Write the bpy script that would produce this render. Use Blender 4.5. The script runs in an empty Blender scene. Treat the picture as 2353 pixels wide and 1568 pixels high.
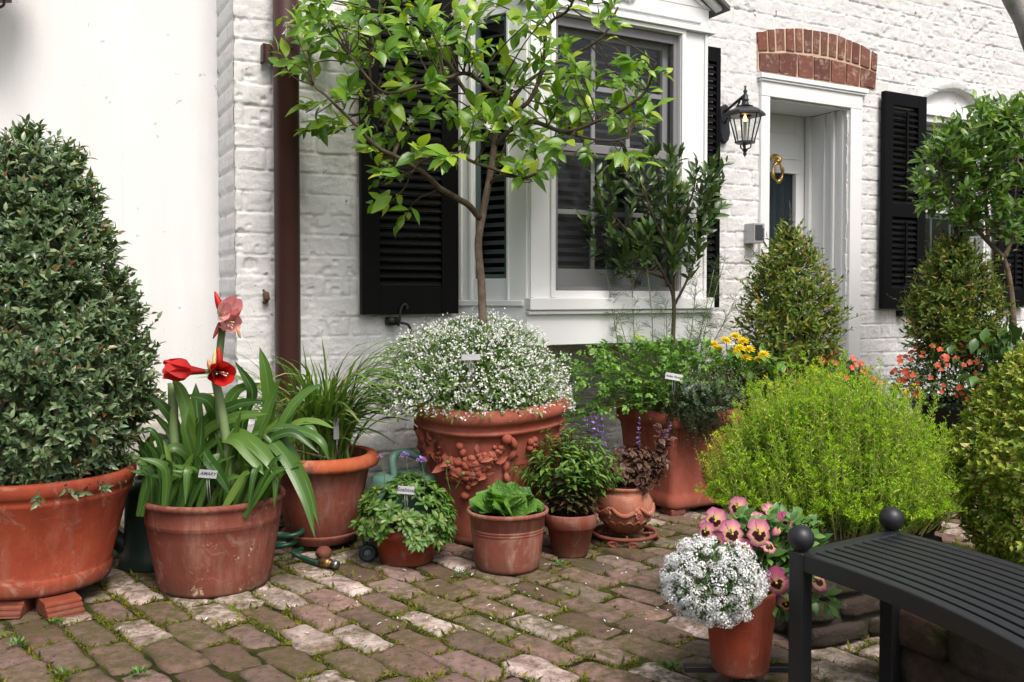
import bpy, math, random
import numpy as np
from mathutils import Vector
rnd = random.Random(11)
rng = np.random.default_rng(11)
R = math.radians
SC = bpy.context.scene
COL = SC.collection
# ------------------------------------------------------------------ camera model (also used to read sizes)
H, F, CX, YH, PIT = 1.1, 2091.0, 1176.5, 680.0, R(1.6)
cd = bpy.data.cameras.new('camera'); cam = bpy.data.objects.new('camera', cd); COL.objects.link(cam)
cam.location = (0, 0, H); cam.rotation_euler = (math.pi/2 - PIT, 0, 0)
cd.sensor_width = 36; cd.lens = 32.0; cd.shift_y = -0.0191; cd.clip_end = 500; cd.clip_start = .05
SC.camera = cam
YPP = YH + F*math.tan(PIT)
def ray(x, y):
    u = (x-CX)/F; v = (y-YPP)/F
    return np.array([u, math.cos(PIT)-v*math.sin(PIT), -math.sin(PIT)-v*math.cos(PIT)])
O3 = np.array([0, 0, H])
def pt(x, y, Y):
    d = ray(x, y); return O3 + d*(Y/d[1])
def gp(x, y, z=0.):
    d = ray(x, y); return O3 + d*((z-H)/d[2])
def hz(y, Y): return H-(y-YH)*Y/F          # height of picture row y at depth Y
# house front frame: u along the wall, n out of it
KS = 1.08
UX = np.array([.8767, .4810, 0]); NX = np.array([.4810, -.8767, 0]); ZX = np.array([0, 0, 1.])
FO = np.array([-.28*KS, 4.47*KS, 0])
def fac(t, w, z): return FO + UX*t + NX*w + ZX*z
def fpx(x, y, w=0.):
    d = ray(x, y); o = O3-(FO+NX*w)
    k = -np.dot(o, NX)/np.dot(d, NX); p = O3+d*k
    return float(np.dot(p-FO, UX)), float(p[2])
# ------------------------------------------------------------------ mesh builder
ORG = {}
def nrm(a):
    a = np.asarray(a, float); l = np.linalg.norm(a, axis=-1, keepdims=True); return a/np.maximum(l, 1e-9)
class MB:
    def __init__(s): s.V = []; s.F = {}; s.U = []; s.n = 0
    def add(s, V, Fs, uv=None):
        V = np.asarray(V, float).reshape(-1, 3)
        if not isinstance(Fs, list) or (len(Fs) and np.ndim(Fs[0]) != 2): Fs = [np.asarray(Fs)]
        for f in Fs:
            f = np.asarray(f, np.int64); s.F.setdefault(f.shape[1], []).append(f+s.n)
        s.V.append(V); s.U.append(np.zeros((len(V), 2)) if uv is None else np.asarray(uv, float)); s.n += len(V)
        return s
    def box(s, c, sx, sy, sz, ax=None, ay=None, az=None):
        ax = np.array([1, 0, 0.]) if ax is None else ax; ay = np.array([0, 1., 0]) if ay is None else ay; az = ZX if az is None else az
        c = np.asarray(c, float); V = []
        for k in (-1, 1):
            for j in (-1, 1):
                for i in (-1, 1): V.append(c+ax*(i*sx/2)+ay*(j*sy/2)+az*(k*sz/2))
        Fq = np.array([[0, 2, 3, 1], [4, 5, 7, 6], [0, 1, 5, 4], [2, 6, 7, 3], [0, 4, 6, 2], [1, 3, 7, 5]])
        if np.dot(np.cross(ax, ay), az) < 0: Fq = Fq[:, ::-1]
        return s.add(V, Fq)
    def fbox(s, t0, t1, w0, w1, z0, z1):      # box in house-front coordinates
        return s.box(fac((t0+t1)/2, (w0+w1)/2, (z0+z1)/2), t1-t0, w1-w0, z1-z0, UX, -NX, ZX) if False else s.box(fac((t0+t1)/2, (w0+w1)/2, (z0+z1)/2), t1-t0, w1-w0, z1-z0, UX, NX, ZX)
    def tube(s, path, rad, seg=8, cap=True, up=None):
        P = np.asarray(path, float); n = len(P); r = np.full(n, rad, float) if np.ndim(rad) == 0 else np.asarray(rad, float)
        T = np.zeros_like(P); T[1:-1] = P[2:]-P[:-2]; T[0] = P[1]-P[0]; T[-1] = P[-1]-P[-2]; T = nrm(T)
        a = np.array([0, 0, 1.]) if abs(T[0][2]) < .9 else np.array([1., 0, 0])
        N = nrm(np.cross(T[0], a)); V = []
        th = np.arange(seg)*2*math.pi/seg
        for i in range(n):
            N = nrm(N-T[i]*np.dot(N, T[i])); B = np.cross(T[i], N)
            V.append(P[i]+r[i]*(np.cos(th)[:, None]*N+np.sin(th)[:, None]*B))
        V = np.concatenate(V); j = np.arange(seg); j2 = (j+1) % seg; Q = []
        for i in range(n-1): Q.append(np.stack([i*seg+j, i*seg+j2, (i+1)*seg+j2, (i+1)*seg+j], 1))
        uv = np.stack([np.repeat(np.linspace(0, 1, n), seg), np.tile(j/seg, n)], 1)
        s.add(V, np.concatenate(Q), uv)
        if cap and seg > 3:
            b = s.n-n*seg
            s.F.setdefault(seg, []).append(np.array([[b+k for k in range(seg)][::-1], [b+(n-1)*seg+k for k in range(seg)]]))
        return s
    def lathe(s, prof, c=(0, 0, 0), seg=48, fn=None):
        prof = np.asarray(prof, float); n = len(prof); th = np.arange(seg)*2*math.pi/seg
        r = prof[:, 0][:, None]*np.ones(seg); z = prof[:, 1][:, None]*np.ones(seg)
        if fn is not None: r, z = fn(r, z, np.tile(th, (n, 1)))
        V = np.stack([c[0]+r*np.cos(th), c[1]+r*np.sin(th), c[2]+z], -1).reshape(-1, 3)
        j = np.arange(seg); j2 = (j+1) % seg
        Q = np.concatenate([np.stack([i*seg+j, i*seg+j2, (i+1)*seg+j2, (i+1)*seg+j], 1) for i in range(n-1)])
        return s.add(V, Q)
    def prism(s, poly, ax, ay, c, d):          # polygon in plane (ax,ay) at c, extruded by vector d
        P = np.array([np.asarray(c)+ax*p[0]+ay*p[1] for p in poly]); d = np.asarray(d, float); n = len(P)
        V = np.concatenate([P, P+d]); j = np.arange(n); j2 = (j+1) % n
        s.add(V, np.stack([j, j2, n+j2, n+j], 1)); b = s.n-2*n
        s.F.setdefault(n, []).append(np.array([[b+k for k in range(n)][::-1], [b+n+k for k in range(n)]]))
        return s
    def sphere(s, c, r, seg=16, rings=10, sc=(1, 1, 1)):
        a = np.linspace(-math.pi/2, math.pi/2, rings+1)
        m = MB(); m.lathe(np.stack([np.maximum(np.cos(a)*r, 1e-5), np.sin(a)*r], 1), (0, 0, 0), seg)
        return s.add(m.V[0]*np.array(sc)+np.asarray(c), m.F[4][0])
    def build(s, name, mat, parent=None, smooth=True, bevel=0, fixn=False):
        V = np.concatenate(s.V); U = np.concatenate(s.U)
        org = np.array(ORG.get(parent.name, (0, 0, 0))) if parent is not None else np.zeros(3)
        me = bpy.data.meshes.new(name); V = V-org
        me.vertices.add(len(V)); me.vertices.foreach_set('co', V.astype(np.float32).ravel())
        ks = sorted(s.F); L = []; st = []; tot = []; o = 0
        for k in ks:
            f = np.concatenate(s.F[k]); L.append(f.ravel()); st.append(o+np.arange(len(f))*k); tot.append(np.full(len(f), k)); o += f.size
        L = np.concatenate(L); st = np.concatenate(st); tot = np.concatenate(tot)
        me.loops.add(len(L)); me.loops.foreach_set('vertex_index', L.astype(np.int32))
        me.polygons.add(len(st)); me.polygons.foreach_set('loop_start', st.astype(np.int32)); me.polygons.foreach_set('loop_total', tot.astype(np.int32))
        me.polygons.foreach_set('use_smooth', np.full(len(st), bool(smooth)))
        uvl = me.uv_layers.new(name='UVMap'); uvl.data.foreach_set('uv', U[L].astype(np.float32).ravel())
        me.update(); me.validate()
        ob = bpy.data.objects.new(name, me); COL.objects.link(ob)
        if mat is not None: me.materials.append(mat)
        if parent is not None: ob.parent = parent; ORG[ob.name] = tuple(org)
        if bevel:
            b = ob.modifiers.new('bevel', 'BEVEL'); b.width = bevel; b.segments = 2; b.limit_method = 'ANGLE'; b.angle_limit = R(40)
            b.harden_normals = False
        return ob
def thing(name, label, cat, loc, group=None):
    o = bpy.data.objects.new(name, None); COL.objects.link(o); o.location = tuple(float(v) for v in loc); o.empty_display_size = .1
    ORG[o.name] = tuple(float(v) for v in loc); o['label'] = label; o['category'] = cat
    if group: o['group'] = group
    return o
def tag(o, label, cat, group=None):
    o['label'] = label; o['category'] = cat
    if group: o['group'] = group
    return o
def spline(pts, n=12):
    P = np.asarray(pts, float); m = len(P)
    if m == 2: return P[0]+(P[1]-P[0])*np.linspace(0, 1, n)[:, None]
    Q = np.concatenate([[2*P[0]-P[1]], P, [2*P[-1]-P[-2]]]); out = []
    for i in range(m-1):
        p0, p1, p2, p3 = Q[i:i+4]; t = np.linspace(0, 1, n, endpoint=(i == m-2))[:, None]
        out.append(.5*((2*p1)+(-p0+p2)*t+(2*p0-5*p1+4*p2-p3)*t**2+(-p0+3*p1-3*p2+p3)*t**3))
    return np.concatenate(out)
# ------------------------------------------------------------------ leaf instancing
def leaf_tpl(W=.45, fold=.18, curl=.25, n=4, peak=.42, wave=0, point=1.0):
    """unit leaf: x along its length, y across, z its normal"""
    if n == 1:
        return np.array([(0, 0, 0), (.5, -W/2, fold*W/2-curl*.25), (1, 0, -curl), (.5, W/2, fold*W/2-curl*.25)]), np.array([(0, 1, 2, 3)]), np.array([(0, .5), (.5, 0), (1, .5), (.5, 1.)])
    V = []; UV = []
    for i in range(n+1):
        t = i/n
        w = (t/peak)**.7 if t < peak else (max(0, 1-((t-peak)/(1-peak))**(1.6*point)))
        w = max(w, .04 if i in (0, n) else .1)*W/2
        z = -curl*t*t
        for k in (-1, 0, 1):
            V.append((t, k*w, z+abs(k)*fold*w*2+(wave*math.sin(t*9+k*1.3) if k else 0))); UV.append((t, (k+1)/2))
    Fq = []
    for i in range(n):
        for k in (0, 1):
            a = i*3+k; Fq.append((a, a+1, a+4, a+3))
    return np.array(V), np.array(Fq), np.array(UV)
def inst(mb, tpl, pos, dirs, ups, scale):
    V, Fq, UV = tpl; pos = np.asarray(pos, float); N = len(pos)
    if N == 0: return
    X = nrm(dirs); Z = np.asarray(ups, float); Z = Z-X*np.sum(X*Z, 1, keepdims=True); Z = nrm(Z); Y = np.cross(Z, X)
    sc = np.broadcast_to(np.asarray(scale, float), (N,))[:, None, None]
    W = pos[:, None, :]+sc*(V[None, :, 0:1]*X[:, None, :]+V[None, :, 1:2]*Y[:, None, :]+V[None, :, 2:3]*Z[:, None, :])
    FF = (Fq[None]+(np.arange(N)*len(V))[:, None, None]).reshape(-1, Fq.shape[1])
    mb.add(W.reshape(-1, 3), FF, np.tile(UV, (N, 1)))
def rdir(n):
    v = rng.normal(size=(n, 3)); return nrm(v)
def shoots(lm, sm, base, dirs, length, nl, lsize, tpl, spread=.9, up=.3, curve=.2, srad=.0015, start=.25, tip=True, jit=.25, face=None):
    """leafy shoots: lm leaves, sm stems"""
    base = np.asarray(base, float); dirs = nrm(dirs); N = len(base)
    length = np.broadcast_to(np.asarray(length, float), (N,)); lsize = np.broadcast_to(np.asarray(lsize, float), (N,))
    bend = rdir(N)*curve+np.array([0, 0, curve*.5])
    pos = []; dd = []; uu = []; ss = []
    for k in range(nl):
        t = start+(1-start)*(k/(max(nl-1, 1)))
        p = base+dirs*(length*t)[:, None]+bend*(length*t*t)[:, None]
        ax = nrm(dirs+2*t*bend)
        ang = k*2.4+rng.uniform(0, 6.28, N)*0.15+np.arange(N)*1.7
        ref = np.where(np.abs(ax[:, 2:3]) < .9, np.array([[0, 0, 1.]]), np.array([[1., 0, 0]]))
        s1 = nrm(np.cross(ax, ref)); s2 = np.cross(ax, s1)
        side = np.cos(ang)[:, None]*s1+np.sin(ang)[:, None]*s2
        sp = spread*(1-.55*t if tip else 1)
        d = nrm(ax*(1-sp*.6)+side*sp+rdir(N)*jit+np.array([0, 0, up*.3]))
        u = nrm(ax+np.array([0, 0, up])-side*.2+rdir(N)*jit)
        if face is not None: u = nrm(np.asarray(face, float)+rdir(N)*.55+side*.25)
        pos.append(p); dd.append(d); uu.append(u); ss.append(lsize*rng.uniform(.6, 1.3, N)*(1-.25*t))
    inst(lm, tpl, np.concatenate(pos), np.concatenate(dd), np.concatenate(uu), np.concatenate(ss))
    if sm is not None:
        for i in range(N):
            t = np.array([0, .5, 1.])[:, None]
            sm.tube(base[i]+dirs[i]*length[i]*t+bend[i]*length[i]*t*t, [srad*1.4, srad, srad*.6], 4, False)
# ------------------------------------------------------------------ materials
class NT:
    def __init__(s, name):
        s.m = bpy.data.materials.new(name); s.m.use_nodes = True; s.t = s.m.node_tree; s.n = s.t.nodes; s.l = s.t.links
        s.n.clear(); s.out = s.n.new('ShaderNodeOutputMaterial')
    def node(s, typ, ins=None, **kw):
        n = s.n.new(typ)
        for k, v in kw.items(): setattr(n, k, v)
        if ins:
            for k, v in ins.items(): s.set(n, k, v)
        return n
    def set(s, n, k, v):
        if hasattr(v, 'is_linked') or isinstance(v, bpy.types.NodeSocket): s.l.new(v, n.inputs[k])
        else:
            i = n.inputs[k]
            if hasattr(i.default_value, '__len__') and not hasattr(v, '__len__'): v = (v, v, v)
            if hasattr(i.default_value, '__len__') and len(i.default_value) == 4 and len(v) == 3: v = (*v, 1)
            i.default_value = v
    def coord(s, which='Object'): return s.node('ShaderNodeTexCoord').outputs[which]
    def noise(s, scale, detail=4, rough=.55, vec=None, dist=0.):
        n = s.node('ShaderNodeTexNoise', {'Scale': scale, 'Detail': detail, 'Roughness': rough, 'Distortion': dist})
        s.l.new(vec if vec is not None else s.coord(), n.inputs['Vector']); return n.outputs['Fac']
    def ramp(s, fac, stops):
        r = s.node('ShaderNodeValToRGB'); e = r.color_ramp.elements
        while len(e) < len(stops): e.new(.5)
        for i, (p, c) in enumerate(stops):
            e[i].position = p; e[i].color = (*c, 1) if hasattr(c, '__len__') else (c, c, c, 1)
        s.l.new(fac, r.inputs[0]); return r.outputs[0]
    def mix(s, fac, a, b, blend='MIX'):
        n = s.node('ShaderNodeMix', data_type='RGBA', blend_type=blend)
        s.set(n, 0, fac); s.set(n, 6, a); s.set(n, 7, b); return n.outputs[2]
    def math(s, op, a, b=0.):
        n = s.node('ShaderNodeMath', operation=op); s.set(n, 0, a); s.set(n, 1, b); return n.outputs[0]
    def bump(s, h, strength=.3, dist=.01):
        n = s.node('ShaderNodeBump', {'Strength': strength, 'Distance': dist}); s.l.new(h, n.inputs['Height']); return n.outputs[0]
    def pr(s, col, rough=.6, bump=None, spec=.5, metal=0., **kw):
        p = s.node('ShaderNodeBsdfPrincipled', {'Roughness': rough, 'Specular IOR Level': spec, 'Metallic': metal})
        s.set(p, 'Base Color', col)
        if bump is not None: s.l.new(bump, p.inputs['Normal'])
        for k, v in kw.items(): s.set(p, k, v)
        return p.outputs[0]
    def done(s, sh): s.l.new(sh, s.out.inputs[0]); return s.m
def hx(h):
    h = h.lstrip('#'); c = [int(h[i:i+2], 16)/255 for i in (0, 2, 4)]
    return tuple(x/12.92 if x <= .04045 else ((x+.055)/1.055)**2.4 for x in c)
def leaf_mat(name, cols, rough=.42, trans=.3, rib=None, ribw=.06, spec=.45, edge=None, tcol=None, base=None, gain=1.5, dark=.3, crinkle=False):
    """cols: (position, colour) spread at random over the leaves"""
    g = NT(name); flower = tcol is not None
    if flower: gain, dark = 1., 0.
    gs = lambda q: tuple(min(.84, v*gain) for v in q)
    cols = [(p, gs(q)) for p, q in cols]; rib = gs(rib) if rib else None; edge = gs(edge) if edge else None
    ri = g.node('ShaderNodeNewGeometry').outputs['Random Per Island']
    c = g.ramp(ri, cols)
    if dark: c = g.mix(g.math('MULTIPLY', g.noise(7, 2), dark), c, g.mix(.5, c, (0.02, 0.035, 0.008)))
    if rib or edge or base:
        sp = g.node('ShaderNodeSeparateXYZ'); g.l.new(g.coord('UV'), sp.inputs[0])
        d = g.math('ABSOLUTE', g.math('SUBTRACT', sp.outputs[1], .5))
        if rib: c = g.mix(g.math('MULTIPLY', g.math('LESS_THAN', d, ribw), .6), c, rib)
        if edge: c = g.mix(g.ramp(d, [(.41, 0.), (.46, .8)]), c, edge)
        if base: c = g.mix(g.ramp(sp.outputs[0], [(.0, 1.), (.5, 0.)]), c, base)
    p = g.pr(c, rough, g.bump(g.noise(75, 3, .5), .8, .012) if crinkle else None, spec)
    if trans:
        t = g.node('ShaderNodeBsdfTranslucent'); g.set(t, 'Color', g.mix(1., c, tcol or (1.3, 1.35, .5), 'MULTIPLY') if True else c)
        m = g.node('ShaderNodeMixShader'); m.inputs[0].default_value = trans
        g.l.new(p, m.inputs[1]); g.l.new(t.outputs[0], m.inputs[2]); p = m.outputs[0]
    return g.done(p)
def plain(name, col, rough=.5, spec=.5, metal=0., nz=.0, nscale=12, bump=0., bscale=60):
    g = NT(name); c = col
    if nz: c = g.mix(g.noise(nscale, 5), tuple(v*(1-nz) for v in col), tuple(min(1, v*(1+nz)) for v in col))
    b = g.bump(g.noise(bscale, 4), bump, .004) if bump else None
    return g.done(g.pr(c, rough, b, spec, metal))
def terracotta(name, col, dark, pale=(.55, .42, .33), bloom=.25, rough=.8, spots=0.):
    g = NT(name); co = g.coord()
    n1 = g.noise(3.5, 7, .65, co, .4); c = g.mix(g.ramp(n1, [(.36, 0.), (.62, 1.)]), dark, col)
    mp = g.node('ShaderNodeMapping'); g.l.new(co, mp.inputs[0]); mp.inputs['Scale'].default_value = (14, 14, 2.2)
    st = g.noise(1, 6, .7, mp.outputs[0])
    c = g.mix(g.math('MULTIPLY', g.ramp(st, [(.50, 0.), (.74, 1.)]), bloom*1.3), c, pale)
    z = g.node('ShaderNodeSeparateXYZ'); g.l.new(co, z.inputs[0]); zn = g.math('ADD', z.outputs[2], g.math('MULTIPLY', g.math('SUBTRACT', n1, .5), .12))
    c = g.mix(g.math('MULTIPLY', g.ramp(zn, [(.015, 1.), (.075, 0.)]), .55), c, (.085, .055, .038))          # soil splash along the foot
    c = g.mix(g.math('MULTIPLY', g.ramp(g.noise(11, 7, .72, co, .8), [(.56, 0.), (.70, 1.)]), .28+bloom*.4), c, pale)
    c = g.mix(g.math('MULTIPLY', g.ramp(g.noise(8, 6, .7, co, .3), [(.60, 0.), (.74, 1.)]), .45), c, tuple(v*.45 for v in dark))
    if spots:
        c = g.mix(g.math('MULTIPLY', g.ramp(g.noise(16, 7, .75, co), [(.64-.04*spots, 0.), (.67, 1.)]), g.ramp(g.noise(2.6, 2, .5, co), [(.45, 0.), (.6, .9)])), c, (.62, .5, .36))
    c = g.mix(g.math('MULTIPLY', g.ramp(g.noise(90, 3, .6, co), [(.58, 0.), (.72, 1.)]), .4), c, dark)
    return g.done(g.pr(c, rough, g.bump(g.mix(.4, g.noise(70, 6, .7, co), g.noise(22, 5, .6, co)), .4, .005), .18))
# ================================================================== light, sky
W = bpy.data.worlds.new('World'); SC.world = W; W.use_nodes = True
wn = W.node_tree.nodes; wn.clear(); wo = wn.new('ShaderNodeOutputWorld'); bg = wn.new('ShaderNodeBackground'); sk = wn.new('ShaderNodeTexSky')
sk.sky_type = 'NISHITA'; sk.sun_disc = False; SUN_EL, SUN_AZ = R(56), R(152)      # azimuth measured clockwise from +Y
sk.sun_elevation = SUN_EL; sk.sun_rotation = SUN_AZ; sk.air_density = 1.0; sk.dust_density = 6.0; sk.ozone_density = 1.0
W.node_tree.links.new(sk.outputs[0], bg.inputs[0]); W.node_tree.links.new(bg.outputs[0], wo.inputs[0]); bg.inputs[1].default_value = .128
sl = bpy.data.lights.new('sun', 'SUN'); so = bpy.data.objects.new('sun', sl); COL.objects.link(so)
sl.energy = 1.75; sl.angle = R(22); sl.color = (1, .975, .94)
sd = Vector((math.sin(SUN_AZ)*math.cos(SUN_EL), math.cos(SUN_AZ)*math.cos(SUN_EL), math.sin(SUN_EL)))
so.rotation_euler = sd.to_track_quat('Z', 'Y').to_euler(); so.location = (0, -3, 8)
SC.view_settings.view_transform = 'Standard'; SC.view_settings.look = 'None'; SC.view_settings.gamma = 1; SC.view_settings.exposure = .58
SC.cycles.max_bounces = 8; SC.cycles.transparent_max_bounces = 12; SC.cycles.caustics_reflective = False; SC.cycles.caustics_refractive = False
SC.cycles.use_denoising = True; SC.cycles.sample_clamp_indirect = 4
# ------------------------------------------------------------------ 2-D value noise
_tab = rng.random((256, 256))
def vn(x, y):
    xi = np.floor(x).astype(int); yi = np.floor(y).astype(int); fx = x-xi; fy = y-yi
    fx = fx*fx*(3-2*fx); fy = fy*fy*(3-2*fy); a = lambda i, j: _tab[(xi+i) & 255, (yi+j) & 255]
    return (a(0, 0)*(1-fx)+a(1, 0)*fx)*(1-fy)+(a(0, 1)*(1-fx)+a(1, 1)*fx)*fy
def fbm(x, y, o=4):
    s = 0; a = .5
    for k in range(o): s = s+a*(vn(x*2**k+k*17.3, y*2**k+k*5.1)-.5); a *= .5
    return s
def sstep(a, b, x): t = np.clip((x-a)/(b-a), 0, 1); return t*t*(3-2*t)
# ------------------------------------------------------------------ ground and paving
g = NT('soil_moss'); co = g.coord()
c = g.ramp(g.noise(9, 6, .65, co), [(.35, (.018, .016, .009)), (.5, (.035, .04, .010)), (.68, (.075, .085, .018))])
M_soilmoss = g.done(g.pr(c, .95, g.bump(g.noise(120, 5, .7, co), .8, .01), .1))
gm = MB(); nx = 60
gx, gy = np.meshgrid(np.concatenate([[-120, -30, -8], np.linspace(-4, 6, 60), [9, 30, 120]]), np.concatenate([[-120, -30, -5, 0], np.linspace(1.5, 8, 60), [12, 30, 120]]))
gz = -.010+.016*fbm(gx*5, gy*5, 3); n1, n2 = gx.shape; I = np.arange(n1*n2).reshape(n1, n2)
gm.add(np.stack([gx, gy, gz], -1).reshape(-1, 3), np.stack([I[:-1, :-1], I[:-1, 1:], I[1:, 1:], I[1:, :-1]], -1).reshape(-1, 4))
o = gm.build('ground', M_soilmoss); o['kind'] = 'structure'
B1 = nrm(np.array([.67, -.742, 0])); B2 = np.array([.742, .67, 0])
BL, BW = .256, .115
def brick_block(mb, c, L, Wd, yaw, rough=.009, n=(10, 7), h=.05, tilt=.013):
    """one worn paver: rounded, slightly tilted, ragged"""
    a, b = n; s = np.linspace(-1, 1, a); t = np.linspace(-1, 1, b); S, T = np.meshgrid(s, t, indexing='ij')
    S = np.sign(S)*np.abs(S)**.72; T = np.sign(T)*np.abs(T)**.72
    ph = rng.uniform(0, 100, 2)
    ex = 1+rough*3.2*(vn(T*2+ph[0], S*0+ph[1])-.5)/L*2; ey = 1+rough*3.2*(vn(S*2.5+ph[1], T*0+ph[0])-.5)/Wd*2
    cor = 1-.05*(np.abs(S*T)**4)
    X = S*L/2*ex*cor; Y = T*Wd/2*ey*cor
    d = np.minimum((1-np.abs(S))*L/2, (1-np.abs(T))*Wd/2)
    Z = -.006*(1-sstep(0, .008, d))+.004*(vn(S*2+ph[0], T*2+ph[1])-.5)+X*rng.normal(0, tilt)+Y*rng.normal(0, tilt*1.4)
    if rng.random() < .12: Z -= .006*sstep(.3, 1, S*rng.choice([-1, 1]))
    cy, sy = math.cos(yaw), math.sin(yaw)
    def w(X, Y, Z):
        p = X*cy-Y*sy; q = X*sy+Y*cy
        return np.stack([c[0]+B1[0]*p+B2[0]*q, c[1]+B1[1]*p+B2[1]*q, c[2]+Z], -1)
    top = w(X, Y, Z); I = np.arange(a*b).reshape(a, b)
    Fq = [np.stack([I[:-1, :-1], I[1:, :-1], I[1:, 1:], I[:-1, 1:]], -1).reshape(-1, 4)]
    ring = np.concatenate([I[:, 0], I[-1, 1:], I[-2::-1, -1], I[0, -2:0:-1]]); rb = w(X.ravel()[ring], Y.ravel()[ring], np.full(len(ring), -h))
    m = len(ring); j = np.arange(m); j2 = (j+1) % m; k = a*b
    Fq.append(np.stack([ring[j2], ring[j], k+j, k+j2], 1))
    mb.add(np.concatenate([top.reshape(-1, 3), rb]), [np.concatenate(Fq)])
pv = MB(); pav_c = []
row = 0
for q in np.arange(-3.2, 7.4, BW+.011):
    off = (row % 2)*.5*(BL+.011)+rng.uniform(-.03, .03); row += 1
    for p in np.arange(-7, 4.4, BL+.011):
        x, y = B1[:2]*(p+off)+B2[:2]*q
        if y < 2.2 or y > 8.2 or abs(x-.15*y+.1) > .62*y+.5: continue
        t_, w_ = np.dot(np.array([x, y, 0])-FO, UX), np.dot(np.array([x, y, 0])-FO, NX)
        if w_ < -.42 or (t_ > -1.1 and w_ < -.03): continue
        if rng.random() < .012: continue
        L = BL+rng.normal(0, .006)
        wob = .012*np.array([fbm(np.array(x*2.), np.array(y*2.), 2), fbm(np.array(x*2.+9), np.array(y*2.), 2)])
        brick_block(pv, (x+float(wob[0])*1.5, y+float(wob[1])*1.5, rng.normal(0, .003)), L, BW+rng.normal(0, .004), rng.normal(0, .022))
        pav_c.append((x, y))
g = NT('paver_brick'); co = g.coord(); ri = g.node('ShaderNodeNewGeometry').outputs['Random Per Island']
c = g.ramp(ri, [(0, (.13, .078, .060)), (.16, (.22, .138, .110)), (.30, (.115, .084, .072)), (.42, (.31, .195, .165)), (.55, (.23, .155, .115)), (.68, (.16, .108, .086)), (.8, (.35, .235, .21)), (.92, (.22, .17, .135)), (1, (.30, .235, .185))])
c = g.mix(g.ramp(g.noise(22, 6, .7, co), [(.42, 0.), (.7, .75)]), c, (.06, .038, .03))
r2 = g.math('FRACT', g.math('MULTIPLY', ri, 37.7))
stain = g.math('MULTIPLY', g.ramp(g.noise(10, 9, .74, co, .5), [(.40, 0.), (.60, 1.)]), g.ramp(r2, [(.80, 0.), (.85, 1.)]))
c = g.mix(g.math('MULTIPLY', stain, .88), c, (.64, .53, .48))
c = g.mix(g.ramp(g.noise(60, 4, .6, co), [(.60, 0.), (.66, .75)]), c, (.022, .016, .014))
mossf = g.math('MULTIPLY', g.ramp(g.noise(2.1, 5, .6, co), [(.40, 0.), (.57, 1.)]), g.ramp(g.noise(26, 6, .7, co), [(.40, 0.), (.58, .85)]))
c = g.mix(mossf, c, (.070, .072, .016))
c = g.mix(g.math('MULTIPLY', g.ramp(g.noise(2.7, 5, .6, g.math('ADD', 0, 0) if False else co), [(.50, 0.), (.72, 1.)]), .45), c, (.05, .04, .022))
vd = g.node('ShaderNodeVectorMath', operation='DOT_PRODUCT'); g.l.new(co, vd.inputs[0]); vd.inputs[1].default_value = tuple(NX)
wd = g.math('SUBTRACT', vd.outputs['Value'], float(np.dot(FO, NX)))      # damp mossy strip along the walls, plus painted contact shade around the pots
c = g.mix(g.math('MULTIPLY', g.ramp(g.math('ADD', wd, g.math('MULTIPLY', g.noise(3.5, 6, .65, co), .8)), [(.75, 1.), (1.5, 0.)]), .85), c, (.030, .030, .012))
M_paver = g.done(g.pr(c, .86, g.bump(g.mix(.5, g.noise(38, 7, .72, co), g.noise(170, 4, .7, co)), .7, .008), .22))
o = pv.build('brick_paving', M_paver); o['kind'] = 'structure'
# moss and grass tufts in the joints, petals fallen on the bricks: uncountable
tuft = MB(); ps = []; pc = np.array(pav_c)
pn = 19000
k = rng.integers(0, len(pc), pn); end = rng.random(pn) < .42; sg = rng.choice([-1, 1], pn)
a_ = np.where(end, sg*(BL/2+.006), rng.uniform(-.5, .5, pn)*BL); b_ = np.where(end, rng.uniform(-.5, .5, pn)*BW, sg*(BW/2+.006))
P = np.stack([pc[k, 0]+B1[0]*a_+B2[0]*b_, pc[k, 1]+B1[1]*a_+B2[1]*b_, np.full(pn, -.008)], 1)
keep = fbm(P[:, 0]*2.6+3, P[:, 1]*2.6, 3)+.5*fbm(P[:, 0]*11, P[:, 1]*11, 2) > -.055
P = P[keep & (P[:, 1] < 6)]; P = np.repeat(P, 9, 0); P[:, :2] += rng.normal(0, .0085, (len(P), 2))
d = nrm(np.stack([rng.normal(0, .8, len(P)), rng.normal(0, .8, len(P)), np.full(len(P), .8)], 1))
inst(tuft, leaf_tpl(.34, .1, .4, 2), P, d, rdir(len(P)), rng.uniform(.005, .014, len(P))*(1+1.6*(rng.random(len(P)) < .04)))
M_moss = leaf_mat('moss', [(0, (.05, .06, .008)), (.35, (.10, .115, .014)), (.6, (.17, .15, .022)), (.8, (.11, .085, .02)), (1, (.12, .18, .02))], .8, .2, spec=.1)
o = tuft.build('moss', M_moss, None, False); o['kind'] = 'stuff'; o['label'] = 'green and ochre moss in the joints of the brick paving'
pe = MB(); n = 520
X = rng.uniform(-1.1, 1.3, n); Y = rng.uniform(2.9, 4.6, n); kk = (np.abs(X-.1-rng.normal(0, .55, n)) < .6); X, Y = X[kk], Y[kk]
inst(pe, leaf_tpl(.45, .2, .3, 3), np.stack([X, Y, np.full(len(X), .011)], 1), np.stack([rng.normal(size=len(X)), rng.normal(size=len(X)), rng.normal(0, .1, len(X))], 1), np.tile([[0, 0, 1.]], (len(X), 1)), rng.uniform(.007, .019, len(X)))
o = pe.build('fallen_petals', leaf_mat('petal_white', [(0, (.75, .72, .62)), (.7, (.8, .78, .72)), (1, (.55, .4, .25))], .6, .2), None, True); o['kind'] = 'stuff'; o['label'] = 'small white petals scattered over the brick paving'
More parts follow.
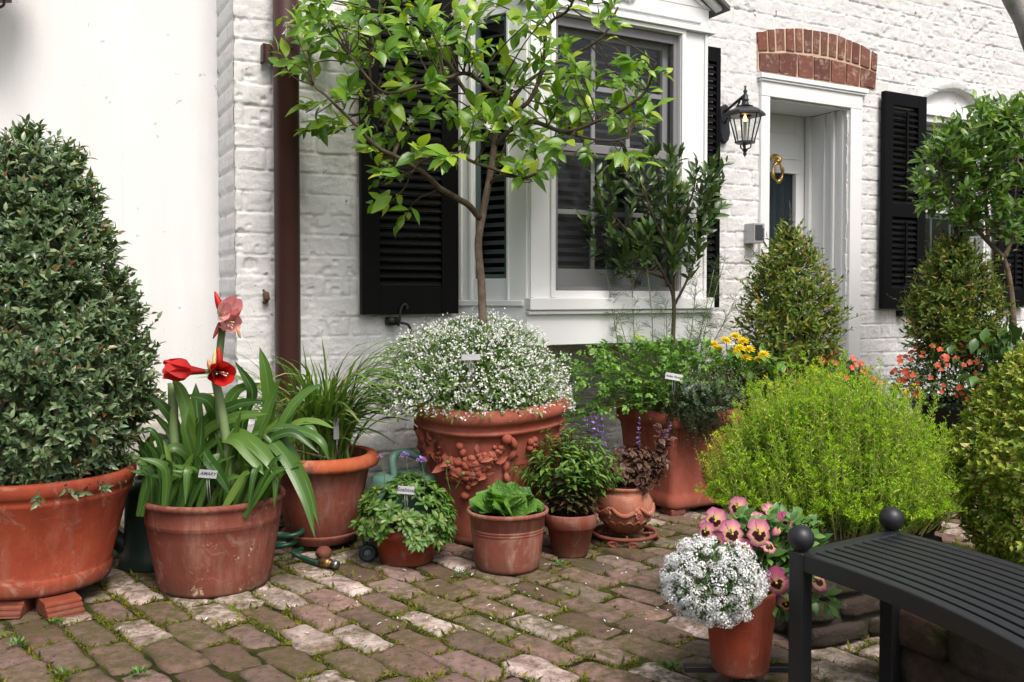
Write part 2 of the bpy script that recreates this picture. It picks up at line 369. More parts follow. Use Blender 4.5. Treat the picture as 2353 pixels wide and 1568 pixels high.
# ================================================================== white-painted brick house
def paint_mat(name, base, worn=.5, dirt=.5):
    g = NT(name); co = g.coord()
    c = g.mix(g.ramp(g.noise(3.2, 6, .62, co), [(.35, 0.), (.7, 1.)]), tuple(v*.90 for v in base), base)
    c = g.mix(g.math('MULTIPLY', g.ramp(g.noise(17, 7, .7, co), [(.55, 0.), (.72, 1.)]), worn*.55), c, (.50, .49, .475))
    c = g.mix(g.math('MULTIPLY', g.ramp(g.noise(29, 4, .55, co, .8), [(.685, 0.), (.70, 1.)]), .85*min(1, worn*1.6)), c, (.16, .12, .10))
    z = g.node('ShaderNodeSeparateXYZ'); g.l.new(co, z.inputs[0])
    low = g.math('MULTIPLY', g.ramp(z.outputs[2], [(.12, 1.), (.62, 0.)]), g.ramp(g.noise(4, 6, .65, co), [(.3, .25), (.6, 1.)]))
    c = g.mix(g.math('MULTIPLY', low, dirt), c, (.17, .16, .14))
    return g.done(g.pr(c, .68, g.bump(g.mix(.35, g.noise(55, 7, .75, co), g.noise(16, 6, .65, co, .4)), .85, .010), .22))
M_paint = paint_mat('painted_brick', (.77, .77, .765), .8, .9)
M_white = plain('white_woodwork', (.79, .80, .80), .42, .4, 0, .03, 3)
M_whitein = plain('white_sash', (.55, .57, .58), .5, .4)
M_black = plain('black_shutter_paint', (.0028, .0028, .003), .5, .12, 0, .25, 20, .05, 40)
M_iron = plain('black_iron', (.014, .014, .015), .5, .4, 0, .2, 30)
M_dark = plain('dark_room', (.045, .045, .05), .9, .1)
M_blind = plain('blind_slat', (.60, .62, .62), .6, .3)
M_tealframe = plain('green_grey_frame', (.09, .13, .13), .5, .4)
g = NT('window_glass'); fr = g.node('ShaderNodeFresnel', {'IOR': 1.5})
tr = g.node('ShaderNodeBsdfTransparent', {'Color': (.74, .78, .78, 1)}); gl = g.node('ShaderNodeBsdfGlossy', {'Roughness': .02, 'Color': (.9, .95, 1, 1)})
ms = g.node('ShaderNodeMixShader'); g.l.new(fr.outputs[0], ms.inputs[0]); g.l.new(tr.outputs[0], ms.inputs[1]); g.l.new(gl.outputs[0], ms.inputs[2]); M_glass = g.done(ms.outputs[0])
g = NT('insect_screen'); tr = g.node('ShaderNodeBsdfTransparent'); df = g.node('ShaderNodeBsdfDiffuse', {'Color': (.055, .055, .062, 1)})
ms = g.node('ShaderNodeMixShader'); ms.inputs[0].default_value = .36; g.l.new(tr.outputs[0], ms.inputs[1]); g.l.new(df.outputs[0], ms.inputs[2]); M_screen = g.done(ms.outputs[0])
M_scrframe = plain('grey_screen_frame', (.21, .20, .215), .45, .4)

house = thing('brick_house', 'white painted brick house wall with bay window, doorway and shuttered window', 'house', fac(-1.14, 0, 0))
TC = fpx(540, 600)[0]                      # left corner of the brickwork
# openings
dL, dR = fpx(1761, 400)[0], fpx(1946, 400)[0]; dTop = fpx(1946, 250)[1]
dOL, dOR = fpx(1741, 400)[0], fpx(1972, 400)[0]
wS0, wS1 = fpx(2012, 450)[0], fpx(2107, 450)[0]; wSt = fpx(2012, 212)[1]; wSb = fpx(2012, 709)[1]
wR0, wR1 = fpx(2268, 600)[0], fpx(2320, 600)[0]
wT, wB = fpx(2110, 262)[1], fpx(2110, 715)[1]
BT0, BT1, BT2, BT3, BWD = 0., .213, 1.384, 1.597, .3985
bzb = fpx(1300, 792, BWD)[1]; bzt = fpx(1625, 75, BWD)[1]; bze = fpx(1625, 22, BWD)[1]
# brick relief
tx = np.concatenate([np.arange(TC, 2.2, .0068), np.arange(2.2, 7.6, .0105)]); zz = np.arange(-.05, 4.0, .0068)
T, Z = np.meshgrid(tx, zz, indexing='ij')
CH = .100
wz = Z+.020*fbm(T*1.3, Z*1.3, 3)+.008*fbm(T*9, Z*9, 2)
rowi = np.floor(wz/CH).astype(int); rf = wz/CH-rowi
per = .405; xo = (rowi % 2)*per/2+(np.sin(rowi*12.9)*43758.5 % 1)*.06
xs = (T-TC+xo+.008*fbm(T*11+7, Z*11, 2)); ci = np.floor(xs/per).astype(int); xf = xs-ci*per
isS = xf < .27; bx = np.where(isS, xf, xf-.27); bl = np.where(isS, .27, .135); bid = ci*2+(~isS)
dj = np.minimum(np.minimum(bx, bl-bx), np.minimum(rf, 1-rf)*CH)
rb = _tab[(rowi*7+13) & 255, (bid*11+rowi*3) & 255]
soft = .6+.8*vn(T*2+50, Z*2)
rb2 = _tab[(rowi*5+3) & 255, (bid*7+rowi) & 255]; rb3 = _tab[(rowi*3+90) & 255, (bid*5+rowi) & 255]
vj = np.where((bx < .012) | (bl-bx < .012), .55, 1.)
hgt = .0075*np.clip(soft, .5, 1.3)*vj*sstep(-.0005, .0058, dj+.005*(vn(T*45, Z*45)-.5)+.003*(vn(T*13, Z*13)-.5))+.0045*(rb-.5)+(rf-.5)*.006*(rb2-.35)+(bx/bl-.5)*.005*(rb3-.5)+.004*fbm(T*5, Z*5, 3)+.008*fbm(T*21, Z*30, 5)
pit = sstep(.70, .78, vn(T*26+3, Z*30)) * sstep(.45, .7, vn(T*3, Z*3+8)); hgt -= .007*pit
# blind arch over the right-hand window
ac = (wS1+wR0)/2; ahw = (wR0-wS1)/2*1.0; zsp = wT+.05
yy = (Z-zsp)/.17+((T-ac)/ahw)**2
inside = (yy < 1) & (Z > zsp-.25) & (np.abs(T-ac) < ahw)
hgt = np.where(inside, -.045+.004*fbm(T*8, Z*8, 3), hgt+.012*np.exp(-((yy-1.25)/.22)**2)*(np.abs(T-ac) < ahw*1.2)*(Z > zsp))
V = FO+T[..., None]*UX+Z[..., None]*ZX+hgt[..., None]*NX
n1, n2 = T.shape; I = np.arange(n1*n2).reshape(n1, n2); Q = np.stack([I[:-1, :-1], I[1:, :-1], I[1:, 1:], I[:-1, 1:]], -1)
tm = (T[:-1, :-1]+T[1:, 1:])/2; zm = (Z[:-1, :-1]+Z[1:, 1:])/2
hole = ((tm > .06) & (tm < BT3-.06) & (zm > bzb+.12) & (zm < bzt-.05)) | ((tm > dL+.012) & (tm < dR-.012) & (zm < dTop-.01)) | ((tm > wS1+.02) & (tm < wR0-.02) & (zm > wB+.02) & (zm < wT-.02))
m = MB(); m.add(V.reshape(-1, 3), Q[~hole].reshape(-1, 4))
# left return of the brickwork
WREC = -.36
zr = np.arange(-.05, 4.0, .012); wr = np.linspace(.016, WREC-.05, 30); A, Zr = np.meshgrid(wr, zr, indexing='ij')
row2 = np.floor(Zr/CH).astype(int); rf2 = Zr/CH-row2; xx = (-A+(row2 % 2)*.1) % .2
h2 = .011*sstep(0, .016, np.minimum(np.minimum(xx, .2-xx), np.minimum(rf2, 1-rf2)*CH))+.008*fbm(A*9, Zr*9, 4)
V2 = fac(TC, 0, 0)+A[..., None]*NX+Zr[..., None]*ZX-(h2-.007)[..., None]*UX; a, b = A.shape; I = np.arange(a*b).reshape(a, b)
m.add(V2.reshape(-1, 3), np.stack([I[:-1, :-1], I[:-1, 1:], I[1:, 1:], I[1:, :-1]], -1).reshape(-1, 4))
m.build('wall', M_paint, house)
m = MB()                                   # rooms behind the openings
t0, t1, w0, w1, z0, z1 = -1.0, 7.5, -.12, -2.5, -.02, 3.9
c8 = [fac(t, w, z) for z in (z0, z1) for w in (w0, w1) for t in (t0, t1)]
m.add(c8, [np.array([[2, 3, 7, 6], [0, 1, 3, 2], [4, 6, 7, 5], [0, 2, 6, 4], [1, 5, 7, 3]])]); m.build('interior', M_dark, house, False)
# ------------------------------------------------------------------ bay window
bay = MB()
def bpoly(w_in=0., t_in=0.): return [(BT0+t_in, 0), (BT1+t_in*.5, BWD-w_in), (BT2-t_in*.5, BWD-w_in), (BT3-t_in, 0)]
fL, fR = fpx(1276, 300, BWD)[0], fpx(1563, 300, BWD)[0]; fT = fpx(1563, 80, BWD)[1]; fB = fpx(1450, 668, BWD)[1]
zs0, zs1 = fpx(1300, 712, BWD+.045)[1], fpx(1300, 684, BWD+.045)[1]
def prism_z(mb, poly, z0, z1): return mb.prism(poly, UX, NX, fac(0, 0, z0), ZX*(z1-z0))
prism_z(bay, bpoly(), bzb, zs0+.012)       # apron
prism_z(bay, bpoly(), bzt-.012, bze)       # entablature
# front: casings either side of the opening
TH = .09
bay.fbox(BT1+.010, fL, BWD-TH, BWD, zs0+.012, bzt-.012); bay.fbox(fR, BT2-.010, BWD-TH, BWD, zs0+.012, bzt-.012)
bay.fbox(fL, fR, BWD-TH, BWD, zs0+.012, fB); bay.fbox(fL, fR, BWD-TH, BWD, fT, bzt-.012)
for (a, b) in ((fL-.030, fL-.003), (fR+.003, fR+.030), (BT1+.014, BT1+.034), (BT2-.034, BT2-.014)): bay.fbox(a, b, BWD, BWD+.012, zs1+.002, bzt-.014)
bay.fbox(fL-.029, fR+.029, BWD+.001, BWD+.013, fT+.004, fT+.030)
# canted side faces
def cface(Pa, Pb):
    d = Pb-Pa; L = np.linalg.norm(d); d = d/L; nn = np.cross(d, ZX); nn = nn if np.dot(nn, np.array([Pa[0], Pa[1], 0])) < 0 else -nn
    return Pa, d, nn, L
CA, CDV, CN, CL = cface(fac(BT0, 0, 0), fac(BT1, BWD, 0))
def cbox(mb, a, b, w0, w1, z0, z1): return mb.box(CA+CDV*(a+b)/2+CN*(w0+w1)/2+ZX*(z0+z1)/2, b-a, w1-w0, z1-z0, CDV, CN, ZX)
cg0, cg1 = CL*.27, CL*.72                  # narrow side light
cT = hz(42, 4.7); cB = hz(640, 4.7); cP = hz(690, 4.7)
cbox(bay, 0.0, cg0, -.06, 0, zs0+.012, bzt-.012); cbox(bay, cg1, CL-.004, -.06, 0, zs0+.012, bzt-.012)
cbox(bay, cg0, cg1, -.06, 0, zs0+.012, cB); cbox(bay, cg0, cg1, -.06, 0, cT, bzt-.012)
for (a, b) in ((.03, .05), (cg0-.026, cg0-.006), (cg1+.006, cg1+.020)): cbox(bay, a, b, .0, .010, cP+.001, bzt-.013)
cbox(bay, .012, CL-.02, .001, .014, cP-.028, cP)
prism_z(bay, [(BT2+.004, BWD-.03), (BT3-.02, 0), (BT3-.06, 0), (BT2-.06, BWD-.03)], zs0+.012, bzt-.012)   # far cheek
bw = bay.build('bay_window', M_white, house, False, .003)
m = MB(); m.fbox(BT1-.006, BT2+.016, BWD-.02, BWD+.045, zs0, zs1); m.fbox(BT1-.006, BT2+.014, BWD-.02, BWD+.03, zs0-.022, zs0-.002)
m.build('sill', M_white, bw, False, .005)
m = MB()                                   # pediment: cornice, tympanum, raking boards and roof
zc = bze; ov = .055; ap = .34
m.fbox(BT1-.03, BT2+.03, BWD-.05, BWD+.028, bzt-.010, bzt+.014)
tri = [(BT1-.02, zc+.001), (BT2+.02, zc+.001), ((BT1+BT2)/2, zc+ap)]
m.prism(tri, UX, ZX, fac(0, .02, 0), NX*(BWD-.018))
for sgn in (-1, 1):                        # raking mouldings
    mid = (BT1+BT2)/2; half = (BT2-BT1)/2
    for (o1, th, wd) in ((.0, .028, .05), (.052, .014, .012)):
        e = half+.05-o1*1.9; z_ = zc-.012+o1*.35
        poly = [(mid+sgn*e, z_), (mid+sgn*e, z_+th), (mid, z_+th+ap*e/half), (mid, z_+ap*e/half)]
        m.prism(poly, UX, ZX, fac(0, BWD+.002, 0), NX*wd)
m.fbox(BT1+.06, BT2-.06, BWD+.003, BWD+.013, zc-.085, zc-.07); m.build('pediment', M_white, bw, False, .003)
m = MB()
for sgn in (-1, 1):
    mid = (BT1+BT2)/2; half = (BT2-BT1)/2; e = half+.085
    poly = [(mid+sgn*e, zc-.012), (mid+sgn*e, zc+.012), (mid, zc+.050+ap*e/half), (mid, zc+.026+ap*e/half)]
    m.prism(poly, UX, ZX, fac(0, .03, 0), NX*(BWD+.05))
m.build('roof', plain('bay_roof_metal', (.10, .095, .09), .5, .4), bw, False)
m = MB(); cx, cz = fpx(1432, 2, BWD)
for k in range(26):
    a = rng.uniform(0, 6.28); r_ = rng.uniform(0, 1)
    m.sphere(fac(cx+math.cos(a)*r_*.075, BWD+.008, cz+.03+math.sin(a)*r_*.032), rng.uniform(.010, .02), 8, 6)
m.build('ornament', M_white, bw)
def slats(mb, pf, z0, z1, half, d, nn, pitch=.047, wd=.046, tilt=.5):
    z = z0+.03
    while z < z1-.015:
        a = nn*math.cos(tilt)-ZX*math.sin(tilt); up = np.cross(d, a); mb.box(pf(z), 2*half, wd, .004, d, a, up if up[2] > 0 else -up); z += pitch
# front sashes, screen and blinds
sw = BWD-.045; zmeet = fpx(1430, 350, BWD-.04)[1]; zmid = fpx(1360, 487, BWD-.04)[1]; zmu = (fT+zmeet)/2+.0
m = MB()
for (a, b) in ((fL, fL+.030), (fR-.030, fR)): m.fbox(a, b, BWD-.05, BWD-.022, fB, fT)
m.fbox(fL+.03, fR-.03, BWD-.05, BWD-.022, fT-.05, fT); m.fbox(fL+.03, fR-.03, BWD-.05, BWD-.022, fB, fB+.020); m.fbox(fL+.03, fR-.03, BWD-.052, BWD-.020, zmeet-.022, zmeet+.022)
m.build('screen_frame', M_scrframe, bw, False, .003)
m = MB(); a0 = sw-.055
for (za, zb_) in ((fB+.015, zmeet), (zmeet, fT-.04)):
    w_ = a0 if za < zmeet else a0+.001
    m.fbox(fL+.026, fL+.062, w_-.02, w_+.02, za, zb_); m.fbox(fR-.062, fR-.026, w_-.02, w_+.02, za, zb_)
    m.fbox(fL+.062, fR-.062, w_-.02, w_+.02, zb_-.035, zb_); m.fbox(fL+.062, fR-.062, w_-.02, w_+.02, za, za+(.10 if za < zmeet else .035))
    zc_ = zmid if za < zmeet else zmu
    m.fbox(fL+.062, fR-.062, w_-.012, w_+.014, zc_-.013, zc_+.013)
    for k in (1, 2):
        tt = fL+.062+(fR-fL-.124)*k/3; m.fbox(tt-.012, tt+.012, w_-.010, w_+.012, za+.04, zb_-.036)
m.build('sash', M_whitein, bw, False, .002)
m = MB(); m.add([fac(fL+.05, a0, fB+.05), fac(fR-.05, a0, fB+.05), fac(fR-.05, a0, fT-.05), fac(fL+.05, a0, fT-.05)], [[[0, 1, 2, 3]]]); m.build('glass', M_glass, bw, False)
m = MB(); q = BWD-.034; m.add([fac(fL+.02, q, fB+.015), fac(fR-.02, q, fB+.015), fac(fR-.02, q, fT-.02), fac(fL+.02, q, fT-.02)], [[[0, 1, 2, 3]]]); m.build('insect_screen', M_screen, bw, False)
m = MB(); slats(m, lambda z: fac((fL+fR)/2, a0-.10, z), fB+.05, fT-.03, (fR-fL)/2-.03, UX, NX); m.build('blind', M_blind, bw, False)
m = MB()
for (a, b) in ((cg0, cg0+.022), (cg1-.022, cg1)): cbox(m, a, b, -.05, -.016, cB, cT)
cbox(m, cg0+.022, cg1-.022, -.05, -.016, cT-.03, cT); cbox(m, cg0+.022, cg1-.022, -.05, -.016, cB, cB+.022); m.build('side_sash', M_tealframe, bw, False, .002)
m = MB(); cc = lambda a, w, z: CA+CDV*a+CN*w+ZX*z
m.add([cc(cg0+.01, -.034, cB+.01), cc(cg1-.01, -.034, cB+.01), cc(cg1-.01, -.034, cT-.01), cc(cg0+.01, -.034, cT-.01)], [[[0, 1, 2, 3]]]); m.build('side_glass', M_glass, bw, False)
m = MB(); slats(m, lambda z: CA+CDV*(cg0+cg1)/2-CN*.10+ZX*z, cB+.02, cT-.02, (cg1-cg0)/2+.03, CDV, CN); m.build('side_blind', M_blind, bw, False)
# ------------------------------------------------------------------ louvred shutters
def shutter(t0, t1, z0, z1, o, d, nn, zmid=None, cols=1, latch=0.5, label=None):
    """stiles, rails and tilted louvres; o + d*t + nn*w"""
    P = lambda t, w, z: o+d*t+nn*w+ZX*z
    m = MB(); TH = .038; W0 = .035
    bx_ = lambda a, b, w0, w1, za, zb_: m.box(P((a+b)/2, (w0+w1)/2, (za+zb_)/2), b-a, w1-w0, zb_-za, d, nn, ZX)
    st = min(.095, (t1-t0)*.2); zmid = (z0+z1)/2 if zmid is None else zmid
    bx_(t0, t0+st, W0, W0+TH, z0, z1); bx_(t1-st, t1, W0, W0+TH, z0, z1)
    bx_(t0+st, t1-st, W0+.001, W0+TH-.001, z0, z0+.14); bx_(t0+st, t1-st, W0+.001, W0+TH-.001, z1-.09, z1); bx_(t0+st, t1-st, W0+.001, W0+TH-.001, zmid-.045, zmid+.045)
    for (za, zb_) in ((z0+.14, zmid-.045), (zmid+.045, z1-.09)):
        z = za+.02
        while z < zb_-.008:
            a = nn*math.cos(.95)-ZX*math.sin(.95); up = np.cross(d, a); up = up if up[2] > 0 else -up
            m.box(P((t0+t1)/2, W0+TH/2, z), t1-t0-2*st+.01, .048, .007, d, a, up); z += .042
        if t1-t0 > .3 and cols: bx_((t0+t1)/2-.010, (t0+t1)/2+.010, W0+TH+.004, W0+TH+.016, za+.03, zb_-.03)
    s = m.build('shutter', M_black, house, False, .003)
    if latch:
        m = MB(); tl = t0+(t1-t0)*latch; wl = W0+TH+.012
        th = np.linspace(0, 1, 22); pts = [P(tl, wl, z0-.035-.0)]+[P(tl-.0, wl, z0+.0+.02*k) for k in (0, 1)]
        m.tube(spline([P(tl, wl-.01, z0-.06), P(tl+.004, wl, z0-.02), P(tl+.01, wl, z0+.025), P(tl+.028, wl, z0+.05), P(tl+.045, wl, z0+.04), P(tl+.04, wl, z0+.024)], 6), .007, 6)
        m.tube(spline([P(tl, wl-.01, z0-.04), P(tl+.05, wl, z0-.055), P(tl+.062, wl, z0-.10), P(tl+.05, wl, z0-.145), P(tl+.022, wl, z0-.15), P(tl+.02, wl, z0-.128), P(tl+.034, wl, z0-.125)], 6), .0075, 6)
        m.box(P(tl-.02, .03, z0-.035), .05, .06, .04, d, nn, ZX); m.build('latch', M_iron, s)
    return s
sl0, sl1 = fpx(820, 500)[0], fpx(1040, 500)[0]
shutter(sl0, sl1, fpx(820, 722)[1], bzt+.12, FO, UX, NX, None, 0, .36)
shutter(BT3+.005, fpx(1638, 400)[0]-.004, fpx(1635, 706)[1], fpx(1635, 116)[1], FO, UX, NX, None, 0, 0)
shutter(wS0, wS1, wSb, wSt, FO, UX, NX, fpx(2050, 486)[1], 1, .62)
shutter(wR0+.03, wR0+.42, wSb, wSt, FO, UX, NX, fpx(2050, 486)[1], 1, .10)
# ------------------------------------------------------------------ right-hand sash window
m = MB(); a, b = wS1, wR0
for (t0, t1) in ((a, a+.045), (b-.045, b)): m.fbox(t0, t1, -.12, .0, wB, wT)
m.fbox(a+.045, b-.045, -.12, .0, wT-.045, wT); m.fbox(a-.03, b+.03, -.12, .022, wT+.001, wT+.05); m.fbox(a-.02, b+.02, -.1, .012, wT+.051, wT+.075)
win = m.build('window', M_white, house, False, .003)
m = MB(); m.fbox(a-.04, b+.04, -.12, .06, wB-.075, wB-.001); m.build('sill', M_white, win, False, .004)
m = MB(); zme = fpx(2150, 483)[1]-.01
for (za, zb_, w_) in ((wB, zme, -.10), (zme, wT-.045, -.075)):
    m.fbox(a+.045, a+.085, w_-.02, w_+.0, za, zb_); m.fbox(b-.085, b-.045, w_-.02, w_+.0, za, zb_); m.fbox(a+.085, b-.085, w_-.02, w_, zb_-.04, zb_); m.fbox(a+.085, b-.085, w_-.02, w_, za, za+.05)
    m.fbox(a+.085, b-.085, w_-.016, w_-.004, (za+zb_)/2-.01, (za+zb_)/2+.01)
    for k in (1, 2): tt = a+.085+(b-a-.17)*k/3; m.fbox(tt-.010, tt+.010, w_-.017, w_-.005, za+.05, zb_-.04)
m.build('sash', M_whitein, win, False, .002)
m = MB(); m.add([fac(a+.06, -.09, wB), fac(b-.06, -.09, wB), fac(b-.06, -.09, wT-.05), fac(a+.06, -.09, wT-.05)], [[[0, 1, 2, 3]]]); m.build('glass', M_glass, win, False)
# ------------------------------------------------------------------ doorway
DD = -.36
m = MB(); zt = dTop; zht = fpx(1741, 170)[1]
m.fbox(dOL, dL, DD, .030, -.04, zt+.0); m.fbox(dR, dOR, -.10, .030, -.04, zt+.0); m.fbox(dOL, dOR, -.10, .031, zt+.001, zht-.03)
m.fbox(dOL-.02, dOR+.04, -.02, .05, zht-.03, zht); m.fbox(dOL-.01, dOR+.02, -.02, .042, zht-.045, zht-.031)
m.fbox(dR, dR+.06, DD, -.102, -.04, zt); m.fbox(dL, dR, DD-.02, -.101, zt+.002, zt+.05)
for (w0, w1, d_) in ((-.06, -.03, .012), (-.125, -.10, .02), (-.20, -.19, .012), (DD+.01, DD+.05, .03)): m.fbox(dR-d_, dR+.001, w0, w1, -.04, zt-.001)
df = m.build('door_frame', M_white, house, False, .003)
m = MB(); za = -.02; gT = fpx(1800, 398, DD)[1]; g0, g1 = fpx(1772, 450, DD)[0], fpx(1826, 450, DD)[0]; gm0 = g0-.10
m.fbox(dL-.0, gm0, DD-.045, DD, za, zt); m.fbox(g1, dR, DD-.045, DD, za, zt); m.fbox(gm0, g1, DD-.045, DD, gT, zt); m.fbox(gm0, g1, DD-.045, DD, za, .55)
m.fbox(gm0-.03, g1+.03, DD, DD+.012, gT, gT+.028); m.fbox(g1, g1+.022, DD, DD+.012, .5, gT-.001)
z1_ = zt-.10; m.fbox(gm0, g1+.06, DD+.0, DD+.008, gT+.10, gT+.112); m.fbox(gm0, g1+.06, DD, DD+.008, z1_-.03, z1_-.018); m.fbox(g1+.045, g1+.057, DD, DD+.007, gT+.113, z1_-.031)
door = m.build('door', M_white, house, False, .003)
m = MB(); m.fbox(gm0, g1, DD-.03, DD-.022, .55, gT); m.build('glass_panel', plain('dark_door_glass', (.012, .022, .028), .05, .6), door, False)
m = MB(); kt, kz = fpx(1772, 388, DD)
th = np.linspace(0, 2*math.pi, 25); kw = DD+.05
m.tube([fac(kt+.002+.052*math.cos(a_)*.9, kw+.01, kz-.03+.062*math.sin(a_)) for a_ in th], .010+.004*np.sin(th*4), 8, False)
m.tube(spline([fac(kt-.01, DD, kz+.075), fac(kt, DD+.035, kz+.085), fac(kt+.02, DD+.06, kz+.06), fac(kt+.01, DD+.055, kz+.035)], 6), .016, 8)
m.sphere(fac(kt+.005, DD+.055, kz+.045), .024, 12, 8); m.sphere(fac(kt+.005, kw+.015, kz-.095), .017, 12, 8)
m.build('knocker', plain('brass', (.62, .42, .13), .28, .5, 1.), door)
m = MB(); m.fbox(dL-.1, dR+.1, DD-.1, .12, .0, .07); m.build('doorstep', plain('door_step_stone', (.3, .29, .27), .8), house, False, .006)
# exposed brick arch over the door
aL, aR = fpx(1737, 120)[0], fpx(2009, 170)[0]; z00 = fpx(1745, 160)[1]; z11 = fpx(1733, 74)[1]; z00 = min(z00, fpx(2000, 207)[1]); ri_ = .085
m = MB(); arc = lambda s: 4*s*(1-s)*ri_
S = np.linspace(0, 1, 25); pb = [(aL+(aR-aL)*s, z00+.004) for s in S]; pt_ = [(aL+(aR-aL)*s, z11-.004+arc(s)) for s in S[::-1]]
m.prism(pb+pt_, UX, ZX, fac(0, -.03, 0), NX*.045); ba = m.build('brick_arch', plain('lime_mortar', (.56, .42, .31), .9, .1, 0, .25, 25, .5, 60), house, False)
m = MB(); zmid_ = z00+(z11-z00)*.46
def vous(s0, s1, f0, f1, w):
    q = []
    for (s, f) in ((s0, f0), ((s0+s1)/2, f0), (s1, f0), (s1, f1), ((s0+s1)/2, f1), (s0, f1)):
        q.append((aL+(aR-aL)*(s+rng.normal(0, .002))+(s-.5)*.05*(f-.5), z00+(z11-z00)*f+arc(s)*min(1, f*1.05)+rng.normal(0, .002)))
    m.prism(q, UX, ZX, fac(0, .001, 0), NX*w)
cuts = np.linspace(0, 1, 15)+np.concatenate([[0], rng.normal(0, .007, 13), [0]])
for k in range(14): vous(cuts[k]+.007, cuts[k+1]-.007, .52, .985, .021+rng.normal(0, .0015))
cuts = np.linspace(0, 1, 8)+np.concatenate([[0], rng.normal(0, .012, 6), [0]])
for k in range(7): vous(cuts[k]+.006, cuts[k+1]-.006, .03, .46, .024+rng.normal(0, .0015))
g = NT('old_red_brick'); co = g.coord(); r_i = g.node('ShaderNodeNewGeometry').outputs['Random Per Island']
c = g.ramp(r_i, [(0, (.12, .050, .040)), (.3, (.21, .085, .062)), (.6, (.15, .070, .054)), (1, (.25, .115, .085))])
c = g.mix(g.ramp(g.noise(19, 8, .75, co, .6), [(.52, 0.), (.66, .7)]), c, (.52, .40, .31)); c = g.mix(g.ramp(g.noise(45, 4, .6, co), [(.55, 0.), (.7, .5)]), c, (.08, .04, .03))
m.build('arch_bricks', g.done(g.pr(c, .85, g.bump(g.noise(60, 6, .7, co), .8, .008), .2)), ba, False, .004)
# ================================================================== stucco wall at left
swall = thing('stucco_wall', 'smooth white stucco wall behind the big clipped shrub at left', 'wall', fac(TC-1.5, WREC, 0))
g = NT('white_stucco'); co = g.coord()
mp = g.node('ShaderNodeMapping'); g.l.new(co, mp.inputs[0]); mp.inputs['Scale'].default_value = (9, 9, .9)
c = g.mix(g.math('MULTIPLY', g.ramp(g.noise(1, 6, .6, mp.outputs[0]), [(.45, 0.), (.75, 1.)]), .32), (.79, .79, .78), (.63, .625, .605))
c = g.mix(g.ramp(g.noise(23, 4, .5, co, .5), [(.70, 0.), (.73, .5)]), c, (.35, .33, .3))
M_stucco = g.done(g.pr(c, .8, g.bump(g.mix(.4, g.noise(90, 6, .65, co), g.noise(7, 4, .5, co)), .3, .006), .2))
zl = fpx(440, 905, WREC)[1]; ts = fpx(281, 500, WREC)[0]
def sheet(t0, t1, z0, z1, w, amp, st=.03):
    T_, Z_ = np.meshgrid(np.arange(t0, t1+st, st).clip(t0, t1), np.arange(z0, z1+st, st).clip(z0, z1), indexing='ij'); h_ = w+amp*fbm(T_*2, Z_*2, 4)
    V_ = FO+T_[..., None]*UX+Z_[..., None]*ZX+h_[..., None]*NX; a, b = T_.shape; I = np.arange(a*b).reshape(a, b)
    return V_.reshape(-1, 3), np.stack([I[:-1, :-1], I[1:, :-1], I[1:, 1:], I[:-1, 1:]], -1).reshape(-1, 4)
m = MB(); m.add(*sheet(ts, TC+.03, zl, 4.0, WREC, .012)); m.fbox(ts, TC+.02, WREC-.2, WREC-.012, 0, 4.0); m.build('wall_panel', M_stucco, swall)
m = MB(); m.add(*sheet(-5, ts, zl, 4.0, WREC+.014, .012)); m.fbox(ts-.004, ts-.0005, WREC-.01, WREC+.013, zl, 4); m.build('wall_panel', M_stucco, swall)
m = MB(); T_, Z_ = np.meshgrid(np.arange(-5, TC+.03, .014), np.arange(-.05, zl+.012, .012), indexing='ij')
rw = np.floor(Z_/CH).astype(int); rr = Z_/CH-rw; x_ = (T_+(rw % 2)*.14) % .28
h_ = WREC+.022+.010*sstep(0, .016, np.minimum(np.minimum(x_, .28-x_), np.minimum(rr, 1-rr)*CH))+.014*fbm(T_*7, Z_*7, 4)
h_ = np.where(Z_ > zl-.006, WREC-.02, h_)
V_ = FO+T_[..., None]*UX+Z_[..., None]*ZX+h_[..., None]*NX; a, b = T_.shape; I = np.arange(a*b).reshape(a, b)
m.add(V_.reshape(-1, 3), np.stack([I[:-1, :-1], I[1:, :-1], I[1:, 1:], I[:-1, 1:]], -1).reshape(-1, 4)); m.build('plinth', paint_mat('plinth_paint', (.66, .63, .56), .8, .55), swall)
# ================================================================== downspout
M_pipe = plain('brown_pipe', (.062, .024, .021), .42, .4, 0, .22, 9, .06, 80)
pl, pr_ = fpx(626, 400, .07)[0], fpx(688, 400, .07)[0]; pc_ = (pl+pr_)/2; prr = (pr_-pl)/2*.93
ds = thing('downspout', 'dark brown downspout pipe against the white brick wall', 'downspout', fac(pc_, .085, 0))
m = MB(); zj = [fpx(657, 133, .07)[1]]
m.lathe([(prr, .05), (prr, zj[0]-.02), (prr*1.04, zj[0]-.018), (prr*1.04, zj[0]+.02), (prr*1.0, zj[0]+.03), (prr, 4.0)], fac(pc_, .085, 0), 32); m.build('pipe', M_pipe, ds)
m = MB(); zb_ = fpx(657, 122, .07)[1]; m.lathe([(prr*1.04, -.045), (prr*1.10, -.045), (prr*1.10, .04), (prr*1.04, .04)], fac(pc_, .085, zb_), 32)
tb = fpx(598, 125)[0]; m.fbox(tb, pc_-prr*.9, .05, .062, zb_-.045, zb_+.035); m.fbox(tb, tb+.012, .0, .062, zb_-.046, zb_+.036)
br = m.build('bracket', M_pipe, ds, False)
for dt in (-.78, .12): m = MB(); m.sphere(fac(pc_+dt*prr, .085+prr*math.sqrt(max(0, 1.15-dt*dt)), zb_+.004), .008, 8, 6); m.build('bolt', M_iron, br)
m = MB(); m.sphere(fac(tb+.035, .064, zb_+.003), .008, 8, 6); m.build('bolt', M_iron, br)
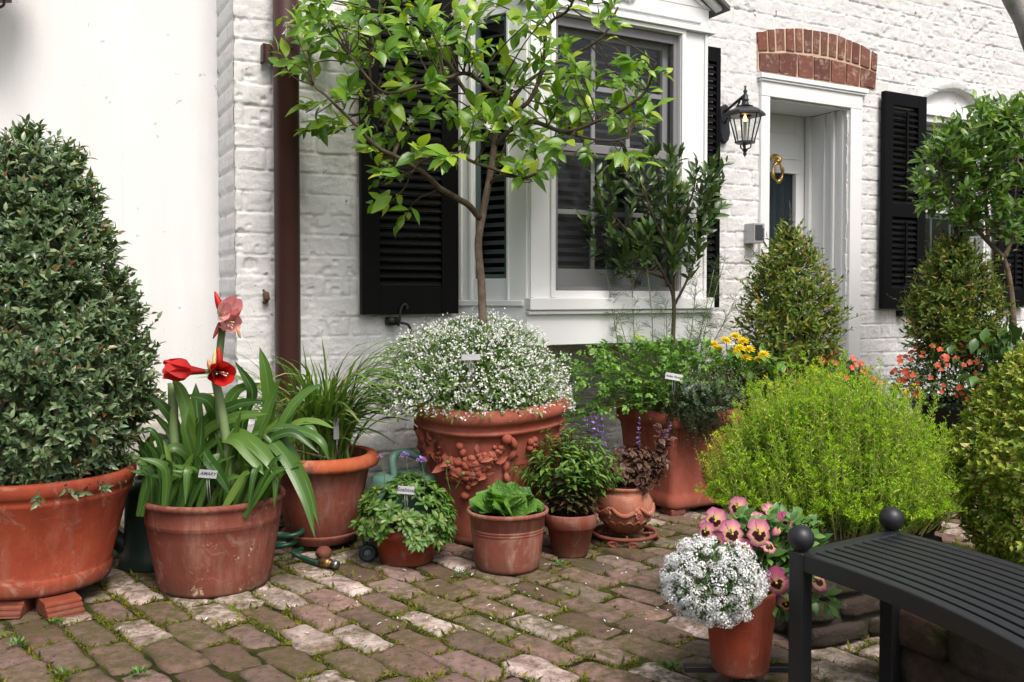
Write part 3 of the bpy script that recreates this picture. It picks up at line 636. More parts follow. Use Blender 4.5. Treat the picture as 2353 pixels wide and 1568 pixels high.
hk = thing('wall_anchor', 'rusty iron anchor stub in the white brick beside the downspout', 'wall anchor', fac(*[fpx(608, 680)[0], 0, fpx(608, 680)[1]]))
m = MB(); q = fpx(607, 680); m.tube(spline([fac(q[0]-.004, .0, q[1]+.03), fac(q[0], .03, q[1]+.012), fac(q[0]+.004, .03, q[1]-.02), fac(q[0], .005, q[1]-.03)], 5), [.006]*5+[.017]*5+[.010]*6, 8); m.build('stub', plain('rust', (.12, .065, .045), .9), hk)
# ================================================================== wall lantern by the door, intercom, upper-left lantern
M_lead = plain('lantern_metal', (.035, .037, .042), .42, .5, .6, .25, 25)
g = NT('lantern_glass'); tr = g.node('ShaderNodeBsdfTransparent', {'Color': (.93, .95, .94, 1)}); gl = g.node('ShaderNodeBsdfGlossy', {'Roughness': .05}); ms = g.node('ShaderNodeMixShader'); ms.inputs[0].default_value = .12
g.l.new(tr.outputs[0], ms.inputs[1]); g.l.new(gl.outputs[0], ms.inputs[2]); M_lglass = g.done(ms.outputs[0])
g = NT('bulb_glow'); e = g.node('ShaderNodeEmission', {'Color': (1, .45, .12, 1), 'Strength': 6.}); M_bulb = g.done(e.outputs[0])
def lantern(c, wallp, s, label, ax, ay, backplate=True, glassm=None, metal=None):
    """c: centre of the glazed body; six-sided lantern hung under a bracket arm"""
    metal = metal or M_lead
    t = thing('wall_lantern', label, 'lantern', wallp)
    def lp(prof, m, seg=6): return m.lathe(np.array(prof)*s*np.array([1.22 if seg == 6 else 1.1, 1.]), c, seg)
    m = MB(); lp([(.0, .30), (.010, .295), (.006, .27), (.016, .25), (.010, .235), (.022, .215), (.020, .19), (.030, .182), (.022, .172), (.030, .14), (.045, .135), (.06, .128)], m, 16); m.build('finial', metal, t)
    m = MB(); lp([(.035, .138), (.055, .120), (.075, .112), (.125, .085), (.140, .066), (.140, .052), (.118, .046), (.05, .05)], m, 6); m.build('lantern_cap', metal, t, False)
    m = MB()
    for k in range(6):
        a = k*math.pi/3; p0 = c+s*np.array([.132*math.cos(a), .132*math.sin(a), .048]); p1 = c+s*np.array([.075*math.cos(a), .075*math.sin(a), -.165]); m.tube([p0, p1], .0062*s, 6)
    lp([(.05, -.158), (.070, -.162), (.070, -.176), (.03, -.186), (.012, -.192)], m, 6)
    for k in range(3):
        a = k*2.094; m.tube(spline([c+s*np.array([.05*math.cos(a), .05*math.sin(a), -.18]), c+s*np.array([.045*math.cos(a), .045*math.sin(a), -.21]), c+s*np.array([.012*math.cos(a), .012*math.sin(a), -.225])], 5), .006*s, 6)
    lp([(.006, -.19), (.008, -.22), (.022, -.232), (.010, -.25), (.016, -.265), (.006, -.28), (.0, -.295)], m, 12); m.build('lantern_frame', metal, t, False)
    m = MB(); lp([(.100, .046), (.056, -.16)], m, 6); m.build('glass', glassm or M_lglass, t, False)
    m = MB(); lp([(.012, -.15), (.013, -.05), (.013, .0)], m, 10); b = m.build('candle', plain('candle_tube', (.7, .66, .55), .5), t)
    m = MB(); lp([(.0, .062), (.010, .045), (.016, .02), (.008, .0)], m, 10); m.build('bulb', M_bulb, t)
    if backplate:
        m = MB(); zt_ = c[2]+.20*s
        prof = [(-.03, -.16), (-.045, -.11), (-.035, -.05), (-.045, .02), (-.03, .07), (0, .09), (.03, .07), (.045, .02), (.035, -.05), (.045, -.11), (.03, -.16), (0, -.19)]
        m.prism([(p[0]*s*1.25, p[1]*s*1.25) for p in prof], ax, ZX, wallp+ZX*(c[2]+.14*s-wallp[2]), ay*.035*s*1.2); m.build('back_plate', metal, t, False, .004)
        m = MB(); q0 = np.array([wallp[0], wallp[1], 0])+ay*.03*s
        A_ = lambda f, z: np.array([q0[0]+(c[0]-q0[0])*f, q0[1]+(c[1]-q0[1])*f, c[2]+z*s])
        m.tube([A_(0, .185), A_(.5, .205), A_(1, .222)], .013*s, 8); m.tube(spline([A_(0, .08), A_(.25, .14), A_(.55, .15), A_(.75, .20)], 6), .009*s, 8)
        m.build('arm', metal, t)
    return t
lt, lzz = fpx(1658, 235); lw = .36
ct = fpx(1712, 280, lw)
lantern(fac(ct[0], lw, ct[1]), fac(lt, .01, lzz), 1.0*(fpx(1712, 190, lw)[1]-fpx(1712, 358, lw)[1])/.60, 'black six-sided wall lantern with lit bulb beside the doorway', UX, NX)
q = fpx(-16, -42, WREC+.25)
lantern(fac(q[0], WREC+.25, q[1]+.10), fac(q[0]-.1, WREC, q[1]+.2), .95, 'lantern on the stucco wall, cut by the top left corner', UX, NX, True, None, plain('oxblood_metal', (.05, .02, .025), .5))
it0, iz0 = fpx(1708, 512); it1, iz1 = fpx(1756, 558, .05)
ic = thing('intercom_box', 'small grey metal intercom box between lantern and doorway', 'intercom', fac(it0+.07, 0, iz0))
m = MB(); tA = fpx(1735, 530, .10)[0]; zA, zB = fpx(1735, 512, .1)[1], fpx(1735, 558, .1)[1]; t0, t1 = fpx(1708, 530, .01)[0], fpx(1757, 530, .10)[0]
tF0 = fpx(1733, 530, .10)[0]; m.fbox(tF0, t1, -.02, .10, zB, zA); m.build('housing', plain('steel_box', (.40, .40, .41), .4, .5, .3), ic, False, .004)
m = MB(); m.fbox(tF0+.008, t1-.022, .1, .104, zB+.02, zA-.012); m.build('speaker_panel', plain('dark_panel', (.05, .05, .055), .4), ic, False)
m = MB(); m.fbox(t1-.02, t1-.006, .1, .105, zB+.035, zA-.03); m.sphere(fac(t1-.012, .103, zB+.026), .006, 8, 6); m.build('button', plain('button_grey', (.10, .13, .18), .4), ic, False)
# ================================================================== pots
TC_A = terracotta('terracotta_orange', (.31, .058, .027), (.215, .040, .020), bloom=.12)
TC_B = terracotta('terracotta_red', (.23, .066, .043), (.15, .044, .031), bloom=.18, spots=1.)
TC_C = terracotta('terracotta_bloomed', (.28, .080, .050), (.18, .054, .036), (.34, .22, .19), bloom=.45)
TC_D = terracotta('terracotta_urn', (.33, .098, .064), (.24, .058, .036), (.46, .25, .19), bloom=.25)
TC_E = terracotta('terracotta_bright_rim', (.46, .115, .045), (.36, .08, .034), bloom=.1)
TC_F = terracotta('terracotta_pale_bowl', (.44, .17, .105), (.32, .11, .07), bloom=.2)
g = NT('potting_soil'); M_soil = g.done(g.pr(g.ramp(g.noise(60, 5, .7), [(.3, (.012, .009, .006)), (.7, (.04, .03, .02))]), .95, g.bump(g.noise(90, 4), .9, .01), .1))
def geom(cx, yfront, hwb, hwr, yrim, z0=0.):
    """centre depth, base radius, rim radius, rim height from measurements on the photograph"""
    zf = F*(H-z0)/(yfront-YH); r = hwb*zf/F
    for _ in range(6): zc = zf+r; r = hwb*zc/F
    rr = hwr*zc/F; return np.array([(cx-CX)*zc/F, zc]), r, rr, hz(yrim, zc)
def wobble(amt, ph=0.):
    return lambda r, z, th: (r*(1+amt*np.sin(th*2+ph)+amt*.6*np.sin(th*3+ph*2+z*6)), z+amt*.25*np.sin(th*2+1+ph)*(z > .1))
def soil(t, c, r, z):
    m = MB(); m.lathe([(r, z), (r*.7, z+.006), (r*.3, z+.012), (.0005, z+.010)], (c[0], c[1], 0), 28); return m.build('soil', M_soil, t)
def pot(name, label, prof, c, z0, mat, soilz=None, soilr=None, seg=64, wob=.006):
    t = thing(name, label, 'pot', (c[0], c[1], z0)); m = MB(); m.lathe(prof, (c[0], c[1], z0), seg, wobble(wob, rnd.random()*6)); body = m.build('body', mat, t)
    if soilz: soil(t, c, soilr, z0+soilz)
    return t
# --- big tub on feet at left
cA, rbA, rrA, hA = geom(75, 1392, 161, 216, 1078, .05); z0 = .052; h = hA-z0
t = pot('terracotta_pot', 'huge orange terracotta tub raised on ridged feet under the clipped shrub', [(.0, .0), (rbA*.9, 0), (rbA*.985, .006), (rbA*1.0, .02), (rbA*1.012, .055), (rbA*1.0, .062), (rbA*.995, .066), (rbA+(rrA-rbA)*.72, h*.76), (rrA*.955, h*.80), (rrA*.965, h*.83), (rrA*.955, h*.85), (rrA*.975, h*.87), (rrA*1.0, h*.9), (rrA*1.01, h*.97), (rrA*.99, h), (rrA*.93, h), (rrA*.91, h*.97), (rrA*.86, h*.6)], cA, z0, TC_A, h*.9, rrA*.9)
for (px, yy) in ((144, 1425), (20, 1425)):
    p = gp(px, yy-14, 0); f_ = thing('pot_riser', 'ridged terracotta pot foot under the huge tub, %s' % ('right of centre' if px > 100 else 'nearest the left edge'), 'pot riser', (p[0], p[1], 0), 'pot risers')
    m = MB(); wv = .118/2; d1 = nrm(np.array([cA[0]-p[0], cA[1]-p[1], 0])); d2 = np.cross(ZX, d1)
    prof = [(-.050, .0), (.10, 0), (.10, .051), (.004, .051)]
    for q in range(3):
        cx_, cz_ = -.008-.015*q, .040-.0145*q; prof += [(cx_+.010*math.cos(b_), cz_+.010*math.sin(b_)) for b_ in np.radians([75, 110, 150, 185, 215])]
    m.prism(prof, d1, ZX, p-d2*wv+ZX*.001, d2*2*wv); m.build('foot_block', TC_A, f_, False, .003)
# --- amaryllis pot
cB, rbB, rrB, hB = geom(488, 1384, 126, 161, 1133); h = hB
pot('terracotta_pot', 'weathered brown-red terracotta pot with pale flecks holding the amaryllis', [(0, 0), (rbB*.93, 0), (rbB*.99, .006), (rbB*1.0, .016), (rbB+(rrB-rbB)*.55, h*.6), (rbB+(rrB-rbB)*.66, h*.715), (rbB+(rrB-rbB)*.71, h*.725), (rbB+(rrB-rbB)*.69, h*.742), (rbB+(rrB-rbB)*.73, h*.752), (rbB+(rrB-rbB)*.69, h*.765), (rbB+(rrB-rbB)*.80, h*.90), (rrB*.965, h*.925), (rrB*1.0, h*.945), (rrB*1.005, h*.975), (rrB*.985, h*.998), (rrB*.955, h), (rrB*.93, h*.98), (rrB*.9, h*.6)], cB, 0, TC_B, h*.86, rrB*.925)
# --- roll-rim pot on saucer
cC, rbC, rrC, hC = geom(737, 1262, 80, 131, 1040, .02); h = hC-.045
tC = pot('terracotta_pot', 'tall terracotta pot with thick bright orange rolled rim holding grassy leaves', [(0, 0), (rbC*.95, 0), (rbC, .01), (rbC+(rrC-rbC)*.3, h*.45), (rrC*.83, h*.80), (rrC*.86, h*.83), (rrC*.97, h*.85), (rrC*1.0, h*.89), (rrC*.99, h*.94), (rrC*.95, h*.985), (rrC*.88, h), (rrC*.81, h*.985), (rrC*.79, h*.95), (rrC*.76, h*.6)], cC, .045, TC_C, h*.88, rrC*.8)
m = MB(); m.lathe([(rrC*.80, h*.815), (rrC*.87, h*.832), (rrC*.972, h*.847), (rrC*1.006, h*.89), (rrC*.996, h*.945), (rrC*.955, h*.99), (rrC*.88, h*1.006), (rrC*.80, h*.99)], (cC[0], cC[1], .045), 72, lambda r, z, th: (r*(1+.006*np.sin(th*23+9*z/h)+.004*np.sin(th*41)), z)); m.build('rim', TC_E, tC)
ts_ = thing('saucer', 'terracotta saucer under the tall rolled-rim pot', 'saucer', (cC[0], cC[1], .012)); m = MB(); q = rbC*1.0
m.lathe([(0, .006), (q*.9, .006), (q*1.02, .014), (q*1.1, .04), (q*1.14, .05), (q*1.115, .055), (q*1.06, .045), (q*1.0, .03), (0, .028)], (cC[0], cC[1], .012), 56); m.build('dish', TC_C, ts_)
p = gp(742, 1290); ft = thing('pot_riser', 'rough round terracotta lump under the saucer edge', 'pot riser', (p[0], p[1], 0), None); m = MB(); m.sphere((p[0], p[1]+.02, .03), .034, 16, 10, (1, 1, .85)); V = m.V[0]; m.V[0] = V+rng.normal(0, .0012, V.shape); m.build('lump', TC_B, ft)
# --- garland urn
cU, rbU, rrU, hU = geom(1126, 1262, 96, 184, 918, .0); h = hU
prU = [(0, 0), (rbU*.95, 0), (rbU*1.02, .01), (rbU*1.02, .03), (rbU*.98, .04), (rbU+(rrU-rbU)*.40, h*.35), (rrU*.80, h*.62), (rrU*.86, h*.74), (rrU*.875, h*.80), (rrU*.90, h*.815), (rrU*.935, h*.83), (rrU*.94, h*.845), (rrU*.905, h*.855), (rrU*.915, h*.868), (rrU*.92, h*.885), (rrU*.95, h*.893), (rrU*.985, h*.91), (rrU*1.0, h*.935), (rrU*.995, h*.965), (rrU*.965, h*.99), (rrU*.93, h), (rrU*.86, h*.995), (rrU*.84, h*.96), (rrU*.8, h*.6)]
tU = thing('terracotta_urn', 'large terracotta urn with relief garland holding the citrus tree', 'urn', (cU[0], cU[1], 0)); m = MB()
m.lathe(prU, (cU[0], cU[1], 0), 96, lambda r, z, th: (r*(1+.012*np.sin(th*2+.6)+.006*np.sin(th*5+z*9)), z+.012*np.sin(th*2+2.)*(z > h*.8)))
ub = m.build('body', TC_D, tU); soil(tU, cU, rrU*.84, h*.95)
def urn_r(z): return float(np.interp(z, [p_[1] for p_ in prU[2:15]], [p_[0] for p_ in prU[2:15]]))
camdir = math.atan2(-cU[1], -cU[0])
def urn_pt(a, z, out=0.): r = urn_r(z)*1.0+out; return np.array([cU[0]+r*math.cos(camdir+a), cU[1]+r*math.sin(camdir+a), z])
m = MB(); ztop = h*.79
for lo, hi, ph in ((-1.05, .22, 0), (1.15, 2.4, 1), (-2.4, -1.25, 2)):
    for k in range(230):
        f = rng.random(); a = lo+(hi-lo)*f; sag = math.sin(math.pi*f)
        thick = .012+.050*sag; zc_ = ztop-.01-(h*.20)*sag**.8-.02*(1-f)
        b_ = rng.normal(0, .55); zz_ = zc_+b_*thick; rs = rng.uniform(.009, .023)*(.45+.65*sag)
        P_ = urn_pt(a, zz_, .004+.012*sag*max(0, 1-b_*b_*.5)); m.sphere(P_, rs, 9, 6, (1, 1, rng.uniform(.7, 1.2)))
    lt_ = leaf_tpl(.6, .3, .3, 3); n = 40; f = rng.random(n); A_ = lo+(hi-lo)*f; sag = np.sin(math.pi*f)
    P_ = np.array([urn_pt(a_, ztop-.01-h*.2*s_**.8+rng.normal(0, .03), .006) for a_, s_ in zip(A_, sag)])
    out = nrm(P_-np.array([cU[0], cU[1], 0])*np.array([1, 1, 0])-P_*np.array([0, 0, 1])); inst(m, lt_, P_, rdir(n)+np.array([0, 0, -.2]), out, rng.uniform(.04, .07, n))
    # ribbons
    P0 = [urn_pt(hi+.06+.05*math.sin(k*1.1), ztop+.005-k*h*.055, .006+.006*math.sin(k*1.4)) for k in range(8)]; m.tube(spline(P0, 6), [.008+.008*abs(math.sin(k*.35)) for k in range(len(spline(P0, 6)))], 6)
    P0 = [urn_pt(hi+.02+.05*k, ztop-.01-.02*k*k*.4, .008) for k in range(4)]; m.tube(spline(P0, 6), .006, 6)
    m.sphere(urn_pt(hi, ztop, .008), .024, 12, 8)
m.build('garland_relief', TC_D, ub)
for ca in (.62, -1.6):                     # small relief flower
    zf = h*.735; m = MB()
    for k in range(5): m.sphere(urn_pt(ca+.055*math.cos(k*1.257), zf+.022*math.sin(k*1.257), .004), .016, 10, 6)
    m.sphere(urn_pt(ca, zf, .012), .010, 8, 6); m.build('flower_relief', TC_D, ub)
# --- small pots in the front row
cS, rbS, rrS, hS = geom(932, 1310, 62, 82, 1203); h = hS
pot('terracotta_pot', 'low orange terracotta pot overflowing with pincushion flower leaves', [(0, 0), (rbS*.95, 0), (rbS, .008), (rbS+(rrS-rbS)*.55, h*.70), (rrS*.945, h*.72), (rrS*.985, h*.74), (rrS, h*.98), (rrS*.97, h), (rrS*.91, h), (rrS*.89, h*.7)], cS, 0, TC_A, h*.86, rrS*.9)
cL, rbL, rrL, hL = geom(1166, 1329, 75, 95, 1168); h = hL
pot('terracotta_pot', 'bucket-shaped terracotta pot with three grooves holding broad leafy greens', [(0, 0), (rbL*.93, 0), (rbL, .010), (rbL*1.01, .02), (rbL+(rrL-rbL)*.40, h*.60), (rbL+(rrL-rbL)*.40, h*.605), (rbL+(rrL-rbL)*.375, h*.61), (rbL+(rrL-rbL)*.45, h*.617), (rbL+(rrL-rbL)*.45, h*.65), (rbL+(rrL-rbL)*.41, h*.657), (rbL+(rrL-rbL)*.48, h*.665), (rbL+(rrL-rbL)*.5, h*.70), (rbL+(rrL-rbL)*.45, h*.705), (rbL+(rrL-rbL)*.52, h*.713), (rrL*.915, h*.90), (rrL*.96, h*.915), (rrL, h*.94), (rrL*1.0, h*.975), (rrL*.965, h*.998), (rrL*.925, h*.985), (rrL*.90, h*.9), (rrL*.85, h*.5)], cL, 0, TC_B if False else terracotta('terracotta_dull', (.27, .090, .060), (.19, .062, .042), bloom=.3), h*.88, rrL*.9)
cM, rbM, rrM, hM = geom(1311, 1289, 41, 62, 1178); h = hM
pot('terracotta_pot', 'small classic terracotta pot with whitish base between bucket pot and bowl', [(0, 0), (rbM*.95, 0), (rbM, .008), (rbM+(rrM-rbM)*.62, h*.66), (rrM*.93, h*.67), (rrM*.97, h*.69), (rrM, h*.97), (rrM*.97, h), (rrM*.9, h), (rrM*.88, h*.7)], cM, 0, TC_C, h*.88, rrM*.88)
# bowl on scroll stand
yst = 1262; pz = gp(1432, yst); cW = np.array([(1437-CX)*(pz[1]+.13)/F, pz[1]+.13]); zr = hz(1226, cW[1])
tB = thing('plant_stand', 'low rusty scrollwork plant stand under the round bowl', 'plant stand', (cW[0], cW[1], 0)); M_rust = plain('rusty_iron', (.20, .065, .045), .85, .2, 0, .45, 30, .3, 80)
m = MB(); th = np.linspace(0, 2*math.pi, 41)[:-1]; RR = 72*cW[1]/F
m.tube(np.array([[cW[0]+RR*math.cos(a), cW[1]+RR*math.sin(a), zr] for a in np.linspace(0, 2*math.pi, 41)]), .0085, 8, False); m.tube([(cW[0]-RR, cW[1], zr-.004), (cW[0]+RR, cW[1], zr-.004)], .006, 6); m.tube([(cW[0], cW[1]-RR, zr-.004), (cW[0], cW[1]+RR, zr-.004)], .006, 6); m.build('ring', M_rust, tB)
for ang in (-1.75, .35, 2.4):
    d = np.array([math.cos(ang), math.sin(ang), 0]); s_ = np.cross(ZX, d); o_ = np.array([cW[0], cW[1], 0])+d*RR*.97
    for sg in (-1, 1):
        m = MB(); m.tube(spline([o_+s_*sg*.004+ZX*(zr-.004), o_+s_*sg*.045+ZX*(zr-.012), o_+s_*sg*.062+ZX*zr*.55, o_+s_*sg*.05+ZX*.012, o_+s_*sg*.03+ZX*.008, o_+s_*sg*.026+ZX*.024, o_+s_*sg*.038+ZX*.03], 7), .0065, 7); m.build('leg', M_rust, tB)
hw = 65*cW[1]/F; hb = hz(1118, cW[1])-zr
tW = thing('terracotta_bowl', 'round-bellied terracotta bowl pot with relief swags on a rusty stand', 'pot', (cW[0], cW[1], zr+.008)); m = MB()
prW = [(0, 0), (hw*.45, 0), (hw*.62, hb*.05), (hw*.90, hb*.28), (hw*1.0, hb*.5), (hw*.97, hb*.68), (hw*.86, hb*.82), (hw*.80, hb*.87), (hw*.83, hb*.92), (hw*.88, hb*.96), (hw*.86, hb), (hw*.78, hb*.99), (hw*.75, hb*.9), (hw*.75, hb*.6)]
m.lathe(prW, (cW[0], cW[1], zr+.008), 56); b_ = m.build('body', TC_F, tW); soil(tW, cW, hw*.77, zr+.008+hb*.9)
m = MB(); cd_ = math.atan2(-cW[1], -cW[0])
wpt = lambda a, f, o=0.: np.array([cW[0]+(np.interp(f, [p_[1]/hb for p_ in prW[:9]], [p_[0] for p_ in prW[:9]])+o)*math.cos(cd_+a), cW[1]+(np.interp(f, [p_[1]/hb for p_ in prW[:9]], [p_[0] for p_ in prW[:9]])+o)*math.sin(cd_+a), zr+.008+hb*f])
for k in range(6):
    a0_ = k*1.047; m.tube([wpt(a0_+.95*q-.475, .60-.16*math.sin(math.pi*q), .002) for q in np.linspace(0, 1, 12)], .006+.006*np.sin(np.pi*np.linspace(0, 1, 12)), 6)
    for j in range(16): m.sphere(wpt(a0_+.475+rng.normal(0, .07), .50+rng.normal(0, .045), .003), rng.uniform(.005, .009), 7, 5)
for k in range(18): m.tube([wpt(k*.349+.349*q, .22+.08*math.sin(math.pi*q), .001) for q in np.linspace(0, 1, 8)], .004, 5)
m.build('swag_relief', TC_F, b_)
# --- square planter
zq = 2300/(1190-YH); cq = np.array([(1546-CX)*zq/F, zq]); wq = .43; hq = hz(948, zq+.05)
tQ = thing('square_planter', 'square terracotta planter with rounded rim holding the herbs', 'planter', (cq[0], cq[1], 0)); m = MB()
QC = np.array([cq[0], cq[1], 0])+UX*wq/2-NX*wq/2
def sq_ring(hw_, z, r_): 
    P_ = []
    for (sx, sy) in ((1, 1), (-1, 1), (-1, -1), (1, -1)):
        a0_ = math.atan2(sy, sx)-math.pi/4
        for q in range(7):
            a = a0_+q*math.pi/12; P_.append(QC+UX*(sx*(hw_-r_)+r_*math.cos(a))+NX*(sy*(hw_-r_)+r_*math.sin(a))+ZX*z)
        P_.append(None) if False else None
    out = []; n_ = len(P_)
    for i in range(n_):
        out.append(P_[i])
        if i % 7 == 6: out += [P_[i]+(P_[(i+1) % n_]-P_[i])*k/5 for k in range(1, 5)]
    return out
sw_ = wq/2
rings = [(sw_*.98, .03, .03), (sw_*1.04, .035, .04), (sw_*1.055, .05, .045), (sw_*1.05, .075, .045), (sw_*1.0, .095, .035), (sw_*.965, .115, .03), (sw_*1.03, hq*.72, .03), (sw_*1.06, hq*.83, .03), (sw_*1.09, hq*.845, .035), (sw_*1.16, hq*.865, .05), (sw_*1.185, hq*.90, .06), (sw_*1.17, hq*.965, .06), (sw_*1.10, hq, .05), (sw_*1.0, hq*.99, .04), (sw_*.97, hq*.93, .04), (sw_*.95, hq*.7, .04)]
VV = np.concatenate([np.array(sq_ring(*r_)) for r_ in rings]); k_ = len(VV)//len(rings); j = np.arange(k_); j2 = (j+1) % k_
m.add(VV, np.concatenate([np.stack([i*k_+j, i*k_+j2, (i+1)*k_+j2, (i+1)*k_+j], 1) for i in range(len(rings)-1)]))
m.F.setdefault(k_, []).append(np.array([list(range(k_))[::-1]])); qb = m.build('body', TC_D, tQ)
for (sx, sy) in ((1, 1), (-1, 1), (-1, -1), (1, -1)):
    m = MB(); m.box(QC+UX*sx*sw_*.8+NX*sy*sw_*.8+ZX*.016, .09, .09, .032, UX, NX); m.build('foot', TC_D, tQ, False, .006)
m = MB(); a_ = sw_*.985; m.box(QC+ZX*(hq*.90), 2*a_*.97, 2*a_*.97, .03, UX, NX); m.build('soil', M_soil, tQ, False)
m = MB(); rc = QC+NX*(sw_*1.0+.012)+UX*.09+ZX*hq*.46
for k in range(40): a = k*math.pi/20; m.sphere(rc+UX*.095*math.cos(a)+ZX*.095*math.sin(a)-NX*.006, .017, 8, 6)
for k in range(9): a = k*.7; m.sphere(rc+UX*.05*math.cos(a)+ZX*.055*math.sin(a)-NX*.01, .024, 10, 6)
m.sphere(rc-NX*.005, .03, 10, 8); m.build('wreath_relief', TC_D, qb)
# --- front pot on stand
zP = 2.50; cP_ = np.array([(1706-CX)*zP/F, zP]); rbP, rrP = 65*zP/F, 84*zP/F; z0P, hP = hz(1545, zP), hz(1352, zP)-hz(1545, zP)
tP = pot('terracotta_pot', 'smooth orange terracotta pot by the bench holding white alyssum and pansies', [(0, 0), (rbP*.93, 0), (rbP*.99, .004), (rbP, .012), (rrP*.985, hP*.93), (rrP, hP*.97), (rrP*.98, hP), (rrP*.93, hP), (rrP*.9, hP*.95), (rrP*.88, hP*.6)], cP_, z0P, TC_A, hP*.9, rrP*.9)
M_blk = plain('black_metal', (.013, .0135, .0155), .45, .5, 0, .2, 14, .08, 90)
tS = thing('pot_stand', 'black metal stand with flat arms under the alyssum pot', 'pot stand', (cP_[0], cP_[1], 0)); m = MB()
m.box((cP_[0], cP_[1]+.03, z0P-.011), .30, .026, .018); m.box((cP_[0], cP_[1]+.03, z0P-.012), .026, .30, .016); m.build('arm', M_blk, tS, False, .003)
m = MB(); m.tube([(cP_[0], cP_[1]+.03, 0), (cP_[0], cP_[1]+.03, z0P-.018)], .013, 12); m.lathe([(0, .012), (.06, .012), (.065, 0.002)], (cP_[0], cP_[1]+.03, 0), 20); m.build('post', M_blk, tS)
# ================================================================== black metal bench
BC = np.array([-.545, 1.486]); R0, R1 = 1.505, 1.905; A0, A1 = R(32.9), R(-16); ZS = .45
bt = thing('metal_bench', 'curved black metal bench with slatted seat and ball finials', 'bench', (BC[0]+1.7*math.cos(A0), BC[1]+1.7*math.sin(A0), 0))
bp = lambda r, a, z: np.array([BC[0]+r*math.cos(a), BC[1]+r*math.sin(a), z])
def arcbar(mb, r, w, z0, z1, a0, a1, n=40):
    V_ = []; 
    for a in np.linspace(a0, a1, n): V_ += [bp(r-w/2, a, z0), bp(r+w/2, a, z0), bp(r+w/2, a, z1), bp(r-w/2, a, z1)]
    Q_ = []
    for i in range(n-1):
        for k in range(4): k2 = (k+1) % 4; Q_.append([i*4+k, i*4+4+k, i*4+4+k2, i*4+k2])
    b = mb.n; mb.add(V_, [np.array(Q_)]); mb.F.setdefault(4, []).append(np.array([[b+3, b+2, b+1, b], [b+n*4-4, b+n*4-3, b+n*4-2, b+n*4-1]]))
for a in (A0, A1):
    m = MB(); d = np.array([math.cos(a), math.sin(a), 0]); tn = np.array([-math.sin(a), math.cos(a), 0]); sg = -1 if a == A0 else 1
    m.box(bp((R0+R1)/2, a, ZS-.014)+tn*sg*.020, R1-R0-.045, .040, .028, d, tn); m.build('end_rail', M_blk, bt, False, .0035)
for r, nm in ((R0+.012, 'front_rail'), (R1-.012, 'back_rail')):
    m = MB(); arcbar(m, r, .030, ZS-.046, ZS+.0005, A0-.012, A1+.012); m.build('seat_rail', M_blk, bt, False, .0035)
ns = 9
for k in range(ns):
    r = R0+.012+(R1-R0-.024)*(k+1)/(ns+1); m = MB(); arcbar(m, r, .0265, ZS-.007, ZS, A0-.024, A1+.024); m.build('slat', M_blk, bt, False, .0015)
for a in (A0, A1):
    for r in (R0+.012, R1-.012):
        m = MB(); d = np.array([math.cos(a), math.sin(a), 0]); tn = np.array([-math.sin(a), math.cos(a), 0]); sg = -1 if a == A0 else 1
        m.box(bp(r, a, (ZS+.002)/2)+tn*sg*.012, .042, .042, ZS+.002, d, tn); l_ = m.build('leg', M_blk, bt, False, .004)
        m = MB(); c_ = bp(r, a, ZS+.034)+tn*sg*.012; m.sphere(c_, .0335, 28, 18); m.lathe([(.014, ZS), (.014, ZS+.006)], (c_[0], c_[1], 0), 14); m.build('ball_finial', M_blk, l_)
# ================================================================== low mossy brick walls under the stonecrop and behind the bench
g = NT('mossy_old_brick'); co = g.coord(); r_i = g.node('ShaderNodeNewGeometry').outputs['Random Per Island']
c = g.ramp(r_i, [(0, (.035, .026, .021)), (.4, (.062, .046, .037)), (.7, (.045, .036, .031)), (1, (.10, .075, .06))])
c = g.mix(g.ramp(g.noise(14, 7, .7, co), [(.52, 0.), (.66, .6)]), c, (.20, .165, .15)); c = g.mix(g.ramp(g.noise(5, 6, .65, co), [(.46, 0.), (.62, .85)]), c, (.032, .038, .010))
M_oldb = g.done(g.pr(c, .9, g.bump(g.noise(45, 7, .75, co), .9, .012), .2))
_sB1, _sB2 = B1, B2
def wall_brick(mb, c, L, Wd, Hh, dl, dw, rough=.006):
    """rough brick: subdivided box with displaced faces"""
    n = 5; u = np.linspace(-1, 1, n); base = mb.n; faces = []; pts = {}; V_ = []
    def vid(i, j, k):
        key = (i, j, k)
        if key not in pts:
            p = np.array([u[i]*L/2, u[j]*Wd/2, u[k]*Hh/2]); e = sum(1 for q in (i, j, k) if q in (0, n-1)); 
            if e >= 2: p = p*(1-.006/np.array([L, Wd, Hh])*(1.5 if e == 2 else 2.2))
            p = p+rng.normal(0, rough*.35, 3); pts[key] = len(V_); V_.append(np.asarray(c)+dl*p[0]+dw*p[1]+ZX*p[2])
        return pts[key]
    for ax in range(3):
        for s_ in (0, n-1):
            for a in range(n-1):
                for b in range(n-1):
                    q = []
                    for (da, db) in ((0, 0), (1, 0), (1, 1), (0, 1)):
                        ijk = [0, 0, 0]; ijk[ax] = s_; ijk[(ax+1) % 3] = a+da; ijk[(ax+2) % 3] = b+db; q.append(vid(*ijk))
                    faces.append(q if s_ else q[::-1])
    mb.add(np.array(V_), np.array(faces))
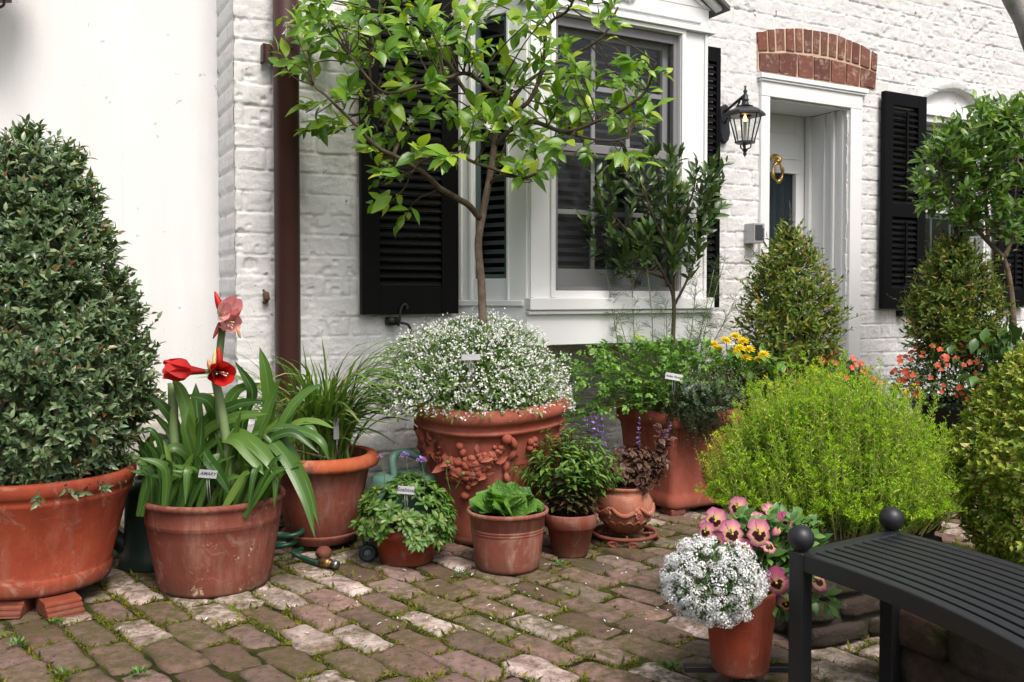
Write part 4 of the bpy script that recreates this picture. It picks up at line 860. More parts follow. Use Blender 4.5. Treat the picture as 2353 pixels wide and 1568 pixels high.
# pier-like wall carrying the stonecrop
wA, wB_ = pt(1865, 1240, 2.78), pt(2178, 1190, 3.0); WL0 = np.array([wA[0], 2.78, 0]); WL1 = np.array([(2178-CX)*3.02/F, 3.02, 0]); HW = .375
dl = nrm(WL1-WL0); dw = np.cross(ZX, dl); Lw = np.linalg.norm(WL1-WL0)
tw = thing('low_brick_wall', 'low dark mossy brick wall carrying the lime green stonecrop', 'low wall', WL0); m = MB()
z = .0; row = 0
while z < HW-.01:
    hh = .068; off = (row % 2)*.12; s0 = -.0+0
    for d_ in (.06, .19, .32):
        s = -off
        while s < Lw-.02:
            a, b = max(s, 0), min(s+.24, Lw)
            if b-a > .05: wall_brick(m, WL0+dl*((a+b)/2)+dw*(d_+rng.normal(0, .004))+ZX*(z+hh/2), b-a-.012, .118, hh-.004, dl, dw)
            s += .25
    z += .078; row += 1
m.build('brick_courses', M_oldb, tw); HWT = z-.01
m = MB(); m.box(WL0+dl*Lw/2+dw*.19+ZX*(z-.05)/2, Lw-.05, .34, z-.05, dl, dw); m.build('mortar_core', plain('dark_mortar', (.04, .036, .03), .95, .1), tw, False)
# curved retaining wall behind the bench
tr_ = thing('curved_stone_wall', 'low curved wall of dark mossy stones beneath and behind the bench', 'low wall', bp(1.98, R(20), 0)); m = MB()
for (z0_, hh, a_, LL) in ((.0, .13, R(33), .34), (.13, .125, R(34), .27)):
    a = a_
    while a > R(-14):
        L_ = LL*rng.uniform(.8, 1.25); am = a-L_/2/1.93; d_ = np.array([math.sin(am), -math.cos(am), 0]); n_ = np.array([math.cos(am), math.sin(am), 0])
        wall_brick(m, bp(1.985+rng.normal(0, .008), am, z0_+hh/2), L_-.012, .17, hh-.006, d_, n_, .013); a -= L_/1.93
g = NT('mossy_stone'); co = g.coord(); r_i = g.node('ShaderNodeNewGeometry').outputs['Random Per Island']
c = g.ramp(r_i, [(0, (.10, .065, .05)), (.4, (.20, .115, .09)), (.7, (.13, .10, .08)), (1, (.24, .17, .14))])
c = g.mix(g.ramp(g.noise(16, 7, .7, co), [(.48, 0.), (.66, .7)]), c, (.05, .04, .032)); c = g.mix(g.ramp(g.noise(6, 6, .65, co), [(.45, 0.), (.60, .85)]), c, (.060, .066, .014))
m.build('stone_courses', g.done(g.pr(c, .9, g.bump(g.noise(40, 7, .75, co), 1., .015), .2)), tr_)
# ================================================================== garden things between the pots
M_dgreen = plain('dark_green_plastic', (.012, .026, .021), .5, .4, 0, .15, 10); M_lgreen = plain('pale_green_plastic', (.10, .20, .165), .5, .4, 0, .1, 10)
zc_ = 3.72; cw = np.array([(352-CX)*zc_/F, zc_]); rw_ = .125
twc = thing('watering_can', 'dark green watering can behind the big tub and amaryllis pot', 'watering can', (cw[0], cw[1], 0)); m = MB()
m.lathe([(0, 0), (rw_*1.1, 0), (rw_*1.15, .01), (rw_*1.08, .06), (rw_*1.0, .075), (rw_*1.0, .1), (rw_*.97, .11), (rw_*.92, .30), (rw_*.95, .305), (rw_*.95, .325), (rw_*.75, .35), (rw_*.65, .36), (rw_*.6, .34)], (cw[0], cw[1], 0), 40); m.build('body', M_dgreen, twc)
m = MB(); m.tube(spline([(cw[0]-rw_*.8, cw[1]-.03, .07), (cw[0]-rw_*1.35, cw[1]-.05, .15), (cw[0]-rw_*1.95, cw[1]-.06, .31)], 8), np.linspace(.04, .022, 16)[:len(spline([(0, 0, 0), (1, 0, 0), (2, 0, 0)], 8))], 14); m.build('spout', M_dgreen, twc)
m = MB(); m.tube(spline([(cw[0]-rw_*.5, cw[1], .34), (cw[0]-rw_*.2, cw[1], .43), (cw[0]+rw_*.7, cw[1], .42), (cw[0]+rw_*1.3, cw[1], .28), (cw[0]+rw_*1.0, cw[1], .12)], 8), .013, 10); m.build('handle', M_dgreen, twc)
zh = 4.02; ch_ = np.array([(928-CX)*zh/F, zh]); tH = thing('watering_can', 'pale green watering can with arched handle behind the pincushion flower', 'watering can', (ch_[0], ch_[1], 0))
m = MB(); zt2 = hz(1092, zh); m.lathe([(0, 0), (.12, 0), (.125, .01), (.13, zt2*.5), (.125, zt2*.95), (.115, zt2), (.075, zt2+.012), (.055, zt2+.004), (.055, zt2-.05)], (ch_[0], ch_[1], 0), 40, lambda r, z, th: (r*(1+.18*np.cos(th)**2), z)); m.build('body', M_lgreen, tH)
m = MB(); m.tube(spline([(ch_[0]-.035, ch_[1]-.06, zt2-.02), (ch_[0]-.045, ch_[1]-.05, zt2+.08), (ch_[0]-.01, ch_[1], hz(1040, zh)), (ch_[0]+.06, ch_[1]+.03, hz(1055, zh)), (ch_[0]+.10, ch_[1]+.05, zt2+.0)], 8), [.017]*33, 10); m.build('handle', M_lgreen, tH)
# little hose cart wheel and green hose with brass coupling
pw = gp(845, 1291); tHC = thing('hose_cart', 'small dark hose cart wheel and frame between saucer and pincushion pot', 'hose cart', (pw[0], pw[1], 0)); M_hub = plain('wheel_dark', (.014, .028, .028), .5)
m = MB(); wv = np.array([.25, -.95, 0]); wv = nrm(wv); wu = np.cross(ZX, wv); wc = pw+ZX*.038-wv*.0
th = np.linspace(0, 2*math.pi, 25); m.tube(np.array([wc+wu*.026*math.cos(a)+ZX*.026*math.sin(a) for a in th]), .012, 10, False); w_ = m.build('wheel', M_hub, tHC)
m = MB(); m.tube([wc-wv*.01, wc+wv*.012], .017, 16); m.build('hub', plain('hub_grey', (.12, .14, .145), .5), w_)
m = MB(); m.tube(spline([wc-wv*.02, wc+np.array([-.012, .03, .03]), wc+np.array([-.028, .04, .09]), wc+np.array([-.005, .07, .16])], 6), .011, 8); m.tube([wc-wv*.02, wc-wv*.02+wu*.16], .009, 8); m.build('frame', M_hub, tHC)
pa = gp(648, 1285); hs = thing('garden_hose', 'dark green garden hose with brass coupling lying beside the saucer', 'hose', (pa[0], pa[1], 0)); M_hose = plain('green_hose', (.010, .055, .030), .4, .5)
m = MB(); pts = []
for k in range(34):
    a = k*.42; pts.append((pa[0]-.02+.075*math.cos(a)+.02*math.sin(k*.3), pa[1]+.10+.06*math.sin(a), .012+.0028*k))
pts = pts[::-1]; pb_ = gp(700, 1290); pn_ = gp(735, 1302); pts += [(pb_[0]-.05, pb_[1]+.02, .03), (pb_[0], pb_[1], .013), (pn_[0], pn_[1], .013)]
m.tube(spline(pts, 5), .011, 8); m.build('tube', M_hose, hs)
m = MB(); pe_ = gp(790, 1312); dv = nrm(np.array([pe_[0]-pn_[0], pe_[1]-pn_[1], 0])); b0 = np.array([pn_[0], pn_[1], .02])
m.tube([b0, b0+dv*.012, b0+dv*.013, b0+dv*.052, b0+dv*.053, b0+dv*.062], [.014, .014, .021, .021, .015, .015], 6); m.build('coupling', plain('old_brass', (.22, .13, .05), .42, .5, .85, .3, 60), hs)
m = MB(); m.tube([b0+dv*.062, b0+dv*.078, b0+dv*.079, b0+dv*.092], [.013, .013, .017, .016], 12); m.build('connector', plain('dull_steel', (.3, .3, .3), .35, .5, .9), hs)
# plant labels
M_tag = plain('tag_zinc', (.26, .26, .27), .5, .4, .2, .25, 40)
M_ink = plain('ink', (.02, .02, .025), .7)
def plant_tag(p, w, h, label, text=None, roll=0., tilt=.5, stake=True, txtsize=None, yaw=0.):
    t = thing('plant_label', label, 'plant label', (p[0], p[1], p[2])); ax = np.array([math.cos(yaw)*math.cos(roll), math.sin(yaw), math.sin(roll)]); ax = nrm(ax)
    nv = nrm(np.array([math.sin(yaw)*.6, -1, tilt])); nv = nrm(nv-ax*np.dot(nv, ax)); ay = np.cross(nv, ax)
    m = MB(); m.box(p, w*.92, h*.9, .003, ax, ay, nv); m.build('plate', M_tag, t, False)
    if stake:
        m = MB(); dn = nrm(np.array([0, .15, -1])); m.tube([p-ay*h*.3+ax*w*.06-nv*.004, p+dn*.14+ax*w*.06], .0016, 5); m.tube([p-ay*h*.3-ax*w*.06-nv*.004, p+dn*.14-ax*w*.06], .0016, 5); m.build('stake', plain('wire', (.35, .35, .36), .4, .5, .8), t)
    if text:
        for i, (tx_, sz, dx, dy) in enumerate(text):
            cu = bpy.data.curves.new('writing', 'FONT'); cu.body = tx_; cu.size = sz; cu.align_x = 'CENTER'; cu.align_y = 'CENTER'; cu.extrude = .0002; cu.shear = .3; cu.offset = .0004
            cu.materials.append(M_ink); tmp = bpy.data.objects.new('writing_curve', cu); me_ = bpy.data.meshes.new_from_object(tmp); bpy.data.objects.remove(tmp); ob = bpy.data.objects.new('writing', me_); COL.objects.link(ob)
            from mathutils import Matrix
            M4 = Matrix(((ax[0], ay[0], nv[0], 0), (ax[1], ay[1], nv[1], 0), (ax[2], ay[2], nv[2], 0), (0, 0, 0, 1))); q = nv*.0022+ax*dx+ay*dy; M4.translation = Vector(q); ob.parent = t; ob.matrix_local = M4
    return t
# ================================================================== plants
BARK = lambda n, a, b: (lambda g: g.done(g.pr(g.mix(g.ramp(g.noise(18, 6, .7), [(.35, 0.), (.65, 1.)]), a, b), .85, g.bump(g.noise(50, 6, .7), .6, .006), .2)))(NT(n))
M_bark = BARK('grey_brown_bark', (.085, .062, .045), (.20, .155, .115)); M_twig = BARK('dark_twig', (.045, .035, .022), (.10, .08, .05)); M_gstem = plain('green_stem', (.10, .16, .04), .6, .3)
M_rstem = plain('dark_red_stem', (.06, .03, .02), .6, .3)
def plant(name, label, cat, loc, group=None): return thing(name, label, cat, loc, group)
def prof_shrub(C, prof, n, zr, noise=.08, inset=.06):
    """points on a bumpy body of revolution: positions and outward directions"""
    zs = np.array([p[0] for p in prof]); rs = np.array([p[1] for p in prof]); zg = np.linspace(zs[0], zs[-1], 200); rg = np.interp(zg, zs, rs)
    w = rg+.03; z = rng.choice(zg, n, p=w/w.sum())+rng.normal(0, .006, n); th = rng.uniform(0, 2*math.pi, n)
    r = np.interp(z, zs, rs); dr = np.gradient(rg, zg); sl = np.interp(z, zg, dr)
    bump = 1+noise*2*fbm(th*2.2+np.sin(th)*2, z*7, 3)*2
    rr = np.maximum(r*bump-inset, .005)
    P = np.stack([C[0]+rr*np.cos(th), C[1]+rr*np.sin(th), z], 1); D = nrm(np.stack([np.cos(th), np.sin(th), -np.clip(sl, -3, 1.2)*.8], 1)); return P, D
# ---------------------------------------------------------------- big clipped shrub
YA = cA[1]; pxr = lambda px, Y: (px-75)*Y/F
prof = [(hz(y, YA), pxr(x, YA)) for x, y in ((285, 1075), (335, 990), (352, 900), (342, 810), (310, 700), (276, 610), (256, 510), (232, 435), (210, 392), (186, 358), (135, 338))]
sh = plant('clipped_shrub', 'big glossy dark green clipped shrub in the huge tub at left', 'shrub', (cA[0], cA[1], hA-.03))
lm, sm = MB(), MB(); tpl = leaf_tpl(.50, .22, .3, 3)
P, D = prof_shrub(cA, prof, 2300, None, .09, .125); shoots(lm, sm, P, nrm(D+rdir(len(P))*.45+np.array([0, 0, .25])), rng.uniform(.05, .10, len(P)), 10, .040, tpl, .8, .5, .2, .0012)
P, D = prof_shrub(cA, prof, 900, None, .06, .07); P, D = P[P[:, 2] < hA+.6], D[P[:, 2] < hA+.6]
shoots(lm, sm, P[:160], nrm(D[:160]+rdir(160)*.6+np.array([0, 0, .5])), rng.uniform(.05, .11, 160), 7, .036, tpl, .7, .5, .3, .0012)
P, D = prof_shrub(cA, prof, 4200, None, .05, .17); inst(lm, tpl, P, nrm(rdir(len(P))+D), D, rng.uniform(.045, .07, len(P)))
P, D = prof_shrub(cA, prof, 26, None, .05, .0); P[:, 2] = hA+rng.uniform(-.01, .05, 26); P[:, :2] = cA+(P[:, :2]-cA)*.9
shoots(lm, sm, P, nrm(D*np.array([1, 1, 0])+np.array([0, 0, -.8])), rng.uniform(.06, .13, 26), 8, .036, tpl, .7, .4, .2, .0012)
M_shrub = leaf_mat('shrub_leaf', [(0, (.038, .074, .032)), (.4, (.078, .132, .056)), (.75, (.13, .19, .088)), (.93, (.20, .24, .13)), (.965, (.13, .05, .02)), (1, (.16, .16, .05))], .33, .18, spec=.7)
lm.build('foliage', M_shrub, sh); m = MB()
for k in range(5): a = k*1.3; m.tube(spline([(cA[0]+.05*math.cos(a), cA[1]+.05*math.sin(a), hA-.06), (cA[0]+.12*math.cos(a), cA[1]+.12*math.sin(a), hA+.3), (cA[0]+.1*math.cos(a+1), cA[1]+.1*math.sin(a+1), hA+.9)], 6), np.linspace(.018, .006, 13)[:len(spline([(0, 0, 0), (1, 0, 0), (2, 0, 0)], 6))], 7)
m.V += sm.V; off = m.n; [m.F.setdefault(k, []).extend([f+off for f in fl]) for k, fl in sm.F.items()]; m.U += sm.U; m.n += sm.n
m.build('stem', M_twig, sh)
# ---------------------------------------------------------------- amaryllis
def strap(mb, pts, w, fold=.25, tipw=.12, twist=0., n=9, facing=None):
    """long strap leaf along 3-D points"""
    S = spline(pts, n); k = len(S); T = np.gradient(S, axis=0); T = nrm(T)
    f0 = nrm(np.array([0, -.75, .65])) if facing is None else nrm(facing)
    V_ = []; UV = []
    for i in range(k):
        t = i/(k-1); ww = w/2*(min(1, .55+t*1.6))*(1 if t < .55 else max(.03, 1-((t-.55)/.45)**2.2))
        s = nrm(np.cross(T[i], f0)); nn = np.cross(s, T[i]); nn = nn if np.dot(nn, f0) > 0 else -nn; s = nrm(s+nn*twist*t)
        for j, q in enumerate((-1, -.5, 0, .5, 1)): V_.append(S[i]+s*ww*q+nn*abs(q)**1.4*ww*fold); UV.append((t, j/4))
    Q = [[i*5+j, i*5+j+1, i*5+j+6, i*5+j+5] for i in range(k-1) for j in range(4)]; mb.add(V_, np.array(Q), UV)
YB = cB[1]; am = plant('amaryllis', 'red and pink flowering amaryllis with long arching strap leaves', 'flowering plant', (cB[0], cB[1], hB*.86))
def ppx(l, Y0, z0=0): return [pt(x, y, Y0+(d if len(p_) > 2 else 0)) for p_ in l for (x, y, d) in [tuple(p_)+(0,)*(3-len(p_))]]
lm = MB(); px2 = lambda w: w*YB/F
leaves = [([(548, 1120), (596, 1015, -.05), (648, 1040, -.12), (700, 1140, -.2), (724, 1236, -.24)], 40), ([(552, 1110), (600, 1000, -.03), (655, 1035, -.07), (705, 1115, -.12), (732, 1206, -.15)], 36),
 ([(520, 1090, -.05), (535, 1005, -.08), (575, 1015, -.13), (620, 1060, -.18), (640, 1106, -.2)], 46), ([(515, 1010, -.08), (545, 1012, -.13), (580, 1050, -.17), (606, 1090, -.2)], 44), ([(500, 1100, -.08), (470, 1040, -.12), (478, 1055, -.17), (510, 1100, -.2), (534, 1146, -.21)], 36),
 ([(565, 1090), (610, 992, -.04), (690, 990, -.07), (738, 1015, -.1), (757, 1060, -.1)], 32), ([(560, 1090), (600, 980, .02), (628, 910, .03), (645, 868, .02)], 46), ([(585, 1090, .05), (618, 960, .06), (612, 860, .05), (597, 798, .05)], 44),
 ([(425, 1110, -.02), (436, 985, -.05), (418, 905, -.05), (395, 868, -.06)], 42), ([(470, 1110, .02), (500, 985, .05), (480, 925, .0), (430, 908, -.05)], 52), ([(420, 1105), (405, 985, -.02), (375, 935, -.05), (338, 905, -.07)], 34),
 ([(455, 1125, -.05), (440, 1040, -.1), (425, 980, -.12), (436, 930, -.1)], 26), ([(458, 1130, -.13), (446, 1085, -.19), (432, 1085, -.23), (426, 1160, -.25)], 25), ([(590, 1130, -.13), (592, 1075, -.19), (582, 1100, -.23), (568, 1190, -.24)], 21), ([(615, 1125, -.1), (626, 1078, -.16), (634, 1100, -.19), (630, 1168, -.2)], 22),
 ([(600, 1080, .04), (660, 955, .08), (700, 905, .1), (745, 880, .1)], 34), ([(610, 1080, .02), (665, 985, .02), (720, 968, .0), (770, 985, -.03)], 30), ([(535, 1100, .05), (560, 965, .1), (580, 900, .1), (540, 830, .1)], 42), ([(500, 1100, .06), (520, 960, .1), (545, 900, .12), (600, 880, .1)], 44),
 ([(575, 1100, -.04), (620, 1010, -.06), (668, 1035, -.06), (690, 1075, -.08)], 34), ([(450, 1110, .05), (470, 985, .1), (520, 935, .1), (560, 960, .05)], 46), ([(380, 1115, -.05), (372, 1030, -.08), (350, 990, -.1), (325, 985, -.1)], 18), ([(360, 1120), (352, 1040), (346, 985, -.02)], 16), ([(395, 1120, -.1), (390, 1060, -.12), (376, 1010, -.12)], 15), ([(345, 1125), (338, 1060), (335, 1008)], 15),
 ([(640, 1075, .02), (690, 985, .0), (716, 985, -.02), (740, 1030, -.03)], 26), ([(555, 1100, -.06), (570, 1040, -.1), (600, 1040, -.14), (616, 1120, -.17)], 30), ([(435, 1115, -.1), (450, 1060, -.14), (462, 1020, -.15)], 28), ([(480, 1110, .08), (455, 960, .12), (450, 880, .14)], 40)]
for l, w in leaves: strap(lm, ppx(l, YB), px2(w*.72), .24, twist=rng.normal(0, .25))
for k in range(120):
    x0 = rng.uniform(340, 632); dx = rng.normal(0, 38)+(x0-488)*.15; hh = rng.uniform(50, 185); dd = rng.uniform(-.22, .14); hh = hh if dd > -.1 else hh*.5; bs_ = np.array([(x0-CX)*YB/F*.9+cB[0]*.1, YB+dd, hB*.86])
    strap(lm, [bs_]+ppx([(x0+dx*.4, 1125-hh*.6, dd), (x0+dx*1.2, 1125-hh, dd-.03)], YB), px2(rng.uniform(9, 21)), .24)
for k in range(14):
    x0 = rng.uniform(420, 600); sg_ = 1 if rng.random() < .68 else -1; L_ = rng.uniform(90, 200) if sg_ > 0 else rng.uniform(55, 105); yb = 1115; dd = rng.uniform(-.12, .12); up_ = rng.uniform(.7, 1.25)
    strap(lm, ppx([(x0, yb, dd), (x0+sg_*L_*.22, yb-L_*.65*up_, dd-.02), (x0+sg_*L_*.62, yb-L_*.9*up_, dd-.04), (x0+sg_*L_*1.0, yb-L_*(.55 if rng.random() < .6 else .95)*up_, dd-.06)], YB), px2(rng.uniform(16, 27)), .25, twist=rng.normal(0, .3))
M_amleaf = leaf_mat('amaryllis_leaf', [(0, (.020, .056, .010)), (.4, (.040, .094, .015)), (.8, (.062, .13, .020)), (1, (.12, .19, .035))], .36, .28, rib=(.10, .18, .06), ribw=.05, spec=.5); lm.build('leaves', M_amleaf, am)
M_scape = plain('flower_stalk_green', (.17, .24, .10), .45, .4, 0, .2, 12)
sc1 = ppx([(502, 1125, .02), (506, 1000, .02), (500, 880, .02), (506, 800, .02), (514, 728, .02)], YB); m = MB(); m.tube(spline(sc1, 6), px2(8.5), 10); m.build('flower_stalk', M_scape, am)
sc2 = ppx([(532, 1120, -.06), (520, 1010, -.07), (505, 920, -.07), (490, 852, -.07)], YB); m = MB(); m.tube(spline(sc2, 6), [px2(11)]*6+[px2(10.5)]*6+list(np.linspace(px2(10.5), px2(8), 6)), 10); m.build('flower_stalk', M_scape, am)
sc3 = ppx([(410, 1120, -.02), (400, 1000, -.02), (397, 880, -.02)], YB); m = MB(); m.tube(spline(sc3, 6), px2(11), 10); m.build('flower_stalk', M_scape, am)
def flower_mat(name, deep, edge, throat):
    g = NT(name); sp = g.node('ShaderNodeSeparateXYZ'); g.l.new(g.coord('UV'), sp.inputs[0])
    c = g.ramp(sp.outputs[0], [(0, throat), (.28, deep), (.75, edge), (1, edge)]); c = g.mix(g.math('MULTIPLY', g.noise(40, 4), .25), c, deep)
    p = g.pr(c, .42, None, .4); t = g.node('ShaderNodeBsdfTranslucent'); g.set(t, 'Color', c); ms = g.node('ShaderNodeMixShader'); ms.inputs[0].default_value = .3
    g.l.new(p, ms.inputs[1]); g.l.new(t.outputs[0], ms.inputs[2]); return g.done(ms.outputs[0])
M_red = flower_mat('red_petal', (.42, .012, .010), (.62, .022, .018), (.20, .01, .008)); M_pink = flower_mat('pink_petal', (.84, .62, .56), (.78, .30, .32), (.66, .68, .36))
M_throat = plain('pale_filament', (.8, .6, .5), .5)
def trumpet(name, parent, base, d, L, opn, mat, np_=6, r0=.006, pw=1.0, stamens=True, flare=2.2, droop=0.):
    d = nrm(d); a = nrm(np.cross(d, [0, 0, 1.])) if abs(d[2]) < .95 else np.array([1., 0, 0]); b = np.cross(d, a); m = MB(); n = 9
    for k in range(np_):
        ph = k*2*math.pi/np_+.3; off = 1. if k % 2 else .93; V_ = []; UV = []
        for i in range(n):
            t = i/(n-1); rad = r0+opn*(t**flare)*off; ln = L*(t-.25*max(0, t-.75)*(opn/L)); wd = pw*(L*.40)*(math.sin(math.pi*min(1, .10+t*.86))**.75)*.5; wd = min(wd, (rad+.004)*1.35 if t < .7 else wd)
            for j, q in enumerate((-1, -.5, 0, .5, 1)):
                an = ph+q*wd/max(rad, .006)*.8 if rad < .02 else ph
                dirr = a*math.cos(an)+b*math.sin(an); side = -a*math.sin(ph)+b*math.cos(ph)
                p = base+d*ln+dirr*rad+(side*q*wd if rad >= .02 else 0)-d*abs(q)**2*.12*wd+ZX*(-droop*t*t); V_.append(p); UV.append((t, j/4))
        m.add(V_, np.array([[i*5+j, i*5+j+1, i*5+j+6, i*5+j+5] for i in range(n-1) for j in range(4)]), UV)
    f = m.build(name, mat, parent)
    if stamens:
        m = MB()
        for k in range(5):
            q = a*rng.normal(0, .008)+b*rng.normal(0, .008); m.tube(spline([base, base+d*L*.5+q*.5, base+d*L*.8+q-ZX*.004], 4), .0014, 5); m.sphere(base+d*L*.81+q-ZX*.004, .003, 6, 4)
        m.build('stamens', M_throat, f)
    return f
def bud(parent, p0, p1, r, mat, name='flower_bud'):
    m = MB(); p0, p1 = np.asarray(p0), np.asarray(p1); t = np.linspace(0, 1, 9); m.tube(p0+(p1-p0)*t[:, None], r*np.sin(np.pi*(.08+.88*t**.8))**.8, 8); return m.build(name, mat, parent)
top2 = sc2[-1]; q = lambda x, y, d: pt(x, y, YB+d)
trumpet('flower', am, q(472, 853, -.08), q(383, 848, -.14)-q(472, 853, -.08), .150, .027, M_red, 6, .008, 1.35, False, 1.0)
trumpet('flower', am, q(492, 855, -.07), q(529, 862, -.21)-q(492, 855, -.07), .115, .036, M_red, 6, .009, 1.75, True, 1.15)
m = MB(); m.tube([top2, q(472, 853, -.08)], px2(5), 8); m.tube([top2, q(497, 855, -.08)], px2(5), 8); m.build('flower_neck', M_scape, am)
bud(am, q(487, 852, -.09), q(478, 826, -.09), px2(7), plain('bud_orange', (.45, .22, .08), .5)); bud(am, q(490, 850, -.07), q(495, 800, -.06), px2(5), plain('bud_cream', (.55, .5, .22), .5)); bud(am, q(505, 852, -.02), q(503, 798, -.02), px2(9), M_red)
top1 = sc1[-1]; trumpet('flower', am, top1, q(546, 690, -.02)-q(520, 722, .02), .095, .017, M_pink, 6, .016, 1.7, False, .35); trumpet('flower', am, top1+np.array([0, -.01, -.01]), q(556, 750, -.06)-q(518, 736, .02), .085, .020, M_pink, 6, .014, 1.7, True, .45)
bud(am, top1, q(494, 670, .02), px2(9), M_red); bud(am, q(513, 730, .0), q(490, 778, -.03), px2(6), plain('bud_brown_red', (.22, .03, .02), .5)); bud(am, q(545, 752, -.05), q(553, 778, -.05), px2(4), plain('bud_tan', (.5, .28, .12), .5))
plant_tag(pt(478, 1089, YB-.235), px2(42), px2(20), 'small white plant label leaning among the amaryllis leaves', [('AMARY', px2(10), 0, 0)], -.08)
# ---------------------------------------------------------------- grass in the roll-rim pot
YC = cC[1]; gr = plant('grass_plant', 'clump of thin arching grass leaves in the rolled-rim pot', 'grass plant', (cC[0], cC[1], hC-.06)); lm = MB(); n = 430
for k in range(n):
    a = rng.uniform(0, 6.28); lean = rng.uniform(.05, 1.0)**.8; L = rng.uniform(.28, .62); b0 = np.array([cC[0]+rng.normal(0, .05), cC[1]+rng.normal(0, .05), hC-.06]); d = np.array([math.cos(a), math.sin(a), 0])
    if d[1] > .2: L *= .7
    if k < 55: d = nrm(np.array([1., -.25, 0])+rdir(1)[0]*.35*np.array([1, 1, 0])); L = rng.uniform(.38, .70); lean = rng.uniform(.5, 1.0)
    if rng.random() < .12: L *= .6; lean *= 1.4
    drp = rng.uniform(.2, .9)*lean
    pts = [b0, b0+d*L*.22*lean+ZX*L*.42, b0+d*L*.58*lean+ZX*L*(.78-.15*drp), b0+d*L*(.98*lean)+ZX*L*(1.0-.62*drp)]
    strap(lm, pts, rng.uniform(.009, .018), .25, n=4, facing=np.array([-d[0]*.7, -d[1]*.7-.4, .6]))
lm.build('blades', leaf_mat('grass_blade', [(0, (.045, .105, .016)), (.45, (.085, .17, .028)), (.8, (.13, .21, .045)), (.93, (.20, .22, .08)), (1, (.22, .13, .06))], .45, .3, spec=.35), gr)
m = MB()
for k in range(40): b0 = np.array([cC[0]+rng.normal(0, .06), cC[1]+rng.normal(0, .06), hC-.07]); m.tube(spline([b0, b0+np.array([rng.normal(0, .03), rng.normal(0, .03), .05]), b0+np.array([rng.normal(0, .09), rng.normal(0, .05), .11])], 4), .002, 4)
m.build('dry_stems', plain('dry_stem', (.14, .10, .06), .8), gr)
plant_tag(pt(773, 985, YC-.14), px2(15), px2(60), 'upright narrow grey plant label in the grass pot', None, .03, .15)
# ---------------------------------------------------------------- citrus tree in the urn
YU = cU[1]; ct_ = plant('citrus_tree', 'small citrus tree with white blossom growing from the garland urn', 'tree', (cU[0], cU[1], hU-.04)); UP = lambda l: ppx(l, YU)
br_ = {'trunk': (UP([(1113, 960), (1110, 780), (1106, 650, -.01), (1099, 560), (1110, 490, .01), (1126, 400, .02), (1136, 330, .03), (1142, 255, .04)]), .0205, .013),
 'a': (UP([(1102, 500), (1075, 470, -.05), (1010, 436, -.12), (965, 395, -.17), (905, 358, -.2), (862, 335, -.24), (830, 300, -.26), (780, 250, -.3), (725, 205, -.3)]), .0155, .005),
 'b': (UP([(1137, 335, .03), (1180, 292, .0), (1225, 281, -.05), (1300, 305, -.1), (1380, 276, -.15), (1446, 243, -.2), (1482, 205, -.22), (1500, 150, -.25)]), .0125, .005),
 'c': (UP([(1142, 270, .04), (1186, 250, .0), (1170, 225, -.1), (1126, 205, -.15), (1074, 173, -.2), (1030, 182, -.25), (960, 205, -.28), (880, 215, -.3), (800, 130, -.3)]), .0125, .005),
 'd': (UP([(1160, 280, .04), (1215, 230, .06), (1240, 175, .08), (1254, 120, .08), (1257, 74, .06), (1275, 40, .05), (1315, 15, .0), (1340, -60)]), .011, .006),
 'e': (UP([(1200, 411, -.2), (1100, 375, -.25), (1040, 348, -.25), (975, 365, -.2), (940, 400, -.18)]), .0075, .0055),
 'e2': (UP([(1125, 420, .02), (1150, 405, -.08), (1200, 411, -.2), (1235, 398, -.25)]), .009, .006),
 'f': (UP([(1136, 330, .03), (1100, 260, .12), (1050, 180, .2), (1000, 90, .22), (960, 20, .2), (940, -60, .2)]), .012, .006),
 'g': (UP([(1140, 300, .04), (1200, 200, .2), (1290, 140, .28), (1380, 90, .3), (1420, 20, .3)]), .011, .005),
 'h': (UP([(905, 358, -.2), (915, 310, -.1), (870, 260, .0), (850, 160, .05), (870, 60, .05), (880, -40, .05)]), .009, .005),
 'i': (UP([(1300, 305, -.1), (1380, 325, -.15), (1440, 318, -.15)]), .006, .004)}
m = MB(); bpts = []
for k, (p_, r0_, r1_) in br_.items():
    S = spline(p_, 7); S = S+np.cumsum(rng.normal(0, .0012, S.shape), 0)*(k != 'trunk'); m.tube(S, np.linspace(r0_, r1_, len(S)), 9)
    if k == 'trunk': m.build('trunk', M_bark, ct_); m = MB(); bpts.append(S[-14:])
    else: bpts.append(S)
bpts = np.concatenate(bpts)
clus = [(700, 20), (690, 60), (735, 85), (800, 55), (770, 130), (860, 40), (950, 30), (1000, 70), (1080, 60), (1100, 130), (960, 120), (850, 160), (720, 165), (740, 270), (735, 310), (790, 230), (900, 250), (830, 310), (960, 210), (1000, 280), (1060, 200), (1130, 200), (1140, 300), (1080, 330), (1180, 250), (1220, 330), (1050, 385), (1130, 365), (1200, 60), (1280, 30), (1260, 110), (1330, 120), (1390, 60), (1410, 10), (1310, 190), (1280, 220), (1330, 150), (1440, 150), (1490, 180), (1450, 210), (1400, 240), (1480, 260), (1500, 150), (1340, 250), (1400, 290), (1320, 290), (1290, 340), (1340, 345), (1420, 355), (1220, 420), (1190, 380), (895, 420), (910, 400), (925, 490), (885, 480), (950, 350), (1180, 290), (1250, 270), (680, 150), (820, 90), (780, 30), (920, 80), (1040, 120), (1150, 130), (1000, 160), (900, 190), (1020, 235), (1110, 250), (940, 290), (880, 330), (840, 230), (1230, 150), (1480, 300), (720, -20), (800, -40), (900, -40), (1010, -30), (1100, -30), (1220, -40), (1320, -30), (1040, 20), (1150, 20), (1370, 180), (1080, 285), (1210, 200), (990, 110), (870, 110), (760, 70), (710, 110)]
